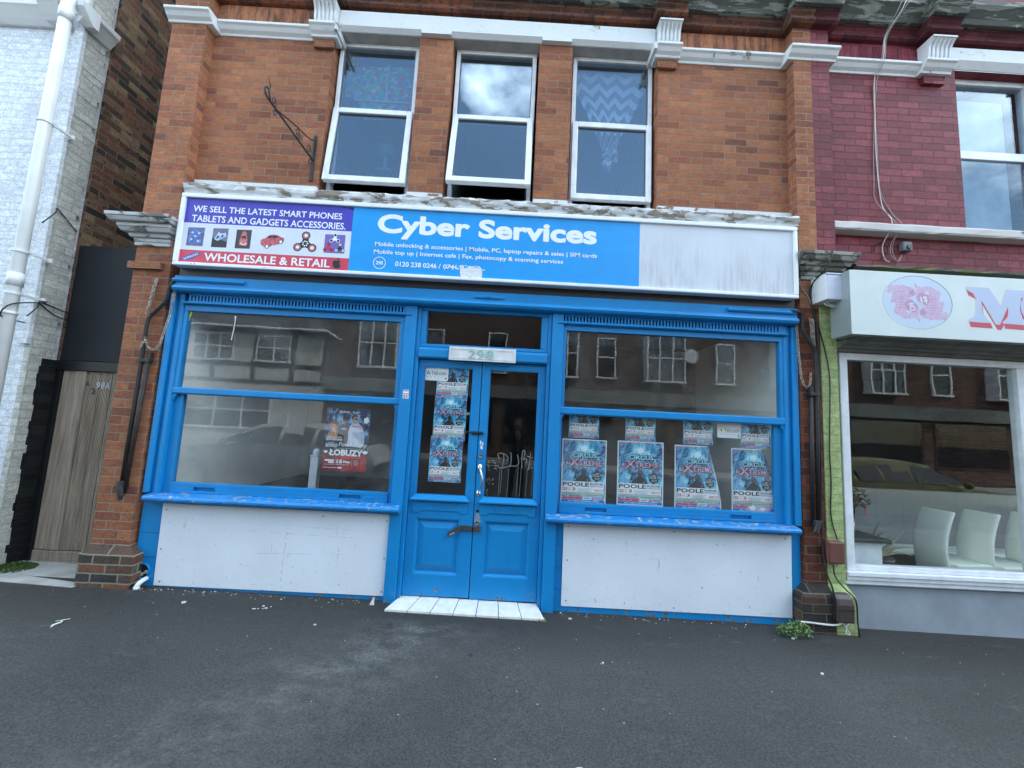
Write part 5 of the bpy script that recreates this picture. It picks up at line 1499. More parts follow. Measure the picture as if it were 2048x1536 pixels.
mb.mat(0); bpoly(mb, ell(.675,.835,.055,.062), 0.0008); bpoly(mb, [(.64,.79),(.71,.79),(.72,.765),(.64,.76)], 0.0007); bpoly(mb, ell(.435,.815,.050,.058), 0.0008); bpoly(mb, [(.41,.77),(.46,.77),(.47,.74),(.40,.74)], 0.0007)
mb.mat(2); bpoly(mb, [(.385,.825),(.495,.825),(.49,.868),(.46,.885),(.41,.885),(.385,.862)], 0.0010); bpoly(mb, [(.39,.818),(.485,.818),(.48,.803),(.40,.803)], 0.0011); bpoly(mb, [(.64,.848),(.735,.853),(.725,.828),(.655,.826)], 0.0011)
bpoly(mb, [(.58,.86),(.60,.89),(.66,.91),(.72,.895),(.735,.868),(.69,.878),(.64,.868),(.615,.82),(.595,.83)], 0.0010)
mb.mat(1); bpoly(mb, splat(.195,.725,.105,.085,7,22,.14), 0.0008); bpoly(mb, [(.24,.68),(.30,.62),(.31,.52),(.27,.50),(.24,.58)], 0.0008)
mb.mat(0); bpoly(mb, ell(.200,.690,.048,.060), 0.0010); bpoly(mb, [(.06,.55),(.085,.60),(.14,.63),(.175,.66),(.225,.655),(.255,.62),(.28,.57),(.27,.50),(.08,.50)], 0.0009)
mb.mat(2); bpoly(mb, [(.165,.70),(.19,.702),(.19,.694),(.165,.692)], 0.0012); bpoly(mb, [(.208,.70),(.232,.70),(.232,.692),(.208,.694)], 0.0012)
mb.mat(4); btxt(mb, "VEL", .36, .49, .655, .685, 0.0010)
mb.build("people_picture", [M_SKIN, M_HAIRP, M_INKB, flat("printed_white_shirt", (0.46,0.50,0.60), 0.5, var=0.12, vscale=30), M_INKLG], bv)
mb = MB()
btxt(mb, "BLACK", .30, .54, .930, .962); btxt(mb, "ELVET", .60, .77, .930, .956)
btxt(mb, "SPECIAL GUEST", .06, .40, .515, .540, 0.0014, 0.01); 
btxt(mb, "SUPPORT", .10, .24, .432, .446, 0.0012, 0.01); btxt(mb, "ANGELIKA", .04, .32, .405, .428, 0.0012); btxt(mb, "GRAPKINT", .04, .32, .375, .399, 0.0012)
btxt(mb, "Polish Party", .34, .97, .370, .455, 0.0014, 0.0, 0.25)
btxt(mb, "Oto czego nie mozna przegapic", .24, .92, .348, .366, 0.0012, 0.0)
btxt(mb, "ŁOBUZY", .14, .91, .238, .342, 0.0014, 0.05)
btxt(mb, "15", .33, .46, .118, .178, 0.0012, 0.05); btxt(mb, "Maja", .48, .64, .118, .164, 0.0012, 0.04); btxt(mb, "Doors Open 7pm", .33, .62, .092, .108, 0.0012)
for i, (a, b) in enumerate(((.72,.82),(.71,.83),(.72,.82))): btxt(mb, ("1 POLA","2 POLA","3 POLA")[i], a, b, .160-.032*i, .178-.032*i, 0.0012, 0.01)
for a, b, z_ in ((.06,.27,.150),(.14,.27,.118)): bpoly(mb, [(a,z_),(b,z_),(b,z_+.026),(a,z_+.026)], 0.0010)
bpoly(mb, [(.30,.09),(.304,.09),(.304,.185),(.30,.185)], 0.0010); bpoly(mb, [(.672,.09),(.676,.09),(.676,.185),(.672,.185)], 0.0010)
bpoly(mb, [(.06,.095),(.28,.095),(.28,.099),(.06,.099)], 0.0010); bpoly(mb, [(.03,.045),(.34,.045),(.34,.052),(.03,.052)], 0.0010); bpoly(mb, [(.36,.038),(.46,.038),(.46,.062),(.36,.062)], 0.0010)
bpoly(mb, splat(.93,.82,.055,.055,3,14,.4), 0.0010); bpoly(mb, splat(.06,.30,.05,.022,13,14,.4), 0.0010); bpoly(mb, splat(.95,.31,.055,.030,23,14,.4), 0.0010)
mb.mat(1); bpoly(mb, [(.05,.505),(.41,.505),(.41,.482),(.05,.482)], 0.0012)
mb.mat(2); btxt(mb, "AFTER PARTY", .07, .40, .485, .503, 0.0016, 0.02)
mb.mat(3); bpoly(mb, splat(.55,.215,.13,.022,33,16,.4), 0.0010); bpoly(mb, [(.60,.71),(.88,.71),(.88,.722),(.60,.722)], 0.0010); bpoly(mb, splat(.80,.215,.10,.02,43,16,.4), 0.0010)
mb.mat(4); 
for z_ in (.160,.128,.096): bpoly(mb, [(.88,z_),(.92,z_),(.92,z_+.016),(.88,z_+.016)], 0.0010)
mb.build("poster_lettering", [M_CARD, M_PAPER, M_INKB, M_INKR, M_INKO], bv)

def yell_sticker(x0, x1, z0, z1, y, label):
    mb = MB(); r = 0.010
    pts = []
    for cx_, cz_, a0 in ((x1-r,z0+r,-90),(x1-r,z1-r,0),(x0+r,z1-r,90),(x0+r,z0+r,180)): pts += arc(cx_, cz_, r, a0, a0+90, 5)
    mb.prism(pts, y-0.0005, y)
    o = mb.build("business_sticker", M_CARD); tag(o, label, "sticker", "white business-listing stickers on the glass")
    W, H = x1-x0, z1-z0
    mb = MB()
    put_text(mb, "Yell.com", x0+0.30*W, x0+0.91*W, z0+0.42*H, z0+0.72*H, y-0.0012, 0.0)
    mb.prism([(x0+W*a, z0+H*b) for a, b in ((.87,.13),(.905,.30),(.94,.16),(.915,.17),(.91,.10))], y-0.0012, y-0.0005)
    mb.mat(1); mb.prism([(x0+W*a, z0+H*b) for a, b in ((.12,.46),(.25,.46),(.25,.52),(.20,.56),(.20,.66),(.17,.74),(.14,.60),(.12,.54))], y-0.0012, y-0.0005)
    mb.mat(3); mb.prism([(x0+W*a, z0+H*b) for a, b in ((.145,.49),(.185,.49),(.18,.60),(.15,.60))], y-0.0016, y-0.0012)
    mb.mat(2)
    put_text(mb, "Review us on", x0+0.10*W, x0+0.52*W, z0+0.82*H, z0+0.90*H, y-0.0012, 0.0)
    for i in range(5):
        c_ = (x0+W*(.16+.145*i), z0+.27*H)
        st_ = [(c_[0]+(.010 if k % 2 == 0 else .0042)*math.cos(math.pi/2+math.pi*k/5), c_[1]+(.010 if k % 2 == 0 else .0042)*math.sin(math.pi/2+math.pi*k/5)) for k in range(10)]
        mb.prism(st_, y-0.0010, y-0.0005)
    mb.build("sticker_print", [M_INKB, M_INKB if "door" in label else M_INKY, flat("faint_print", (0.60,0.59,0.62), 0.5), M_INKB if "door" not in label else M_CARD], o)
yell_sticker(1.974, 2.193, 1.543, 1.669, -0.0225, "white business sticker among the circus posters under the shop window sash rail")
yell_sticker(-0.794, -0.568, 1.938, 2.067, -0.0215, "white business sticker in the upper corner of the door glass")

# small label on the door post, yellow scrap and tape bits on the glass
mb = MB(); mb.box(-0.953,-0.900,-0.1135,-0.1125,1.752,1.830); o = mb.build("alarm_label", M_CARD); tag(o, "small worn white label on the blue post beside the door", "label")
mb = MB()
for z_ in (1.818,1.79,1.772): mb.box(-0.950,-0.903,-0.1143,-0.1136,z_,z_+0.008)
mb.box(-0.945,-0.93,-0.1143,-0.1136,1.757,1.768); mb.box(-0.922,-0.910,-0.1143,-0.1136,1.757,1.768)
mb.build("label_print", flat("label_ink", (0.28,0.14,0.16), 0.5, var=.3, vscale=90), o)
mb = MB(); mb.prism([(-3.006,2.462),(-2.984,2.462),(-2.998,2.40),(-3.007,2.362)], -0.0638, -0.0630)
tag(mb.build("paper_scrap", M_INKY), "yellow scrap of paper in the top corner of the plain shop window", "scrap")
mb = MB(); mb.prism([(-2.592,2.440),(-2.575,2.444),(-2.577,2.40),(-2.582,2.30),(-2.590,2.215),(-2.596,2.21),(-2.588,2.30),(-2.583,2.40)], -0.0638, -0.0630)
tag(mb.build("tape_strip", M_CARD), "thin curled white tape strip hanging at the top of the plain shop window", "tape")
mb = MB(); mb.box(-2.02,-2.003,-0.026,-0.0255,1.44,1.56); tag(mb.build("tape_strip", flat("teal_tape", (0.01,0.13,0.19), .5)), "longer teal tape strip inside the plain window pane", "tape")
mb = MB(); mb.box(-2.345,-2.329,-0.026,-0.0255,1.33,1.39); tag(mb.build("tape_strip", MATS["teal_tape"]), "shorter teal tape strip inside the plain window pane", "tape")
# ================================================================== things fixed to the front
# wrought-iron sign bracket
BRK = thing("sign_bracket", (-2.06,-0.01,3.86), "black wrought-iron scrolled bracket on the brick wall over the shop sign, carrying no sign", "bracket")
mb = MB(); mb.box(-2.075,-2.043,-0.012,0.0,3.858,4.345); mb.build("wall_plate", M_BLACKM, BRK, bevel=0.003)
def helix(c, r0, r1, a0, a1, n=18): return [(-2.059, c[0]+(r0+(r1-r0)*i/n)*math.cos(math.radians(a0+(a1-a0)*i/n)), c[1]+(r0+(r1-r0)*i/n)*math.sin(math.radians(a0+(a1-a0)*i/n))) for i in range(n+1)]
mb = MB(); mb.tube([(-2.059,-0.01,4.075),(-2.059,-0.74,4.085)], 0.0085, 8)
mb.tube([(-2.059,-0.74,4.085),(-2.059,-0.775,4.10),(-2.059,-0.785,4.13),(-2.059,-0.770,4.155),(-2.059,-0.745,4.16)], 0.007, 8); mb.tube([(-2.059,-0.70,4.09),(-2.059,-0.735,4.14),(-2.059,-0.72,4.20),(-2.059,-0.76,4.26)], 0.007, 8, taper=[1,1,.8,.2])
mb.build("arm", M_BLACKM, BRK)
mb = MB(); mb.tube([(-2.059,-0.012,4.30),(-2.059,-0.06,4.25),(-2.059,-0.16,4.215),(-2.059,-0.32,4.18),(-2.059,-0.48,4.13),(-2.059,-0.60,4.092)], 0.006, 8); mb.tube([(-2.059,-0.012,4.30),(-2.059,-0.02,4.20),(-2.059,-0.012,4.10)], 0.006, 8)
mb.build("brace", M_BLACKM, BRK)
mb = MB()
for p in (helix((-0.10,4.125),0.052,0.014,-60,420), helix((-0.30,4.135),0.045,0.012,-80,400), helix((-0.66,4.125),0.036,0.012,-90,380), helix((-0.06,4.035),0.036,0.010,90,-300), helix((-0.64,4.045),0.030,0.010,90,-280)): mb.tube(p, 0.0048, 6)
mb.build("scroll", M_BLACKM, BRK)

# blackened pipes down the pilasters
def smooth_path(pts, k=5):
    P = []
    for i in range(len(pts)-1):
        p0 = Vector(pts[max(i-1,0)]); p1 = Vector(pts[i]); p2 = Vector(pts[i+1]); p3 = Vector(pts[min(i+2,len(pts)-1)])
        for t in range(k):
            t /= k
            P.append(0.5*((2*p1)+(-p0+p2)*t+(2*p0-5*p1+4*p2-p3)*t*t+(-p0+3*p1-3*p2+p3)*t**3))
    P.append(Vector(pts[-1])); return P
PL = thing("awning_pipe", (-3.30,-0.15,0.75), "pair of rusty black pipes fixed to the brick pilaster beside the alley gate", "pipe")
mb = MB(); mb.tube([(-3.10,-0.15,2.728),(-3.118,-0.15,2.715),(-3.150,-0.15,2.66),(-3.158,-0.148,2.60),(-3.162,-0.148,2.545),(-3.178,-0.146,2.515),(-3.285,-0.142,2.395),(-3.306,-0.141,2.36),(-3.313,-0.141,2.31),(-3.318,-0.14,1.6),(-3.322,-0.14,0.86)], 0.0165, 10)
mb.build("bent_pipe", M_RUSTM, PL, smooth=True)
mb = MB(); mb.tube([(-3.252,-0.14,1.985),(-3.290,-0.14,0.80)], 0.0165, 10); mb.build("straight_pipe", M_RUSTM, PL, smooth=True)
mb = MB()
mb.box(-3.335,-3.235,-0.158,-0.111,1.955,1.985); mb.box(-3.262,-3.232,-0.150,-0.111,1.97,2.045); mb.build("pipe_clamp", M_RUSTM, PL, bevel=0.004)
mb = MB(); mb.box(-3.345,-3.285,-0.168,-0.111,0.835,0.905); mb.tube([(-3.33,-0.155,0.90),(-3.30,-0.165,0.82),(-3.292,-0.165,0.775)],0.024,9); mb.cyl((-3.292,-0.165,0.775),(-3.292,-0.165,0.748),0.017,9)
mb.box(-3.37,-3.33,-0.135,-0.111,0.86,0.875)
mb.build("pipe_clamp", M_RUSTM, PL, bevel=0.004)
PR = thing("awning_pipe", (2.80,-0.15,0.75), "pair of black pipes on the dark brick pilaster next to the green painted strip", "pipe")
mb = MB(); mb.tube([(2.60,-0.168,2.742),(2.668,-0.16,2.740),(2.690,-0.158,2.730),(2.700,-0.156,2.70),(2.702,-0.155,2.60),(2.712,-0.152,2.555),(2.805,-0.146,2.415),(2.826,-0.145,2.375),(2.830,-0.145,2.33),(2.818,-0.145,1.6),(2.806,-0.145,0.86)], 0.0165, 10)
mb.build("bent_pipe", M_BLACKM, PR, smooth=True)
mb = MB(); mb.tube([(2.776,-0.14,2.03),(2.758,-0.14,0.80)], 0.0165, 10); mb.build("straight_pipe", M_BLACKM, PR, smooth=True)
mb = MB(); mb.box(2.752,2.842,-0.165,-0.106,1.965,1.995); mb.box(2.762,2.79,-0.155,-0.106,1.98,2.05); mb.build("pipe_clamp", M_BLACKM, PR, bevel=0.004)
mb = MB(); mb.box(2.748,2.83,-0.170,-0.106,0.80,0.86); mb.tube([(2.79,-0.155,0.86),(2.768,-0.165,0.79),(2.752,-0.165,0.755)],0.022,9)
mb.build("pipe_clamp", M_BLACKM, PR, bevel=0.004)

def chain_mesh(mb, path, step=0.026, r=0.0034):
    P = smooth_path(path, 8); L = [0.0]
    for a, b in zip(P, P[1:]): L.append(L[-1]+(b-a).length)
    n = int(L[-1]/step); j = 0
    for i in range(n):
        s = (i+0.5)*step
        while j < len(L)-2 and L[j+1] < s: j += 1
        t = (s-L[j])/max(L[j+1]-L[j],1e-6); c = P[j].lerp(P[j+1], t); d = (P[j+1]-P[j]).normalized()
        side = Vector((0,1,0)) if i % 2 else d.cross(Vector((0,1,0))).normalized()
        if abs(d.y) > 0.9: side = Vector((1,0,0))
        side = (side - d*side.dot(d)).normalized()
        lp = []
        for k in range(10):
            a = 2*math.pi*k/10
            lp.append(c + d*math.cos(a)*step*0.66 + side*math.sin(a)*step*0.34)
        lp += [lp[0]]
        mb.tube(lp, r, 5, caps=False)
mb = MB()
chain_mesh(mb, [(-3.300,-0.135,2.735),(-3.312,-0.135,2.62),(-3.330,-0.130,2.50),(-3.345,-0.130,2.42)]); chain_mesh(mb, [(-3.285,-0.14,2.735),(-3.295,-0.15,2.60),(-3.315,-0.145,2.48),(-3.335,-0.14,2.40)]); chain_mesh(mb, [(-3.31,-0.125,2.72),(-3.322,-0.13,2.58),(-3.34,-0.125,2.45)])
tag(mb.build("chain", M_CHAIN), "bunched lengths of galvanised chain hanging from a nail beside the bent rusty pipe", "chain"); mb = MB()
chain_mesh(mb, [(-3.285,-0.165,2.15),(-3.302,-0.168,2.12),(-3.325,-0.165,2.07)])
chain_mesh(mb, [(-3.292,-0.165,2.18),(-3.272,-0.15,2.11),(-3.238,-0.14,2.075),(-3.200,-0.14,2.085),(-3.165,-0.14,2.16),(-3.142,-0.14,2.30),(-3.120,-0.135,2.45),(-3.098,-0.15,2.645)])
tag(mb.build("chain", M_CHAIN), "galvanised chain loop sagging between the bent rusty pipe and the blue frame", "chain")
mb = MB()
chain_mesh(mb, [(2.668,-0.125,2.655),(2.676,-0.13,2.45),(2.690,-0.13,2.22),(2.712,-0.13,2.09),(2.745,-0.13,2.045),(2.775,-0.13,2.07),(2.79,-0.128,2.18)])
tag(mb.build("chain", M_CHAIN), "long rusty chain loop hanging along the blue frame on the dark pilaster", "chain"); mb = MB()
chain_mesh(mb, [(2.800,-0.125,2.70),(2.806,-0.128,2.60),(2.804,-0.128,2.52),(2.81,-0.126,2.44)]); chain_mesh(mb, [(2.825,-0.128,2.69),(2.826,-0.13,2.56),(2.832,-0.128,2.42)])
tag(mb.build("chain", M_CHAIN), "short bunched rusty chain on the dark pilaster next to the green brick strip", "chain")

def cable(pts, r, m, label, nm="cable", k=5, group=None):
    mb = MB(); mb.tube(smooth_path(pts, k), r, 6)
    return tag(mb.build(nm, m, smooth=True), label, "cable", group)
# black cables by the party wall
cable([(2.64,-0.262,3.06),(2.60,-0.27,3.16),(2.63,-0.285,3.27),(2.74,-0.22,3.315),(2.98,-0.115,3.325),(3.25,-0.045,3.29),(3.7,-0.022,3.235)], 0.006, M_CABLEB, "black cable looping over the weathered stone capital")
cable([(2.905,-0.282,3.30),(2.875,-0.285,3.20),(2.83,-0.25,3.10),(2.830,-0.14,3.04),(2.815,-0.118,2.95),(2.83,-0.12,2.80),(2.868,-0.125,2.62),(2.872,-0.125,2.3),(2.862,-0.125,1.9),(2.858,-0.125,1.3),(2.846,-0.125,0.8),(2.850,-0.15,0.46),(2.872,-0.20,0.28),(2.868,-0.20,0.03)], 0.0085, M_CABLEB, "thick black cable running the full height between dark and green pilasters")
cable([(2.885,-0.12,2.62),(2.935,-0.122,2.40),(2.962,-0.124,2.22),(2.968,-0.124,2.05),(2.955,-0.122,1.7),(2.945,-0.122,1.45),(2.952,-0.12,1.2),(2.94,-0.12,0.9),(2.985,-0.125,0.70)], 0.0055, M_CABLEB, "thin black cable curving down the green painted bricks")
cable([(2.912,-0.16,0.49),(2.932,-0.155,0.39),(3.0,-0.17,0.30),(3.062,-0.20,0.22),(3.068,-0.205,0.05),(3.078,-0.205,-0.07)], 0.006, M_CABLEB, "black cable curving from the brown box down the green plinth")
cable([(2.70,-0.118,3.06),(2.74,-0.118,2.98),(2.80,-0.118,2.90),(2.825,-0.118,2.82)], 0.0045, M_CABLEG, "thin grey cable slanting across the brick under the weathered capital")
# telephone wires down the maroon wall
g = "pale wires hanging down the maroon wall"
cable([(3.86,-0.26,6.4),(3.80,-0.25,6.1),(3.74,-0.245,5.9),(3.70,-0.10,5.74),(3.672,-0.09,5.50),(3.645,-0.02,5.36),(3.632,-0.012,4.9),(3.625,-0.012,4.4),(3.655,-0.012,3.95),(3.672,-0.09,3.72),(3.64,-0.015,3.52),(3.655,-0.015,3.38),(3.70,-0.018,3.35)], 0.0042, M_CABLEW, "thicker white wire dropping down the maroon wall from the eaves", group=g)
cable([(3.90,-0.26,6.4),(3.83,-0.25,6.05),(3.76,-0.245,5.9),(3.715,-0.10,5.74),(3.69,-0.09,5.50),(3.665,-0.016,5.30),(3.612,-0.010,4.7),(3.590,-0.010,4.2),(3.600,-0.010,3.98),(3.72,-0.085,3.70),(3.735,-0.014,3.50),(3.775,-0.016,3.36),(3.80,-0.018,3.40)], 0.003, M_CABLEG, "thin grey wire bowed furthest left on the maroon wall", group=g)
cable([(3.83,-0.26,6.4),(3.79,-0.252,6.15),(3.70,-0.245,5.9),(3.69,-0.10,5.74),(3.655,-0.09,5.50),(3.628,-0.016,5.25),(3.64,-0.010,4.6),(3.648,-0.010,4.1),(3.76,-0.010,3.86),(3.772,-0.085,3.70),(3.73,-0.014,3.55),(3.72,-0.016,3.42),(3.79,-0.02,3.36),(3.82,-0.02,3.43)], 0.003, M_CABLEG, "thin grey wire kinked to the right above the maroon sill band", group=g)
cable([(3.55,-0.014,3.45),(3.58,-0.014,3.53),(3.64,-0.014,3.55),(3.69,-0.014,3.50),(3.68,-0.014,3.42),(3.62,-0.014,3.38)], 0.0055, M_CABLEB, "coil of black cable under the pale wires on the maroon wall")
# white cable lying at the foot of the plinth
cable([(2.535,-0.20,0.028),(2.66,-0.205,0.026),(2.80,-0.206,0.016),(2.895,-0.205,0.018),(2.93,-0.21,0.045)], 0.0085, M_CABLEW, "white cable strapped across the foot of the dark plinth")
cable([(2.93,-0.21,0.045),(2.96,-0.215,0.0),(2.95,-0.22,-0.035),(2.985,-0.22,-0.045),(2.955,-0.22,0.005),(2.985,-0.215,0.035),(3.02,-0.21,0.02),(3.015,-0.21,-0.005)], 0.0045, M_CABLEW, "loose loop of white cable below the dark brown duct")

JB = thing("junction_box", (2.91,-0.2,2.80), "white sheet-metal electrical box beside the end of the restaurant sign", "electrical box")
mb = MB(); mb.box(2.828,3.000,-0.285,-0.111,2.835,3.078); mb.build("box", M_ALU, JB, bevel=0.004)
mb = MB(); mb.box(2.832,3.002,-0.291,-0.2855,2.838,3.062); mb.box(2.826,3.004,-0.297,-0.2855,3.068,3.080)
for x in (2.840,2.994):
    for z in (2.846,2.95,3.052): mb.cyl((x,-0.291,z),(x,-0.2935,z),0.003,6)
mb.build("lid", flat("box_lid", (0.60,0.62,0.74), 0.35), JB, bevel=0.002)
mb = MB(); mb.tube(smooth_path([(2.875,-0.20,2.836),(2.88,-0.22,2.80),(2.93,-0.23,2.785),(3.0,-0.22,2.78)]),0.005,6); mb.tube(smooth_path([(2.90,-0.20,2.836),(2.91,-0.22,2.81),(2.95,-0.23,2.797),(3.0,-0.22,2.793)]),0.005,6); mb.build("lead", M_CABLEW, JB)
GB_ = thing("junction_box", (3.86,-0.03,3.45), "small grey plastic box on the maroon wall under the wires", "electrical box")
mb = MB(); mb.box(3.812,3.905,-0.05,0.0,3.462,3.556); mb.build("box", M_GPLAST, GB_, bevel=0.008)
mb = MB(); mb.cyl((3.868,-0.05,3.498),(3.868,-0.062,3.498),0.024,16); mb.build("cap", M_DBPLAST, GB_)
BB = thing("meter_box", (2.95,-0.16,0.50), "reddish brown plastic box fixed low on the green painted bricks", "electrical box")
mb = MB(); mb.box(2.868,3.022,-0.165,-0.108,0.500,0.690); mb.build("box", M_BRPLAST, BB, bevel=0.015)
mb = MB(); mb.box(2.878,3.005,-0.172,-0.1655,0.512,0.678); mb.build("lid", M_BRPLAST, BB, bevel=0.006)
DD = thing("cable_duct", (2.96,-0.22,0.04), "dark brown rounded cover over the cables at the foot of the green plinth", "cover")
mb = MB(); mb.profx([(-0.11,0.045),(-0.235,0.045),(-0.238,0.19),(-0.225,0.235),(-0.195,0.262),(-0.14,0.268),(-0.11,0.268)], 2.878, 3.022); mb.build("cover", M_DBPLAST, DD, bevel=0.012)
mb = MB(); mb.box(2.881,3.019,-0.2405,-0.2385,0.148,0.153); mb.build("cover_seam", M_INKB, DD)

# white plastic drain elbow by the plinth
DE = thing("drain_elbow", (-3.04,-0.15,0.02), "white plastic drain elbow poking out beside the brick plinth", "pipe")
mb = MB(); mb.tube(smooth_path([(-3.050,-0.075,0.078),(-3.040,-0.11,0.080),(-3.040,-0.145,0.070),(-3.047,-0.158,0.048),(-3.050,-0.16,0.022)],6), 0.0185, 12); mb.build("bend", M_WPLAST, DE, smooth=True)
mb = MB(); mb.tube([(-3.0485,-0.16,0.042),(-3.050,-0.16,0.022)], 0.0215, 12); mb.build("socket", M_WPLAST, DE, smooth=True)

# ------------------------------------------------------------------ fabric behind the upstairs windows
def curtain_mat():
    s = NT("zigzag_curtain_cloth")
    u = s.n("ShaderNodeUVMap"); P = s.xyz(u.outputs[0])
    zz = s.math('ABSOLUTE', s.math('SUBTRACT', s.math('FRACT', s.math('MULTIPLY', P[0], 4.2)), 0.5))
    t = s.math('FRACT', s.math('ADD', s.math('MULTIPLY', P[1], 6.3), s.math('MULTIPLY', zz, 1.15)))
    k = s.math('GREATER_THAN', t, 0.5)
    c = s.mix(k, (0.62,0.66,0.74), (0.20,0.23,0.30))
    s.set(c, 0.9, 0.0, 0.1)
    return s.m
CU = thing("curtain", (0.945,0.24,4.2), "grey and white zigzag curtain gathered into a knot behind the upstairs window", "curtain")
mb = MB(); NU, NV = 40, 30
vs = []; uvs = []
for j in range(NV+1):
    t = j/NV; z = 5.47-0.98*t
    e = t*t*(3-2*t)
    kk = max(0.0, (t-0.20)/0.80)**0.85
    l = 0.53+(0.905-0.53)*kk; r = 1.36+(0.985-1.36)*max(0.0,(t-0.12)/0.88)**1.1
    for i in range(NU+1):
        u = i/NU
        x = l+(r-l)*u
        y = 0.245+0.018*(0.3+0.9*e)*math.sin(u*math.pi*2*(5))*(1.0-0.4*e)-0.02*e
        vs.append((x, y, z)); uvs.append((u, 1-t))
fs = [(j*(NU+1)+i, (j+1)*(NU+1)+i, (j+1)*(NU+1)+i+1, j*(NU+1)+i+1) for j in range(NV) for i in range(NU)]
mb.add(vs, fs)
M_CUR = curtain_mat()
c_ = mb.build("cloth", M_CUR, CU, smooth=True)
ul = c_.data.uv_layers.new(name="uv")
for lp in c_.data.loops: ul.data[lp.index].uv = uvs[lp.vertex_index]
md = c_.modifiers.new("thick", 'SOLIDIFY'); md.thickness = 0.002
def uv_box(o, k=1.0):
    ul = o.data.uv_layers.new(name="uv")
    for lp in o.data.loops:
        co = o.data.vertices[lp.vertex_index].co; ul.data[lp.index].uv = (co.x*k*1.2, co.z*k)
mb = MB(); mb.sphere((0.945,0.20,4.46),0.075,14,10,(1,.7,.75)); mb.sphere((0.985,0.175,4.50),0.045,10,8,(1.1,.7,.8)); mb.sphere((0.925,0.165,4.43),0.05,10,8,(.8,.7,1.1)); mb.tube(smooth_path([(0.88,0.18,4.50),(0.93,0.13,4.48),(1.0,0.14,4.43),(1.01,0.18,4.38)]),0.028,8)
k_ = mb.build("knot", M_CUR, CU, smooth=True); uv_box(k_, 2.0)
mb = MB(); mb.tube([(0.935,0.19,4.42),(0.92,0.185,4.36),(0.93,0.185,4.30),(0.945,0.185,4.27)],0.05,9,taper=[.9,1.1,.8,.2])
k_ = mb.build("tail", M_CUR, CU, smooth=True); uv_box(k_, 2.0)

def mosaic_mat():
    s = NT("patterned_blind_cloth")
    v = s.n("ShaderNodeTexVoronoi"); v.inputs['Scale'].default_value = 26.0
    s.l(s.mix(0.12, (0,0,0), (0,0,0)), v.inputs['Vector'])
    cv = s.n("ShaderNodeVectorMath", operation='ADD')
    nz = s.n("ShaderNodeTexNoise"); nz.inputs['Scale'].default_value = 12.0; s.l(s.pos(), nz.inputs['Vector'])
    sc_ = s.n("ShaderNodeVectorMath", operation='SCALE'); sc_.inputs['Scale'].default_value = 0.07; s.l(nz.outputs['Color'], sc_.inputs[0])
    s.l(s.pos(), cv.inputs[0]); s.l(sc_.outputs[0], cv.inputs[1]); s.l(cv.outputs[0], v.inputs['Vector'])
    h = s.xyz(v.outputs['Color'])
    c = s.ramp(h[0], [(0.0,(0.03,0.26,0.28)),(0.25,(0.42,0.07,0.09)),(0.42,(0.06,0.34,0.16)),(0.58,(0.46,0.46,0.38)),(0.72,(0.05,0.14,0.40)),(0.88,(0.16,0.38,0.36))], 'CONSTANT')
    s.set(c, 0.8, 0.0, 0.2); return s.m
mb = MB(); mb.prism([(-1.93,5.38),(-1.15,5.41),(-1.145,5.02),(-1.24,4.78),(-1.70,4.76),(-1.80,4.98),(-1.935,5.02)], 0.25, 0.256)
o = mb.build("patterned_blind", mosaic_mat()); tag(o, "multicoloured patterned blind behind the upstairs window nearest the bracket", "blind")
mb = MB(); mb.box(-1.50,-1.475,0.235,0.249,4.98,5.41); mb.box(-1.83,-1.20,0.235,0.249,4.965,4.985); mb.build("mirrored_bar", M_UPVCG, o)  # reflection of another window's bar, built as solid grey strips
mb = MB(); mb.sphere((-1.50,0.42,4.55),0.09,14,10,(1.2,.5,.9)); mb.cyl((-1.50,0.42,4.3),(-1.50,0.42,4.48),0.03,8); mb.box(-1.58,-1.42,0.36,0.48,4.27,4.30)
o = mb.build("ornament", flat("blue_green_ornament", (0.02,0.16,0.17), 0.3, var=.5, vscale=20), smooth=False); tag(o, "blue green ornament faintly seen low in the upstairs window nearest the bracket", "ornament")
# ================================================================== white painted building across the alley
WB = thing("white_building", (-6.5,0.1,-0.03), "white painted brick building with a cream return beside the alley gate", "building")
mb = MB(); mb.box(-12.0,-4.640,0.09,0.35,-0.1,8.0); mb.build("wall", M_WHITEBR, WB)
def edge_strip(y0, y1, za, zb, m, nm, seed, amp=0.012, x=-4.60):
    """painted return of the corner with a ragged inner edge"""
    r = random.Random(seed); mb = MB(); n = int((zb-za)/0.0759)
    y1s = []
    for i in range(n):
        z0 = za+(zb-za)*i/n; z1 = za+(zb-za)*(i+1)/n; yy = y1+r.uniform(-amp, amp)*2
        mb.box(x-0.05, x+r.uniform(-0.001,0.004), y0, yy, z0, z1)
    return mb.build(nm, m, WB)
edge_strip(0.086, 0.285, 1.98, 8.0, M_CREAMBR, "painted_return", 3)
edge_strip(0.086, 0.185, -0.1, 1.98, M_CREAMBR, "painted_return", 5, 0.006)
edge_strip(0.19, 0.36, -0.1, 1.98, M_BLACKBR, "blackened_return", 7, 0.01, x=-4.603)
mb = MB(); mb.box(-5.0,-4.608,0.35,9.0,-0.1,8.0); mb.build("flank_wall", M_ALLEY, WB)
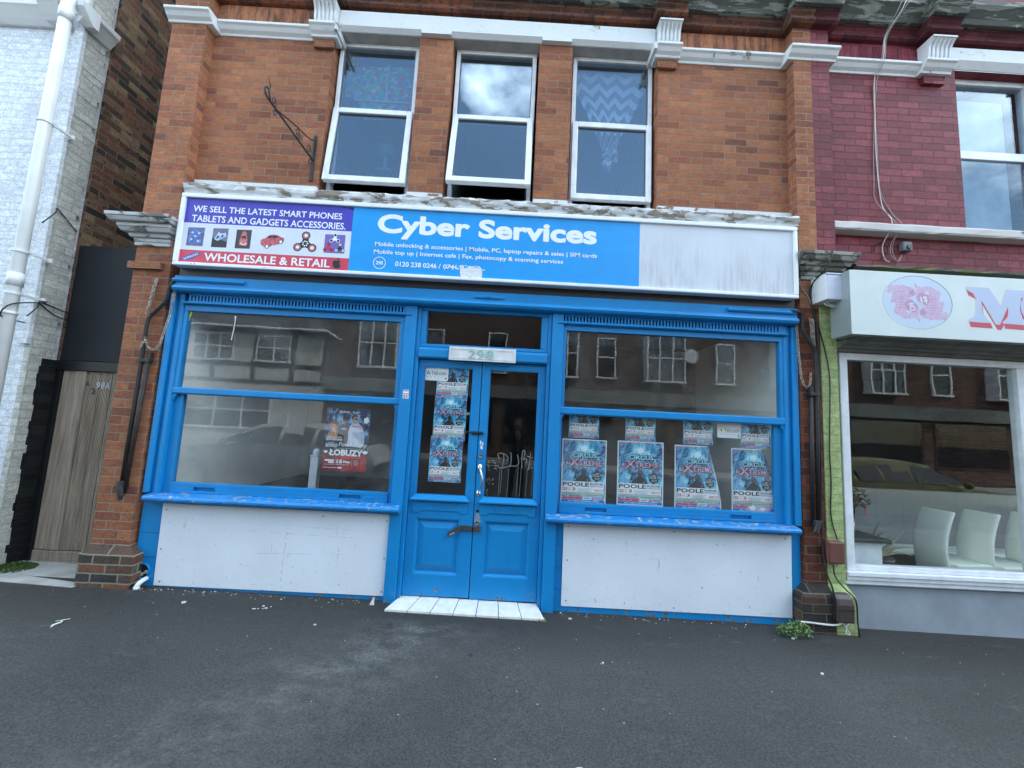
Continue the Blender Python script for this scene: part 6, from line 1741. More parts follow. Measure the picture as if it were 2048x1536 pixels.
# thick string course with returns
WSC = [(0.09,5.44),(0.06,5.44),(0.02,5.48),(-0.03,5.54),(-0.055,5.565),(-0.06,5.61),(-0.03,5.625),(0.09,5.625)]
mb = MB(); mb.profx(WSC, -12.0, -4.80); mb.profx([(y-0.07 if y < .08 else y, z) for y, z in WSC], -4.93, -4.70)
mb.profx([(y-0.02 if y < .08 else y, z) for y, z in WSC], -4.60, -4.49)
WSC2 = [(-4.598,5.44),(-4.585,5.44),(-4.56,5.48),(-4.52,5.54),(-4.495,5.565),(-4.49,5.61),(-4.51,5.625),(-4.598,5.625)]
mb2 = MB(); mb2.prism(WSC2, -0.02, 0.30)
mb.build("string_course", M_STONE, WB, bevel=0.004)
mb2.build("string_course", M_STONE, WB, bevel=0.004)
mb = MB(); mb.box(-4.70,-4.602,0.055,0.089,2.1,8.0); mb.build("corner_strip", M_WHITEBR, WB)
mb = MB(); mb.box(-12.0,-4.60,0.04,0.089,-0.1,0.35); mb.build("plinth_render", flat("scuffed_white_render", (0.60,0.63,0.66), 0.7, var=.12, vscale=4, bump=.4, bscale=20), WB)
mb = MB(); mb.box(-12,-4.6,0.36,9.0,8.0,8.1); mb.build("unseen_roof_slab", M_INKG, WB)  # unseen roof added to block light from above
# downpipe
DP = thing("downpipe", (-4.56,-0.1,-0.03), "white plastic downpipe on the front of the white painted building", "pipe")
mb = MB(); mb.tube([(-4.588,-0.12,7.5),(-4.588,-0.12,0.0)], 0.047, 16); mb.build("pipe", M_WPLAST, DP, smooth=True)
for z0, z1 in ((5.33,5.46),(2.60,2.72),(2.33,2.36)):
    mb = MB(); mb.tube([(-4.588,-0.12,z0),(-4.588,-0.12,z1)], 0.054, 16); mb.build("pipe_socket", M_WPLAST, DP, smooth=True)
for z in (4.235, 2.93, 2.53):
    mb = MB(); mb.tube([(-4.588,-0.12,z-0.012),(-4.588,-0.12,z+0.012)], 0.0565, 16); mb.box(-4.565,-4.548,-0.10,0.09,z-0.010,z+0.010); mb.box(-4.575,-4.535,0.075,0.089,z-0.02,z+0.02); mb.build("pipe_bracket", M_WPLAST, DP)
cable([(-4.66,0.06,2.30),(-4.58,-0.178,2.30),(-4.53,-0.16,2.42),(-4.47,0.04,2.50),(-4.40-0.19,0.08,2.52),(-4.585,0.2,2.50),(-4.585,0.36,2.47)], 0.006, M_CABLEB, "thin black cable crossing the downpipe and running round to the black board")
cable([(-4.52,-0.06,3.25),(-4.56,0.06,3.42),(-4.59,0.09,3.48),(-4.58,0.16,3.42),(-4.58,0.28,3.33)], 0.0055, M_CABLEB, "short black cable arched on the cream return of the white building")
cable([(-4.50,-0.06,2.34),(-4.56,0.05,2.45),(-4.592,0.09,2.50),(-4.585,0.20,2.43),(-4.585,0.33,2.40)], 0.0055, M_CABLEB, "lower black cable joining the crossing cable beside the black board")
# ------------------------------------------------------------------ gate in the alley
GA = thing("alley_gate", (-4.0,0.36,-0.05), "weathered grey timber gate under a black board in the alley", "gate")
mb = MB()
xw = [-4.552]
r = random.Random(9)
x = -4.548
while x < -3.33:
    w = 0.118
    # decking boards with fine grooves (the first two laid plain side out)
    if x < -4.32:
        mb.box(x, x+w, 0.355+r.uniform(-.004,.004)-(0.012 if -4.46 < x < -4.40 else 0), 0.385, 0.125, 1.885)
    else:
        g = 8
        for k in range(g):
            mb.box(x+w*k/g+0.003, x+w*(k+1)/g-0.002, 0.355, 0.385, 0.125, 1.885)
        mb.box(x+0.002, x+w-0.001, 0.362, 0.386, 0.126, 1.884)
    x += w+0.007
mb.build("boarding", M_DECK, GA)
mb = MB()
for k in range(5): mb.box(-4.55,-3.33,0.345,0.38,0.012+k*0.021,0.030+k*0.021)
mb.build("kick_board", M_DECK, GA, bevel=0.002)
mb = MB(); mb.box(-4.612,-4.556,0.335,0.42,-0.05,1.985); mb.box(-4.612,-3.33,0.328,0.44,1.888,1.985); mb.build("gate_frame", M_BLKPOST, GA, bevel=0.004)
mb = MB(); mb.box(-4.60,-3.33,0.345,0.375,1.990,3.215); mb.build("overboard", M_BLKBOARD, GA, bevel=0.003)
mb = MB(); mb.box(-4.55,-3.33,0.42,0.43,-0.08,0.2); mb.build("dark_gap", M_DARK, GA)
mb = MB()
for s_, x0, x1, z0_, z1_ in (("9",-4.200,-4.160,1.715,1.783),("8",-4.152,-4.110,1.715,1.783),("A",-4.104,-4.058,1.715,1.783)): put_text(mb, s_, x0, x1, z0_, z1_, 0.350, 0.02)
mb.build("number_lettering", flat("grey_metal_numeral", (0.40,0.42,0.45), 0.4, .3), GA)
mb = MB(); put_text(mb, "A", -4.305, -4.268, 1.735, 1.785, 0.350, 0.01); mb.build("number_lettering", M_BLACKM, GA)
mb = MB(); put_text(mb, "2", -4.235, -4.188, 1.655, 1.715, 0.350, 0.0, shear=-0.2)
mb.build("number_lettering", M_BLACKM, GA)
mb = MB(); mb.box(-4.42,-4.385,0.346,0.3545,0.985,1.02); mb.build("latch_hole", M_DARK, GA)
mb = MB(); mb.cyl((-4.40,0.352,1.16),(-4.40,0.345,1.16),0.013,8); mb.build("bolt_head", M_CARD, GA)
# concrete threshold in front of the gate
mb = MB()
P_ = [(-4.70,0.42,0.012),(-3.50,0.42,-0.005),(-3.50,-0.03,gz(-3.5)+0.006),(-3.56,-0.19,gz(-3.55)+0.005),(-4.25,-0.16,gz(-4.2)+0.006),(-4.75,-0.04,gz(-4.7)+0.006)]
mb.add([(a,b,c-0.12) for a,b,c in P_]+[(a,b,c) for a,b,c in P_], [tuple(range(6,12)), (0,1,7,6),(1,2,8,7),(2,3,9,8),(3,4,10,9),(4,5,11,10),(5,0,6,11)])
tag(mb.build("threshold", M_CONC), "pale stained concrete ramp in front of the alley gate", "ramp")
# moss and weeds
def leaf_clump(name, c, n, R, H, lw, mats, label, seed, drop=0.0, cat="plant"):
    r = random.Random(seed); mb = MB()
    for i in range(n):
        a = r.uniform(0, 6.283); q = R*math.sqrt(r.random()); h = H*r.uniform(.25,1)*(1-0.5*q/R)
        p = Vector((c[0]+q*math.cos(a)*c[3], c[1]+q*math.sin(a)*c[4], c[2]+h))
        d = Vector((r.uniform(-1,1), r.uniform(-1,.3), r.uniform(-.2,.9))).normalized(); s = d.orthogonal().normalized()
        s.rotate(Matrix.Rotation(r.uniform(0,6.28), 3, d))
        L = lw*r.uniform(1.2,2.6); w = lw*r.uniform(.35,.7)
        mb.mat(r.randrange(len(mats)))
        mb.add([p-d*L*.5, p+s*w, p+d*L*.5, p-s*w], [(0,1,2,3)])
    return tag(mb.build(name, mats), label, cat)
M_LEAF = [flat("leaf_green", (0.11,0.22,0.05), 0.6, var=.3, vscale=60), flat("leaf_pale", (0.24,0.34,0.12), 0.6, var=.3, vscale=60), flat("leaf_dark", (0.035,0.085,0.022), 0.6, var=.3, vscale=60)]
M_MOSS = [flat("moss_green", (0.055,0.115,0.018), 0.9, var=.4, vscale=60), flat("moss_dark", (0.030,0.065,0.012), 0.9, var=.3, vscale=60)]
o = leaf_clump("moss_patch", (-4.46,0.11,0.0,1.2,1.0), 2600, 0.16, 0.075, 0.010, M_MOSS, "patch of bright green moss at the corner of the white building by the gate", 3, cat="moss"); o['kind'] = 'stuff'
leaf_clump("weed", (2.49,-0.25,gz(2.5)-0.01,1.7,0.8), 420, 0.085, 0.16, 0.013, M_LEAF, "leafy green weed growing at the foot of the dark plinth under the white board", 5)
leaf_clump("weed", (0.36,-0.25,gz(0.36)-0.01,1.3,0.7), 130, 0.05, 0.035, 0.009, [M_LEAF[1], flat("dry_grass", (0.22,0.20,0.09), .8, var=.2)], "small dry weed tuft beside the end of the tiled doorstep", 6)
# litter
LT = [(-3.08,-0.72,.020,.05,"twisted strip of white litter lying nearest the alley"), (-2.52,-0.32,.018,.014,"oval pale fragment on the pavement in front of the scratched white board"), (-1.06,-0.17,.020,.020,"white triangular chip standing against the foot of the blue post"),
      (0.428,-1.635,.020,.016,"flattened pale fragment on the pavement nearest the camera"), (2.30,-0.76,.012,.010,"pale chip on the pavement in front of the restaurant corner"), (2.44,-0.30,.016,.010,"long white fragment beside the leafy green weed"),
      (0.75,-0.79,.008,.008,"tiny white chip on the pavement before the circus poster window"), (-1.36,-0.53,.012,.006,"small flake of white paint on the pavement left of the doorstep"), (0.62,-0.20,.018,.006,"white flake lying against the wall under the cleaner board"),
      (2.05,-1.62,.016,.012,"flat cream fragment at the near edge of the pavement by the far corner"), (-1.89,-0.33,.03,.012,"scatter of cream crumbs on the dark tar before the scratched board")]
for i, (x, y, a, b, lab) in enumerate(LT):
    r = random.Random(100+i); mb = MB(); z = gz(x)
    pl = [(x+a*math.cos(2*math.pi*k/9)*r.uniform(.6,1.2), y+b*math.sin(2*math.pi*k/9)*r.uniform(.6,1.2)) for k in range(9)]
    if i == 0:
        mb.tube(smooth_path([(x-.03,y+.03,z+.004),(x+.01,y+.045,z+.008),(x+.025,y+.07,z+.004)]), .0025, 6); mb.tube(smooth_path([(x+.01,y+.03,z+.004),(x+.03,y+.01,z+.010),(x+.012,y-.02,z+.006),(x+.02,y-.04,z+.004)]), .006, 6)
    elif i == 2:
        mb.add([(x-.02,y,z),(x+.02,y,z),(x+.018,y+.01,z+.06),(x+.012,y+.012,z+.062),(x-.02,y+.012,z),(x+.02,y+.012,z)], [(0,1,2),(0,2,3),(1,5,2),(4,3,2,5),(0,3,4),(0,4,5,1)])
    elif i == 10:
        for q in range(9): mb.sphere((x+r.uniform(-.07,.07), y+r.uniform(-.03,.03), z+.003), r.uniform(.003,.008), 7, 5, (1.4,1,.5))
    else:
        mb.add([(p[0],p[1],z) for p in pl]+[(p[0]*.9+x*.1,p[1]*.9+y*.1,z+.006+r.uniform(0,.004)) for p in pl], [tuple(range(9,18))]+[(k,(k+1)%9,9+(k+1)%9,9+k) for k in range(9)])
    tag(mb.build("litter", flat("litter_white", (0.62,0.61,0.57), 0.8, var=.2, vscale=50)), lab, "litter", "scraps of litter on the pavement")
r = random.Random(77); mb = MB()
for i in range(150):
    x = r.choice([r.uniform(-3.0,-1.0), r.uniform(-3.1,-2.2), r.uniform(0.5,2.6)]); y = -0.10-abs(r.gauss(0,.035)); s_ = r.uniform(.0015,.0055)
    mb.mat(0 if r.random() < .2 else 1); mb.sphere((x, y, gz(x)+s_*.3), s_, 6, 4, (1.5,1.1,.6))
tag(mb.build("paint_flakes", [MATS["litter_white"], flat("grit_tan", (0.30,0.25,0.19), .9, var=.3, vscale=50)]), "loose flakes of paint and grit along the foot of the shop front", "debris", kind='stuff')

# ================================================================== maroon building with the restaurant
MR = thing("maroon_building", (5.2,0.0,-0.1), "maroon painted brick building with a white framed restaurant window", "building")
mb = MB()
MX0, MX1 = 4.515, 5.42
mb.box(3.08,MX0,0.0,0.23,3.20,5.50); mb.box(MX1,9.0,0.0,0.23,3.20,5.50); mb.box(MX0,MX1,0.0,0.23,3.20,3.70); mb.box(3.08,9.0,0.001,0.23,5.50,8.6)  # wall above the eaves is out of view, raised for more shade
mb.build("wall", M_MAROON, MR)
mb = MB(); mb.box(2.904,3.085,-0.11,0.05,3.20,8.6); mb.build("pilaster", M_MAROON, MR)
mb = MB(); mb.box(2.905,3.060,-0.112,0.05,0.30,3.20); mb.build("pilaster", M_GREEN, MR, bevel=0.003)
mb = MB(); mb.box(2.904,3.085,-0.185,0.04,-0.12,0.235)
mb.add([(2.904,-0.185,0.235),(3.085,-0.185,0.235),(3.085,0.04,0.235),(2.904,0.04,0.235),(2.904,-0.112,0.315),(3.062,-0.112,0.315),(3.062,0.04,0.315),(2.904,0.04,0.315)], [(4,5,6,7),(0,1,5,4),(1,2,6,5),(2,3,7,6),(3,0,4,7)])
mb.build("plinth", M_GREEN, MR, bevel=0.006)
mb = MB(); moulded_capital(mb, 2.735, 3.075, -0.112, 3.075, 3.305, 0.16, 0.11, [0.12,0.2,0.45,0.65,0.95,1.0]); mb.build("capital", M_CAPW, MR, bevel=0.006)
mb = MB(); ragged_profx(mb, [(0.0,3.085),(-0.10,3.085),(-0.12,3.12),(-0.15,3.17),(-0.20,3.20),(-0.20,3.225),(-0.15,3.245),(0.0,3.27)], 3.19, 9.0, 50, 0.006, 8); mb.build("fascia_cornice", M_MOSSY, MR)
mb = MB(); mb.box(-0,0.0001,0,0.0001,0,0.0001) if False else None
mb.profx([(0.06,5.385),(-0.012,5.385),(-0.018,5.405),(-0.045,5.425),(-0.066,5.455),(-0.085,5.468),(-0.085,5.492),(-0.055,5.500),(0.06,5.500)], 3.145, 4.085)
mb.profx(sc_prof(-0.05), 4.085, 4.40); mb.profx(sc_prof(-0.11), 2.904, 3.145)
mb.build("string_course", M_STONE, MR, bevel=0.004)
fluted_corbel(MR, 4.13, 4.37, 5.502, 5.70)
mb = MB(); mb.box(4.14,4.365,-0.035,0.0,5.30,5.385); mb.build("corbel_course", M_MAROON, MR, bevel=0.003)
mb = MB(); mb.box(4.40,6.9,-0.05,0.0005,5.575,5.712); mb.box(5.44,6.9,-0.05,0.0005,5.512,5.575); mb.profx([(-0.05,5.575),(0.0005,5.575),(0.0005,5.512),(-0.005,5.512)], 4.40, 5.44); mb.box(MX0,MX1,0.0005,0.13,5.5015,5.5095); mb.build("lintel", M_STONE, MR)
mb = MB(); ragged_profx(mb, [(0.0,3.615),(-0.085,3.625),(-0.095,3.64),(-0.095,3.695),(-0.085,3.71),(0.0,3.715)], 3.088, 9.0, 60, 0.004, 12); mb.build("sill_band", peeling("cream_sill_paint", (0.60,0.57,0.55), (0.25,0.13,0.12), lo=0.66, scale=6.0), MR)
eaves(MR, [(2.904,3.15,0.13), (3.15,4.08,0.0), (4.08,4.42,0.12), (4.42,9.0,0.02)], (M_DIRTM, M_DIRTM, M_CORN))
mb = MB(); mb.box(3.15,4.08,-0.004,0.0005,5.502,5.715); mb.build("soldier_course", M_SOLDM, MR)
mb = MB(); mb.box(4.42,9.0,-0.012,0.0005,5.715,5.752); mb.build("soldier_course", M_DIRTM, MR)
mb = MB(); mb.box(8.8,9.0,0.23,8.0,-0.1,8.6); mb.box(2.904,3.08,0.05,8.0,-0.1,8.6); mb.box(2.904,9.0,7.8,8.0,-0.1,8.6); mb.build("flank_wall", M_MAROON, MR)
mb = MB(); mb.box(2.904,9.0,0.0,8.0,8.6,8.75); mb.build("unseen_roof_slab", M_INKG, MR)  # unseen roof added to shut out light overhead
mb = MB(); mb.box(3.08,8.8,0.24,7.79,2.95,3.35); mb.build("upper_floor", M_ROOMG, MR)
mb = MB(); mb.box(3.1,8.8,3.0,3.1,3.36,6.59); mb.build("upper_room_wall", M_ROOMG, MR)
# sash window with grey frame
mb = MB(); y = 0.09; f = 0.045
mb.box(MX0,MX0+f,y,y+.08,3.71,5.50); mb.box(MX1-f,MX1,y,y+.08,3.71,5.50); mb.box(MX0+f,MX1-f,y,y+.08,5.44,5.50); mb.box(MX0+f,MX1-f,y,y+.08,3.71,3.78)
mb.box(MX0+f,MX1-f,y-0.01,y+.03,4.575,4.665)
wf = mb.build("window_frame", M_UPVC, MR, bevel=0.005)
mb = MB(); mb.box(MX0+f-.004,MX1-f+.004,y+.026,y+.032,4.66,5.445); mb.build("pane", M_GLN, wf)
mb = MB(); mb.box(MX0+f-.004,MX1-f+.004,y+.010,y+.016,3.775,4.58); mb.build("pane", M_GLN, wf)
mb = MB(); mb.box(MX0+.08,MX1-.16,0.20,0.205,3.75,5.35); tag(mb.build("net_curtain", flat("net_cloth", (0.50,0.53,0.56), 0.9, var=.15, vscale=8)), "pale net curtain behind the maroon building's upper window", "curtain")
# shopfront below
mb = MB(); mb.profx([(0.0,2.405),(-0.10,2.405),(-0.105,2.43),(-0.15,2.435),(-0.155,2.455),(-0.22,2.46),(-0.225,2.485),(-0.30,2.49),(-0.30,2.498),(0.0,2.498)], 3.062, 9.0); mb.build("fascia_soffit", flat("grey_soffit_timber", (0.14,0.145,0.14), 0.7, var=.3, vscale=8), MR)
mb = MB()
mb.box(3.105,3.180,-0.08,0.0,0.425,2.40); mb.box(3.180,8.8,-0.08,0.0,2.335,2.40); mb.box(4.800,4.893,-0.08,0.0,0.425,2.335); mb.box(3.180,4.800,-0.072,0.0,0.425,0.47); mb.box(4.893,8.8,-0.072,0.0,0.425,0.47)
sf = mb.build("shop_window_frame", M_UPVC, MR, bevel=0.005)
mb = MB(); mb.box(3.176,4.804,-0.045,-0.038,0.465,2.34); mb.build("pane", M_GLR, sf)
mb = MB(); mb.box(4.889,8.8,-0.045,-0.038,0.465,2.34); mb.build("pane", M_GLR, sf)
mb = MB(); mb.profx([(0.0,0.305),(-0.075,0.305),(-0.085,0.315),(-0.085,0.348),(-0.098,0.352),(-0.100,0.385),(-0.112,0.390),(-0.112,0.422),(0.0,0.4245)], 3.085, 8.8); mb.build("windowsill", M_UPVC, MR, bevel=0.002)
mb = MB(); mb.box(3.11,8.8,-0.045,0.0,gz(6)-0.15,0.305); mb.build("stall_riser", M_LAV, MR)
mb = MB(); mb.box(3.062,3.105,-0.06,0.0,0.0,3.1); mb.build("jamb", M_BLACKW, MR)
mb = MB(); mb.box(3.09,8.8,0.01,7.79,-0.12,-0.08); mb.build("restaurant_floor", M_FLOORI, MR)
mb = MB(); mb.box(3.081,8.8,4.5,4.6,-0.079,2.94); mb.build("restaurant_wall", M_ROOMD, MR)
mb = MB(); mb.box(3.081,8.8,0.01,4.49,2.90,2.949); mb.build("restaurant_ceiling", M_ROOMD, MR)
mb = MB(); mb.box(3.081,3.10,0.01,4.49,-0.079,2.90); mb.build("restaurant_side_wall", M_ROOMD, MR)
# pale tiled half-height partition
def tilewall():
    s = NT("partition_tile"); P = s.xyz()
    a = s.math('LESS_THAN', s.math('FRACT', s.math('MULTIPLY', P[0], 3.0)), 0.02); b = s.math('LESS_THAN', s.math('FRACT', s.math('MULTIPLY', P[2], 3.0)), 0.02)
    c = s.mix(s.math('MAXIMUM', a, b), (0.30,0.30,0.305), (0.235,0.235,0.24)); s.set(c, 0.4); return s.m
mb = MB(); mb.box(3.6,8.6,1.25,1.33,-0.079,0.995); tag(mb.build("partition", tilewall(), bevel=0.004), "pale grey tiled half-height partition behind the restaurant window", "partition")

# ------------------------------------------------------------------ restaurant sign
RS = thing("restaurant_sign", (5.6,-0.27,2.50), "pale metal restaurant sign box with pink fish emblem and a big letter M", "shop sign")
mb = MB(); mb.box(2.962,8.2,-0.38,-0.376,2.500,3.080); face = mb.build("sign_face", M_RSIGN, RS)
mb = MB(); mb.box(2.962,2.966,-0.3755,-0.165,2.500,3.080); mb.box(2.966,8.2,-0.3755,-0.165,2.500,2.504); mb.box(2.966,8.2,-0.3755,-0.165,3.076,3.080); mb.box(2.966,8.2,-0.17,-0.165,2.504,3.076)
mb.build("sign_casing", M_RSIDE, RS)
ye = -0.3805
mb = MB(); mb.prism(circle(3.553,2.812,0.307,0.238,48), ye-0.0006, ye+0.0003); em = mb.build("emblem", M_EMB, RS)
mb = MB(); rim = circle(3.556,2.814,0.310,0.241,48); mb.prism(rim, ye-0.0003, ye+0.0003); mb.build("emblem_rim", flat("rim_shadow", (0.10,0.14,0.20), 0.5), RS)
def E2(pts, flip): return [((3.553+0.88*(x if not flip else -x)), (2.812+0.92*(z if not flip else -z))) for x, z in pts]
fish = [(-.245,.10),(-.225,.075),(-.23,.02),(-.215,.0),(-.225,-.05),(-.235,-.085),(-.20,-.105),(-.205,-.13),(-.17,-.145),(-.145,-.165),(-.09,-.165),(-.055,-.15),(-.015,-.16),(.015,-.195),(.020,-.165),(0.0,-.125),(.012,-.09),(.014,-.05),(-.005,-.01),(-.03,.01),(-.055,.02),(-.07,.045),(-.045,.05),(-.015,.075),(-.012,.115),(-.04,.145),(-.08,.15),(-.13,.165),(-.175,.155),(-.195,.165),(-.235,.15),(-.245,.13)]
for fl_ in (False, True):
    mb = MB(); mb.prism(E2(fish, fl_), ye-0.0012, ye-0.0005)
    for i in range(8): mb.prism(E2(splat(-.215+.02*(i%3)-.01*i%2, -.10+.034*i, .028, .022, 30+i, 11, .3), fl_), ye-0.00085-0.00004*i, ye-0.0005)
    f_ = mb.build("fish_emblem", M_EMBP, em)
    mb = MB(); mb.prism(E2([(-.13,-.02),(-.105,-.09),(-.03,-.10),(.0,-.06),(-.01,-.02),(-.06,.018),(-.10,.02)], fl_), ye-0.0018, ye-0.0011); mb.prism(E2(circle(-.05,.095,.03,.03,14), fl_), ye-0.0017, ye-0.0011)
    for k in range(7): mb.prism(E2([(-.19+.01*(k%2),-.06+.026*k),(-.13,-.062+.026*k),(-.13,-.056+.026*k),(-.19+.01*(k%2),-.054+.026*k)], fl_), ye-0.0016, ye-0.0011)
    mb.build("fish_marking", M_EMBD, f_)
    mb = MB(); mb.prism(E2([(-.115,-.075),(-.09,-.085),(-.07,-.095),(-.10,-.115),(-.125,-.10)], fl_), ye-0.0022, ye-0.0016); mb.prism(E2([(-.075,.03),(-.06,.028),(-.03,.0),(0,-.03),(.015,-.04),(-.01,-.005),(-.05,.04),(-.07,.05)], fl_), ye-0.0022, ye-0.0010)
    mb.build("fish_highlight", M_EMB, f_)
mb = MB()
def stroke(x0, z0, x1, z1, w=0.0035):
    d = Vector((x1-x0, z1-z0)); n_ = Vector((-d.y, d.x)).normalized()*w
    mb.add([(x0-n_.x,ye-0.0026,z0-n_.y),(x1-n_.x,ye-0.0026,z1-n_.y),(x1+n_.x,ye-0.0026,z1+n_.y),(x0+n_.x,ye-0.0026,z0+n_.y)], [(0,1,2,3)])
def glyph(cx, cz, s, segs, rot):
    c, q = math.cos(rot), math.sin(rot)
    for x0, z0, x1, z1 in segs: stroke(cx+s*(x0*c-z0*q), cz+s*(x0*q+z0*c), cx+s*(x1*c-z1*q), cz+s*(x1*q+z1*c))
GJ = [(-.8,.75,.8,.75),(0,1,0,.3),(-.6,.3,.6,.3),(-.55,-.1,.55,-.1),(-.55,-.1,-.55,-.9),(.55,-.1,.55,-.9),(-.55,-.9,.55,-.9)]
GX = [(-.75,1,-.6,.8),(-1,.6,-.4,.6),(-.4,.6,-.95,-.1),(-.68,.3,-.68,-1),(-.6,.15,-.35,-.05),(.05,1,.2,.7),(.75,1,.6,.7),(-.1,.6,.9,.6),(0,.15,.8,.15),(-.15,-.3,.95,-.3),(.4,.6,.4,-1)]
glyph(3.500, 2.772, 0.036, GJ, 0.25); glyph(3.612, 2.836, 0.036, GX, 0.2)
mb.build("emblem_lettering", M_CARD, em)
# letter M: pale blue face, pink edge, red drop side
Mf = [(3.995,2.980),(4.195,2.980),(4.298,2.815),(4.358,2.972),(4.550,2.972),(4.545,2.940),(4.478,2.90),(4.478,2.72),(4.545,2.672),(4.545,2.662),(4.300,2.668),(4.355,2.720),(4.368,2.840),(4.272,2.655),(4.238,2.655),(4.118,2.880),(4.122,2.745),(4.165,2.690),(4.200,2.664),(4.000,2.668),(4.000,2.680),(4.055,2.715),(4.075,2.78),(4.078,2.88),(4.058,2.925),(4.000,2.955)]
def off(pts, dx, dz): return [(x+dx, z+dz) for x, z in pts]
mb = MB()
mb.mat(0); mb.prism(off(Mf,0.014,-0.050), ye-0.0006, ye+0.0003)
for t in (0.25,0.5,0.75): mb.prism(off(Mf,0.014*t,-0.050*t), ye-0.0007-0.0002*t, ye+0.0002)
mb.mat(1); mb.prism(off(Mf,-0.003,0.002), ye-0.0012, ye); mb.prism(off(Mf,0.002,-0.004), ye-0.0013, ye)
mb.mat(2); mb.prism([(x+(0.006 if x < 4.3 else 0.0), z) for x, z in off(Mf,0.0,-0.001)], ye-0.0017, ye-0.001)
mb.build("letter", [M_LETRED, M_LETPINK, flat("letter_blue_face", (0.44,0.50,0.66), 0.4, var=.03)], RS)
mb = MB()
ox, oz = 4.672, 2.818
O1, O2 = circle(ox,oz,0.20,0.165,40), circle(ox,oz,0.105,0.125,40)
def ringp(dx, dz, y_, m):
    mb.mat(m); mb.add([(x+dx,y_,z+dz) for x, z in O1]+[(x+dx,y_,z+dz) for x, z in O2], [(i,(i+1)%40,40+(i+1)%40,40+i) for i in range(40)])
for t in (1.0,.66,.33): ringp(0.014*t-0.012,-0.050*t,ye-0.0019-0.0001*(1-t),0)
ringp(0,0,ye-0.0022,1); ringp(0.004,-0.001,ye-0.0026,2)
mb.build("letter", [M_LETRED, M_LETPINK, MATS["letter_blue_face"]], RS)

# ------------------------------------------------------------------ inside the restaurant
M_LEATH = flat("cream_leatherette", (0.90,0.92,0.82), 0.42, var=.05, vscale=5)
def chair(x, y, rot, label):
    t = thing("dining_chair", (0,0,0.0), label, "chair", "white high-backed chairs inside the restaurant window")
    # curved back: profile in local (forward, up)
    prof = []
    N = 14
    for i in range(N+1):
        q = i/N; prof.append((-0.20-0.095*math.sin(q*math.pi*0.95)+0.055*q*q, 0.20+0.77*q))
    mb = MB(); vs = []; w = 0.15; th = 0.035
    for f_, z in prof:
        for sx in (-w, -w+0.03, 0, w-0.03, w): vs.append((sx, f_ - (0.006 if abs(sx) < w else 0), z))
    for f_, z in prof:
        for sx in (-w, -w+0.03, 0, w-0.03, w): vs.append((sx, f_+th, z))
    n = 5; m_ = (N+1)*n; fs = []
    for j in range(N):
        for i in range(n-1):
            a = j*n+i; fs.append((a, a+1, a+n+1, a+n)); fs.append((m_+a, m_+a+n, m_+a+n+1, m_+a+1))
        for i in (0, n-1):
            a = j*n+i; fs.append((a, a+n, a+n+m_, a+m_) if i == 0 else (a, a+m_, a+n+m_, a+n))
    for i in range(n-1):
        fs.append((i, i+m_, i+1+m_, i+1)); a = N*n+i; fs.append((a, a+1, a+1+m_, a+m_))
    mb.add(vs, fs); mb.build("backrest", M_LEATH, t, smooth=False, bevel=0.012)
    mb = MB(); mb.box(-0.19,0.19,-0.215,0.225,0.39,0.465); mb.build("seat", M_LEATH, t, bevel=0.02)
    for sx in (-0.18, 0.18):
        for fy in (-0.17, 0.17):
            mb = MB(); mb.box(sx-.018, sx+.018, fy-.018, fy+.018, 0.001, 0.39); mb.build("leg", M_LEATH, t)
    t.location = (x, y, -0.08); t.rotation_euler = (0, 0, rot)
    return t
ch0 = chair(4.82, 0.58, -1.47, "white high-backed chair nearest the aloe plant behind the restaurant window")
for x, y, lab in ((5.30,0.58,"middle white high-backed chair behind the restaurant window"), (5.84,0.58,"white high-backed chair half hidden by the restaurant window post")):
    c_ = copy_tree(ch0, None, lab); c_.location = (x, y, -0.08)
T_ = thing("dining_table", (5.6,1.0,-0.08), "low white table edge behind the white restaurant chairs", "table")
mb = MB(); mb.box(4.35,7.2,0.92,1.20,0.30,0.36); mb.build("tabletop", M_LEATH, T_, bevel=0.02)
for x in (4.5,7.0):
    mb = MB(); mb.box(x-.03,x+.03,1.02,1.08,-0.079,0.30); mb.build("leg", M_STEEL, T_)
CT = thing("counter", (3.40,0.35,-0.08), "white counter end with a dark top inside the restaurant window", "counter")
mb = MB(); mb.box(3.12,3.60,0.10,0.60,-0.079,0.630); mb.build("base", M_UPVC, CT)
mb = MB(); mb.box(3.105,3.665,0.06,0.64,0.632,0.668); mb.build("counter_top", flat("dark_worktop", (0.02,0.03,0.032), 0.35), CT, bevel=0.006)
CP = thing("cup", (3.39,0.22,0.669), "white cup with a yellow band on the dark restaurant counter", "cup")
mb = MB(); mb.lathe([(0.028,0),(0.034,0.10),(0.036,0.205),(0.033,0.205),(0.03,0.02)], (3.395,0.20,0.669), 18); mb.build("body", M_UPVC, CP, smooth=True)
mb = MB(); mb.lathe([(0.0295,0.004),(0.0345,0.085)], (3.395,0.20,0.669), 18); mb.build("band", flat("mustard_band", (0.50,0.33,0.03), .5), CP, smooth=True)
HP = thing("hanging_plant", (3.43,0.16,0.95), "dark red leafed plant with a gold and red charm behind the restaurant window frame", "plant")
r = random.Random(31); mb = MB()
for i in range(150):
    a = r.uniform(0,6.28); q = 0.10*math.sqrt(r.random()); p = Vector((3.43+q*math.cos(a)*1.1, 0.16+q*math.sin(a)*.7, 1.02+r.uniform(-.085,.085)+q*.2-0.25*max(0,q*math.cos(a))))
    d = Vector((r.uniform(-1,1),r.uniform(-1,1),r.uniform(-.6,.6))).normalized(); s_ = d.orthogonal().normalized()
    L = r.uniform(.012,.028); w = L*.45
    mb.mat(r.randrange(2)); mb.add([p-d*L, p+s_*w, p+d*L, p-s_*w], [(0,1,2,3)])
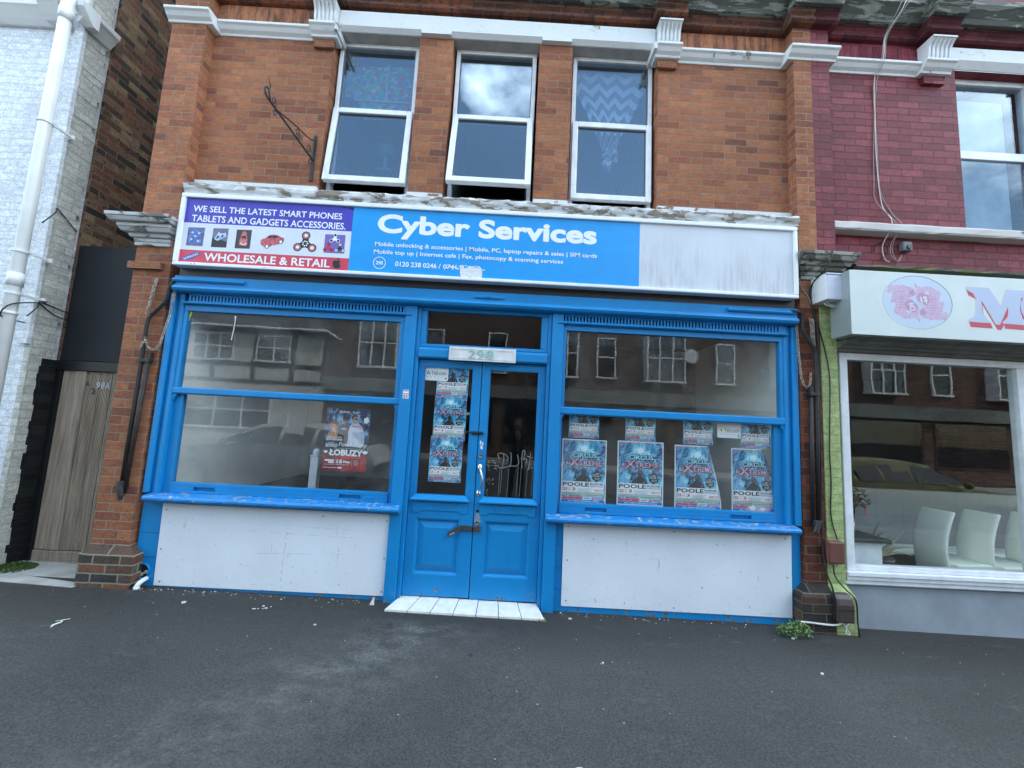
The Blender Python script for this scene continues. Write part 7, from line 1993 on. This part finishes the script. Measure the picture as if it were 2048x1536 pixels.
for i in range(5):
    a = r.uniform(-1,2.5); mb.mat(0); mb.tube([(3.40,0.16,0.93),(3.40+.07*math.cos(a),0.16,1.0+.06*math.sin(a))], .003, 5)
mb.build("foliage", [flat("maroon_leaf", (0.06,0.032,0.026), .6, var=.4, vscale=60), flat("bronze_leaf", (0.11,0.075,0.055), .6, var=.4, vscale=60)], HP)
mb = MB(); mb.sphere((3.475,0.12,0.965),0.012,10,8); mb.build("gold_charm", flat("gold_charm", (0.65,0.45,0.12), .3, .6), HP, smooth=True)
mb = MB(); mb.box(3.472,3.479,0.118,0.122,0.875,0.95); mb.build("red_tassel", M_INKR, HP)
mb = MB(); mb.tube([(3.41,0.16,0.94),(3.40,0.18,0.70),(3.40,0.20,0.669)], .006, 6); mb.build("stem", MATS["maroon_leaf"], HP)
AL = thing("aloe_plant", (3.78,0.28,-0.08), "spiky aloe plant with drooping tips beside the white restaurant chairs", "plant")
mb = MB()
for (x0, z0_), (x1, z1_), (x2, z2_), m_ in (((3.69,.47),(3.665,.60),(3.655,.68),0),((3.72,.46),(3.735,.66),(3.80,.70),0),((3.73,.46),(3.77,.60),(3.83,.66),0),((3.76,.46),(3.90,.62),(4.04,.78),1),((3.77,.46),(3.92,.55),(4.08,.565),1),((3.77,.46),(3.95,.50),(4.06,.48),1),((3.70,.46),(3.70,.70),(3.745,.80),0)):
    P_ = smooth_path([(x0,0.30,z0_),((x0+x1)/2,0.29,(z0_+z1_)/2),(x1,0.27,z1_),(x2,0.25,z2_)],4)
    mb.mat(m_); n_ = len(P_); mb.tube(P_, 0.021, 6, taper=[max(.08,1-.95*(i/(n_-1))**1.3) for i in range(n_)])
mb.build("leaves", [flat("aloe_green", (0.16,0.22,0.13), .5, var=.3, vscale=30), flat("aloe_dry", (0.30,0.27,0.17), .6, var=.3, vscale=30)], AL)
mb = MB(); mb.lathe([(0.09,0.0),(0.12,0.50),(0.125,0.53),(0.11,0.53)], (3.75,0.30,-0.079), 20); mb.build("pot", M_DBPLAST, AL, smooth=True)
NW = thing("newel_post", (-1.88,0.30,0.66), "white square post with a ball finial standing inside the plain shop window", "post")
mb = MB(); mb.box(-1.930,-1.853,0.30,0.377,0.661,1.150); mb.build("shaft", M_UPVC, NW, bevel=0.004)
mb = MB(); mb.box(-1.937,-1.846,0.293,0.384,1.150,1.162); mb.sphere((-1.8915,0.338,1.190),0.034,16,12); mb.build("finial", M_UPVC, NW, smooth=True)
# ================================================================== the other side of the street (seen mirrored in the shop glass)
YF = -14.6
M_REND = flat("pale_render", (0.55,0.55,0.52), 0.9, var=.06, vscale=2)
M_BEAM = flat("dark_timber_beam", (0.045,0.035,0.030), 0.8, var=.3)
M_SLATE = flat("roof_slate", (0.07,0.07,0.08), 0.8, var=.2)
M_FGL = glass("far_window_glass", tint=(0.35,0.38,0.42), f0=0.08)
def far_window(parent, x0, x1, z0, z1, y, bay=0.0, sashes=2):
    mb = MB(); f = 0.07
    yb = y+bay
    mb.box(x0,x0+f,y-0.05,yb+0.06,z0,z1); mb.box(x1-f,x1,y-0.05,yb+0.06,z0,z1); mb.box(x0+f,x1-f,y-0.05,yb+0.06,z1-f,z1); mb.box(x0-.06,x1+.06,y-0.05,yb+0.10,z0-.08,z0)
    mb.box(x0+f,x1-f,yb-0.02,yb+0.05,(z0+z1)/2-.03,(z0+z1)/2+.03)
    for k in range(1, sashes): 
        x = x0+(x1-x0)*k/sashes; mb.box(x-.035,x+.035,yb-.02,yb+.055,z0,(z0+z1)/2-.03); mb.box(x-.035,x+.035,yb-.02,yb+.055,(z0+z1)/2+.03,z1-f)
    w = mb.build("window", M_UPVC, parent)
    mb = MB(); mb.box(x0+f,x1-f,yb+0.0,yb+0.008,z0,z1-f); mb.build("pane", M_FGL, w)
    mb = MB(); mb.box(x0+f,x1-f,y-0.04,y-0.03,z0,z1-f); mb.build("blind", M_ROOMD, w)
TH = thing("timbered_house", (-13,-17,-0.1), "pale half-timbered house across the road, mirrored in the plain shop window", "house")
mb = MB(); mb.box(-20,-8.6,YF-6,YF,-0.2,5.5); mb.build("wall", M_REND, TH)
mb = MB()
for x in (-16.6,-13.9,-12.0,-10.2,-8.72): mb.box(x-.10,x+.10,YF,YF+.05,2.9,5.4)
for z in (2.95,3.75,5.35): mb.box(-20,-8.6,YF+.001,YF+.045,z-.09,z+.09)
mb.build("timber_frame", M_BEAM, TH)
far_window(TH, -14.9,-13.0,3.95,5.15,YF,0.03,3); far_window(TH, -11.9,-10.3,3.95,5.15,YF,0.03,2); far_window(TH, -14.9,-11.0,0.8,2.4,YF,0.03,3)
mb = MB(); mb.add([(-20.2,YF+.5,5.45),(-8.4,YF+.5,5.45),(-8.4,YF-3.2,8.3),(-20.2,YF-3.2,8.3),(-8.4,YF-6.5,5.45),(-20.2,YF-6.5,5.45)], [(0,1,2,3),(3,2,4,5),(0,3,5),(1,4,2)]); mb.build("roof", M_SLATE, TH)
mb = MB(); mb.tube([(-20,YF+.5,5.45),(-8.5,YF+.5,5.42),(-8.2,YF+.3,5.2),(-8.0,YF+.1,5.1)], .055, 8); mb.build("gutter", M_UPVC, TH)
BT = thing("brick_terrace", (3,-17,-0.1), "red brick terrace with white windows across the road, mirrored in the shop glass", "building")
mb = MB(); mb.box(-8.6,46,YF-8,YF,-0.2,7.4); mb.build("wall", M_FARBR, BT)
for x0, x1 in ((-7.0,-5.2),(1.6,3.2),(6.4,8.2),(12.5,14.3),(17.0,18.6),(23.0,24.8),(28.0,29.6),(34.0,35.8)): far_window(BT, x0, x1, 3.9, 6.1, YF, 0.45, 3)
for x in (-3.6,-0.6,4.6,10.3,15.6,20.8,26.4,31.5): far_window(BT, x-.45, x+.45, 4.0, 5.9, YF, 0.03, 1)
mb = MB(); mb.box(-8.6,46,YF,YF+.30,2.75,3.35); mb.build("shop_fascia", flat("far_fascia", (0.16,0.17,0.16), .7, var=.4, vscale=.5), BT)
for i, x in enumerate((-8.3,-4.2,-0.2,3.9,8.0,12.1,16.2,20.3,24.4,28.5)):
    mb = MB(); mb.box(x,x+3.6,YF-.3,YF+.05,0.5,2.7); w = mb.build("shop_window", M_ROOMD, BT)
    mb = MB(); mb.box(x+.08,x+3.5,YF+.052,YF+.06,0.6,2.62); mb.build("pane", M_FGL, w)
mb = MB(); mb.add([(-8.6,YF+.3,7.4),(46,YF+.3,7.4),(46,YF-4,9.4),(-8.6,YF-4,9.4),(46,YF-8.3,7.4),(-8.6,YF-8.3,7.4)], [(0,1,2,3),(3,2,4,5),(0,3,5),(1,4,2)]); mb.build("roof", M_SLATE, BT)
mb = MB(); mb.cyl((-5.0,YF+.6,3.3),(-5.0,YF+.6,0),.05,8); mb.cyl((8.6,YF+.15,5.2),(8.6,YF+.22,5.2),.35,20); mb.build("satellite_dish", M_UPVC, BT)
# ------------------------------------------------------------------ parked cars
def car(name, x, y, z, L, paint, label, mirror=1):
    t = thing(name, (0,0,0), label, "car", None)
    h = 0.74
    # stations along the car: x, sill z, belt z, roof z (0 = none), half width, roof half width
    ST = [(-.50,.42,.66,0,.62,0),(-.47,.30,.78,0,.80,0),(-.40,.22,.86,0,.87,0),(-.24,.20,.93,0,.90,0),(-.215,.20,.945,0,.90,0),(-.06,.20,.97,1.38,.91,.62),(.08,.20,.98,1.45,.91,.64),(.24,.20,.99,1.43,.91,.63),(.36,.22,1.0,1.32,.89,.60),(.455,.26,.98,0,.86,0),(.49,.34,.80,0,.80,0),(.50,.42,.62,0,.70,0)]
    mb = MB(); rings = []
    for s, zs, zb, zr, w, wr in ST:
        zt = zr if zr else zb+0.015
        wt = wr if zr else w*0.72
        rings.append([(s*L*mirror, -w*.92, zs), (s*L*mirror, -w, (zs+zb)/2), (s*L*mirror, -w*.985, zb), (s*L*mirror, -wt, zt), (s*L*mirror, 0, zt+.02), (s*L*mirror, wt, zt), (s*L*mirror, w*.985, zb), (s*L*mirror, w, (zs+zb)/2), (s*L*mirror, w*.92, zs)])
    P = 9; vs = [v for r_ in rings for v in r_]; fs = []
    for i in range(len(rings)-1):
        for k in range(P):
            a = i*P+k; b = i*P+(k+1) % P; fs.append((a,b,b+P,a+P) if mirror > 0 else (a,a+P,b+P,b))
    fs += [tuple(range(P)), tuple(range(len(vs)-1,len(vs)-P-1,-1))]
    mb.add(vs, fs); b = mb.build("body", paint, t, smooth=True, bevel=0)
    mg = MATS.get("car_glass") or flat("car_glass", (0.012,0.014,0.016), 0.08, var=0.0)
    mb = MB()
    for sg in (-1, 1):
        for a, bb in ((-.165,.065),(.085,.22),(.24,.36)):
            za, zb_ = 1.0, 1.0
            def top(q): 
                pts = [(-.215,.96),(-.06,1.36),(.08,1.42),(.24,1.40),(.36,1.30),(.455,1.0)]
                for (x0_,z0_),(x1_,z1_) in zip(pts, pts[1:]):
                    if x0_ <= q <= x1_: return z0_+(z1_-z0_)*(q-x0_)/(x1_-x0_)
                return 1.0
            def yy(z_): return sg*(0.905-(z_-0.97)*0.60)
            mid = (a+bb)/2
            pl = [(a,1.0),(bb,1.01),(bb,max(1.02,top(bb)-.05)),(mid,top(mid)-.05),(a,max(1.02,top(a)-.05))]
            pl = [(q*L*mirror, yy(z_)+sg*.012, z_) for q, z_ in pl]
            mb.add(pl, [tuple(range(5)) if sg*mirror < 0 else tuple(range(4,-1,-1))])
    mb.build("side_window", mg, t)
    mb = MB(); mb.add([(-.205*L*mirror,-.70,.99),(-.205*L*mirror,.70,.99),(-.068*L*mirror,.56,1.37),(-.068*L*mirror,-.56,1.37)], [(0,1,2,3)]); mb.v = [(a-.02*mirror,b_,c+.012) for a,b_,c in mb.v]; mb.build("windscreen", mg, t)
    mb = MB(); mb.add([(.445*L*mirror,-.66,1.02),(.445*L*mirror,.66,1.02),(.368*L*mirror,.55,1.30),(.368*L*mirror,-.55,1.30)], [(0,3,2,1)]); mb.v = [(a+.02*mirror,b_,c+.015) for a,b_,c in mb.v]; mb.build("rear_window", mg, t)
    for s in (-.31, .31):
        for sg in (-1, 1):
            mb = MB(); mb.cyl((s*L*mirror,sg*.70,.32),(s*L*mirror,sg*.925,.32),.325,24); wh = mb.build("wheel", M_INKB, t)
            mb = MB(); mb.cyl((s*L*mirror,sg*.92,.32),(s*L*mirror,sg*.935,.32),.21,20); mb.build("rim", flat("wheel_rim", (0.10,0.10,0.105), 0.4), wh)
    for sg in (-1, 1):
        mb = MB(); mb.sphere((-.16*L*mirror, sg*1.0, 1.02),.09,10,8,(.7,1,.8)); mb.build("door_mirror", paint, t, smooth=True)
        mb = MB(); mb.sphere((-.475*L*mirror, sg*.66, .70),.10,10,8,(.6,1.2,.7)); mb.build("headlight", M_CARD, t, smooth=True)
        mb = MB(); mb.sphere((.468*L*mirror, sg*.68, .84),.10,10,8,(.6,1.4,.6)); mb.build("tail_light", M_INKR, t, smooth=True)
    t.location = (x, y, z)
    return t
car("parked_car", -5.0, -5.40, gz(-4)-0.12, 4.5, flat("silver_white_paint", (0.50,0.51,0.52), 0.25, var=.02), "silver white car parked at the kerb, mirrored in the plain shop window")
car("parked_car", 8.9, -5.40, gz(6)-0.12, 4.1, flat("yellow_green_paint", (0.115,0.11,0.018), 0.25, var=.02), "yellow green hatchback parked at the kerb, mirrored in the restaurant window", mirror=-1)
# ------------------------------------------------------------------ the person taking the photograph, mirrored in the door glass
PX, PY = 0.24, -4.02
gp = gz(PX)
PE = thing("person", (PX,PY,gp), "person in a dark suit and pale tie with raised hands, mirrored in the door glass", "person")
def skin_mesh(name, nodes, edges, mat, parent, sub=2, root=0):
    me = bpy.data.meshes.new(name); c = Vector(nodes[0][0])
    me.from_pydata([Vector(p)-c for p, r_ in nodes], edges, [])
    me.materials.append(mat)
    o = bpy.data.objects.new(name, me); COL.objects.link(o)
    o.parent = parent; WL[o] = c; o.location = c - WL[parent]
    sk = o.modifiers.new("skin", 'SKIN'); sk.use_smooth_shade = True
    for i, (p, r_) in enumerate(nodes):
        v = me.skin_vertices[0].data[i]; v.radius = r_ if isinstance(r_, tuple) else (r_, r_); v.use_root = (i == root)
    sb = o.modifiers.new("sub", 'SUBSURF'); sb.levels = sub; sb.render_levels = sub
    return o
M_SUIT = flat("dark_suit_cloth", (0.018,0.018,0.022), 0.85, var=.2, vscale=60)
M_SKN = flat("skin", (0.50,0.28,0.20), 0.55, var=.08, vscale=20)
def pp(x, y, z): return (PX+x, PY+y, gp+z)
N = [(pp(0,0,.93),(.155,.11)),(pp(0,0,1.10),(.150,.10)),(pp(0,.01,1.28),(.165,.11)),(pp(0,.0,1.40),(.12,.085)),(pp(0,.01,1.46),(.06,.06)),
     (pp(-.18,.0,1.40),.065),(pp(-.25,.16,1.22),.050),(pp(-.23,.33,1.40),.040),
     (pp(.18,.0,1.40),.065),(pp(.27,.15,1.24),.050),(pp(.10,.30,1.44),.040),
     (pp(-.09,0,.84),.085),(pp(-.10,.02,.47),.062),(pp(-.105,.0,.10),.050),(pp(.09,0,.84),.085),(pp(.10,.02,.47),.062),(pp(.105,.0,.10),.050)]
skin_mesh("body", N, [(0,1),(1,2),(2,3),(3,4),(3,5),(5,6),(6,7),(3,8),(8,9),(9,10),(0,11),(11,12),(12,13),(0,14),(14,15),(15,16)], M_SUIT, PE)
mb = MB(); mb.sphere(pp(0,.03,1.60),.088,20,16,(.86,1.0,1.28)); mb.sphere(pp(0,.115,1.59),.016,8,6,(.8,1,1.4)); mb.sphere(pp(-.078,.02,1.595),.022,8,6,(.4,.8,1.3)); mb.sphere(pp(.078,.02,1.595),.022,8,6,(.4,.8,1.3)); mb.cyl(pp(0,.015,1.44),pp(0,.02,1.53),.052,12)
mb.build("head", M_SKN, PE, smooth=True)
mb = MB(); mb.sphere(pp(0,.01,1.635),.093,18,12,(.90,1.0,1.08)); mb.v = [v for v in mb.v]; mb.build("hair", flat("grey_brown_hair", (0.09,0.075,0.06), .8, var=.3, vscale=60), PE, smooth=True)
mb = MB()
for sx in (-.03,.03): mb.sphere(pp(sx,.112,1.605),.011,8,6)
mb.build("eye", M_CARD, PE, smooth=True)
mb = MB(); mb.prism([(PX-.045,gp+1.47),(PX+.045,gp+1.47),(PX+.05,gp+1.40),(PX,gp+1.12),(PX-.05,gp+1.40)], PY+.108, PY+.118); mb.build("shirt", M_CARD, PE)
mb = MB(); mb.prism([(PX-.02,gp+1.455),(PX+.02,gp+1.455),(PX+.014,gp+1.42),(PX+.032,gp+1.14),(PX,gp+1.08),(PX-.032,gp+1.14),(PX-.014,gp+1.42)], PY+.116, PY+.130); mb.build("tie", flat("pale_tie", (0.42,0.42,0.45), .6), PE)
for sg, wx, wy, wz in ((-1,-.23,.33,1.40),(1,.10,.30,1.44)):
    w = pp(wx,wy,wz); px_, py_, pz_ = w
    tx, ty, tz = -0.03 - (0.05 if sg < 0 else -0.04), 0.0, 0.0
    nodes = [(w,.026),((px_,py_+.03,pz_+.05),(.034,.018)),((px_,py_+.035,pz_+.085),(.034,.016))]; edges = [(0,1),(1,2)]
    for k, (dx, ln) in enumerate(((-.030,.060),(-.010,.070),(.010,.066),(.030,.052))):
        b_ = len(nodes); nodes += [((px_+dx,py_+.036,pz_+.10),.0095),((px_+dx*1.05,py_+.042,pz_+.10+ln*.5),.009),((px_+dx*1.05,py_+.062,pz_+.10+ln*.85),.008)]; edges += [(2,b_),(b_,b_+1),(b_+1,b_+2)]
    b_ = len(nodes); nodes += [((px_+sg*-.045,py_+.045,pz_+.06),.011),((px_+sg*-.058,py_+.065,pz_+.09),.009)]; edges += [(1,b_),(b_,b_+1)]
    skin_mesh("hand", nodes, edges, M_SKN, PE)
mb = MB()
for sx in (-.105,.105): mb.sphere(pp(sx,.07,.045),.055,12,8,(.8,2.3,.8))
mb.build("shoe", M_INKB, PE, smooth=True)
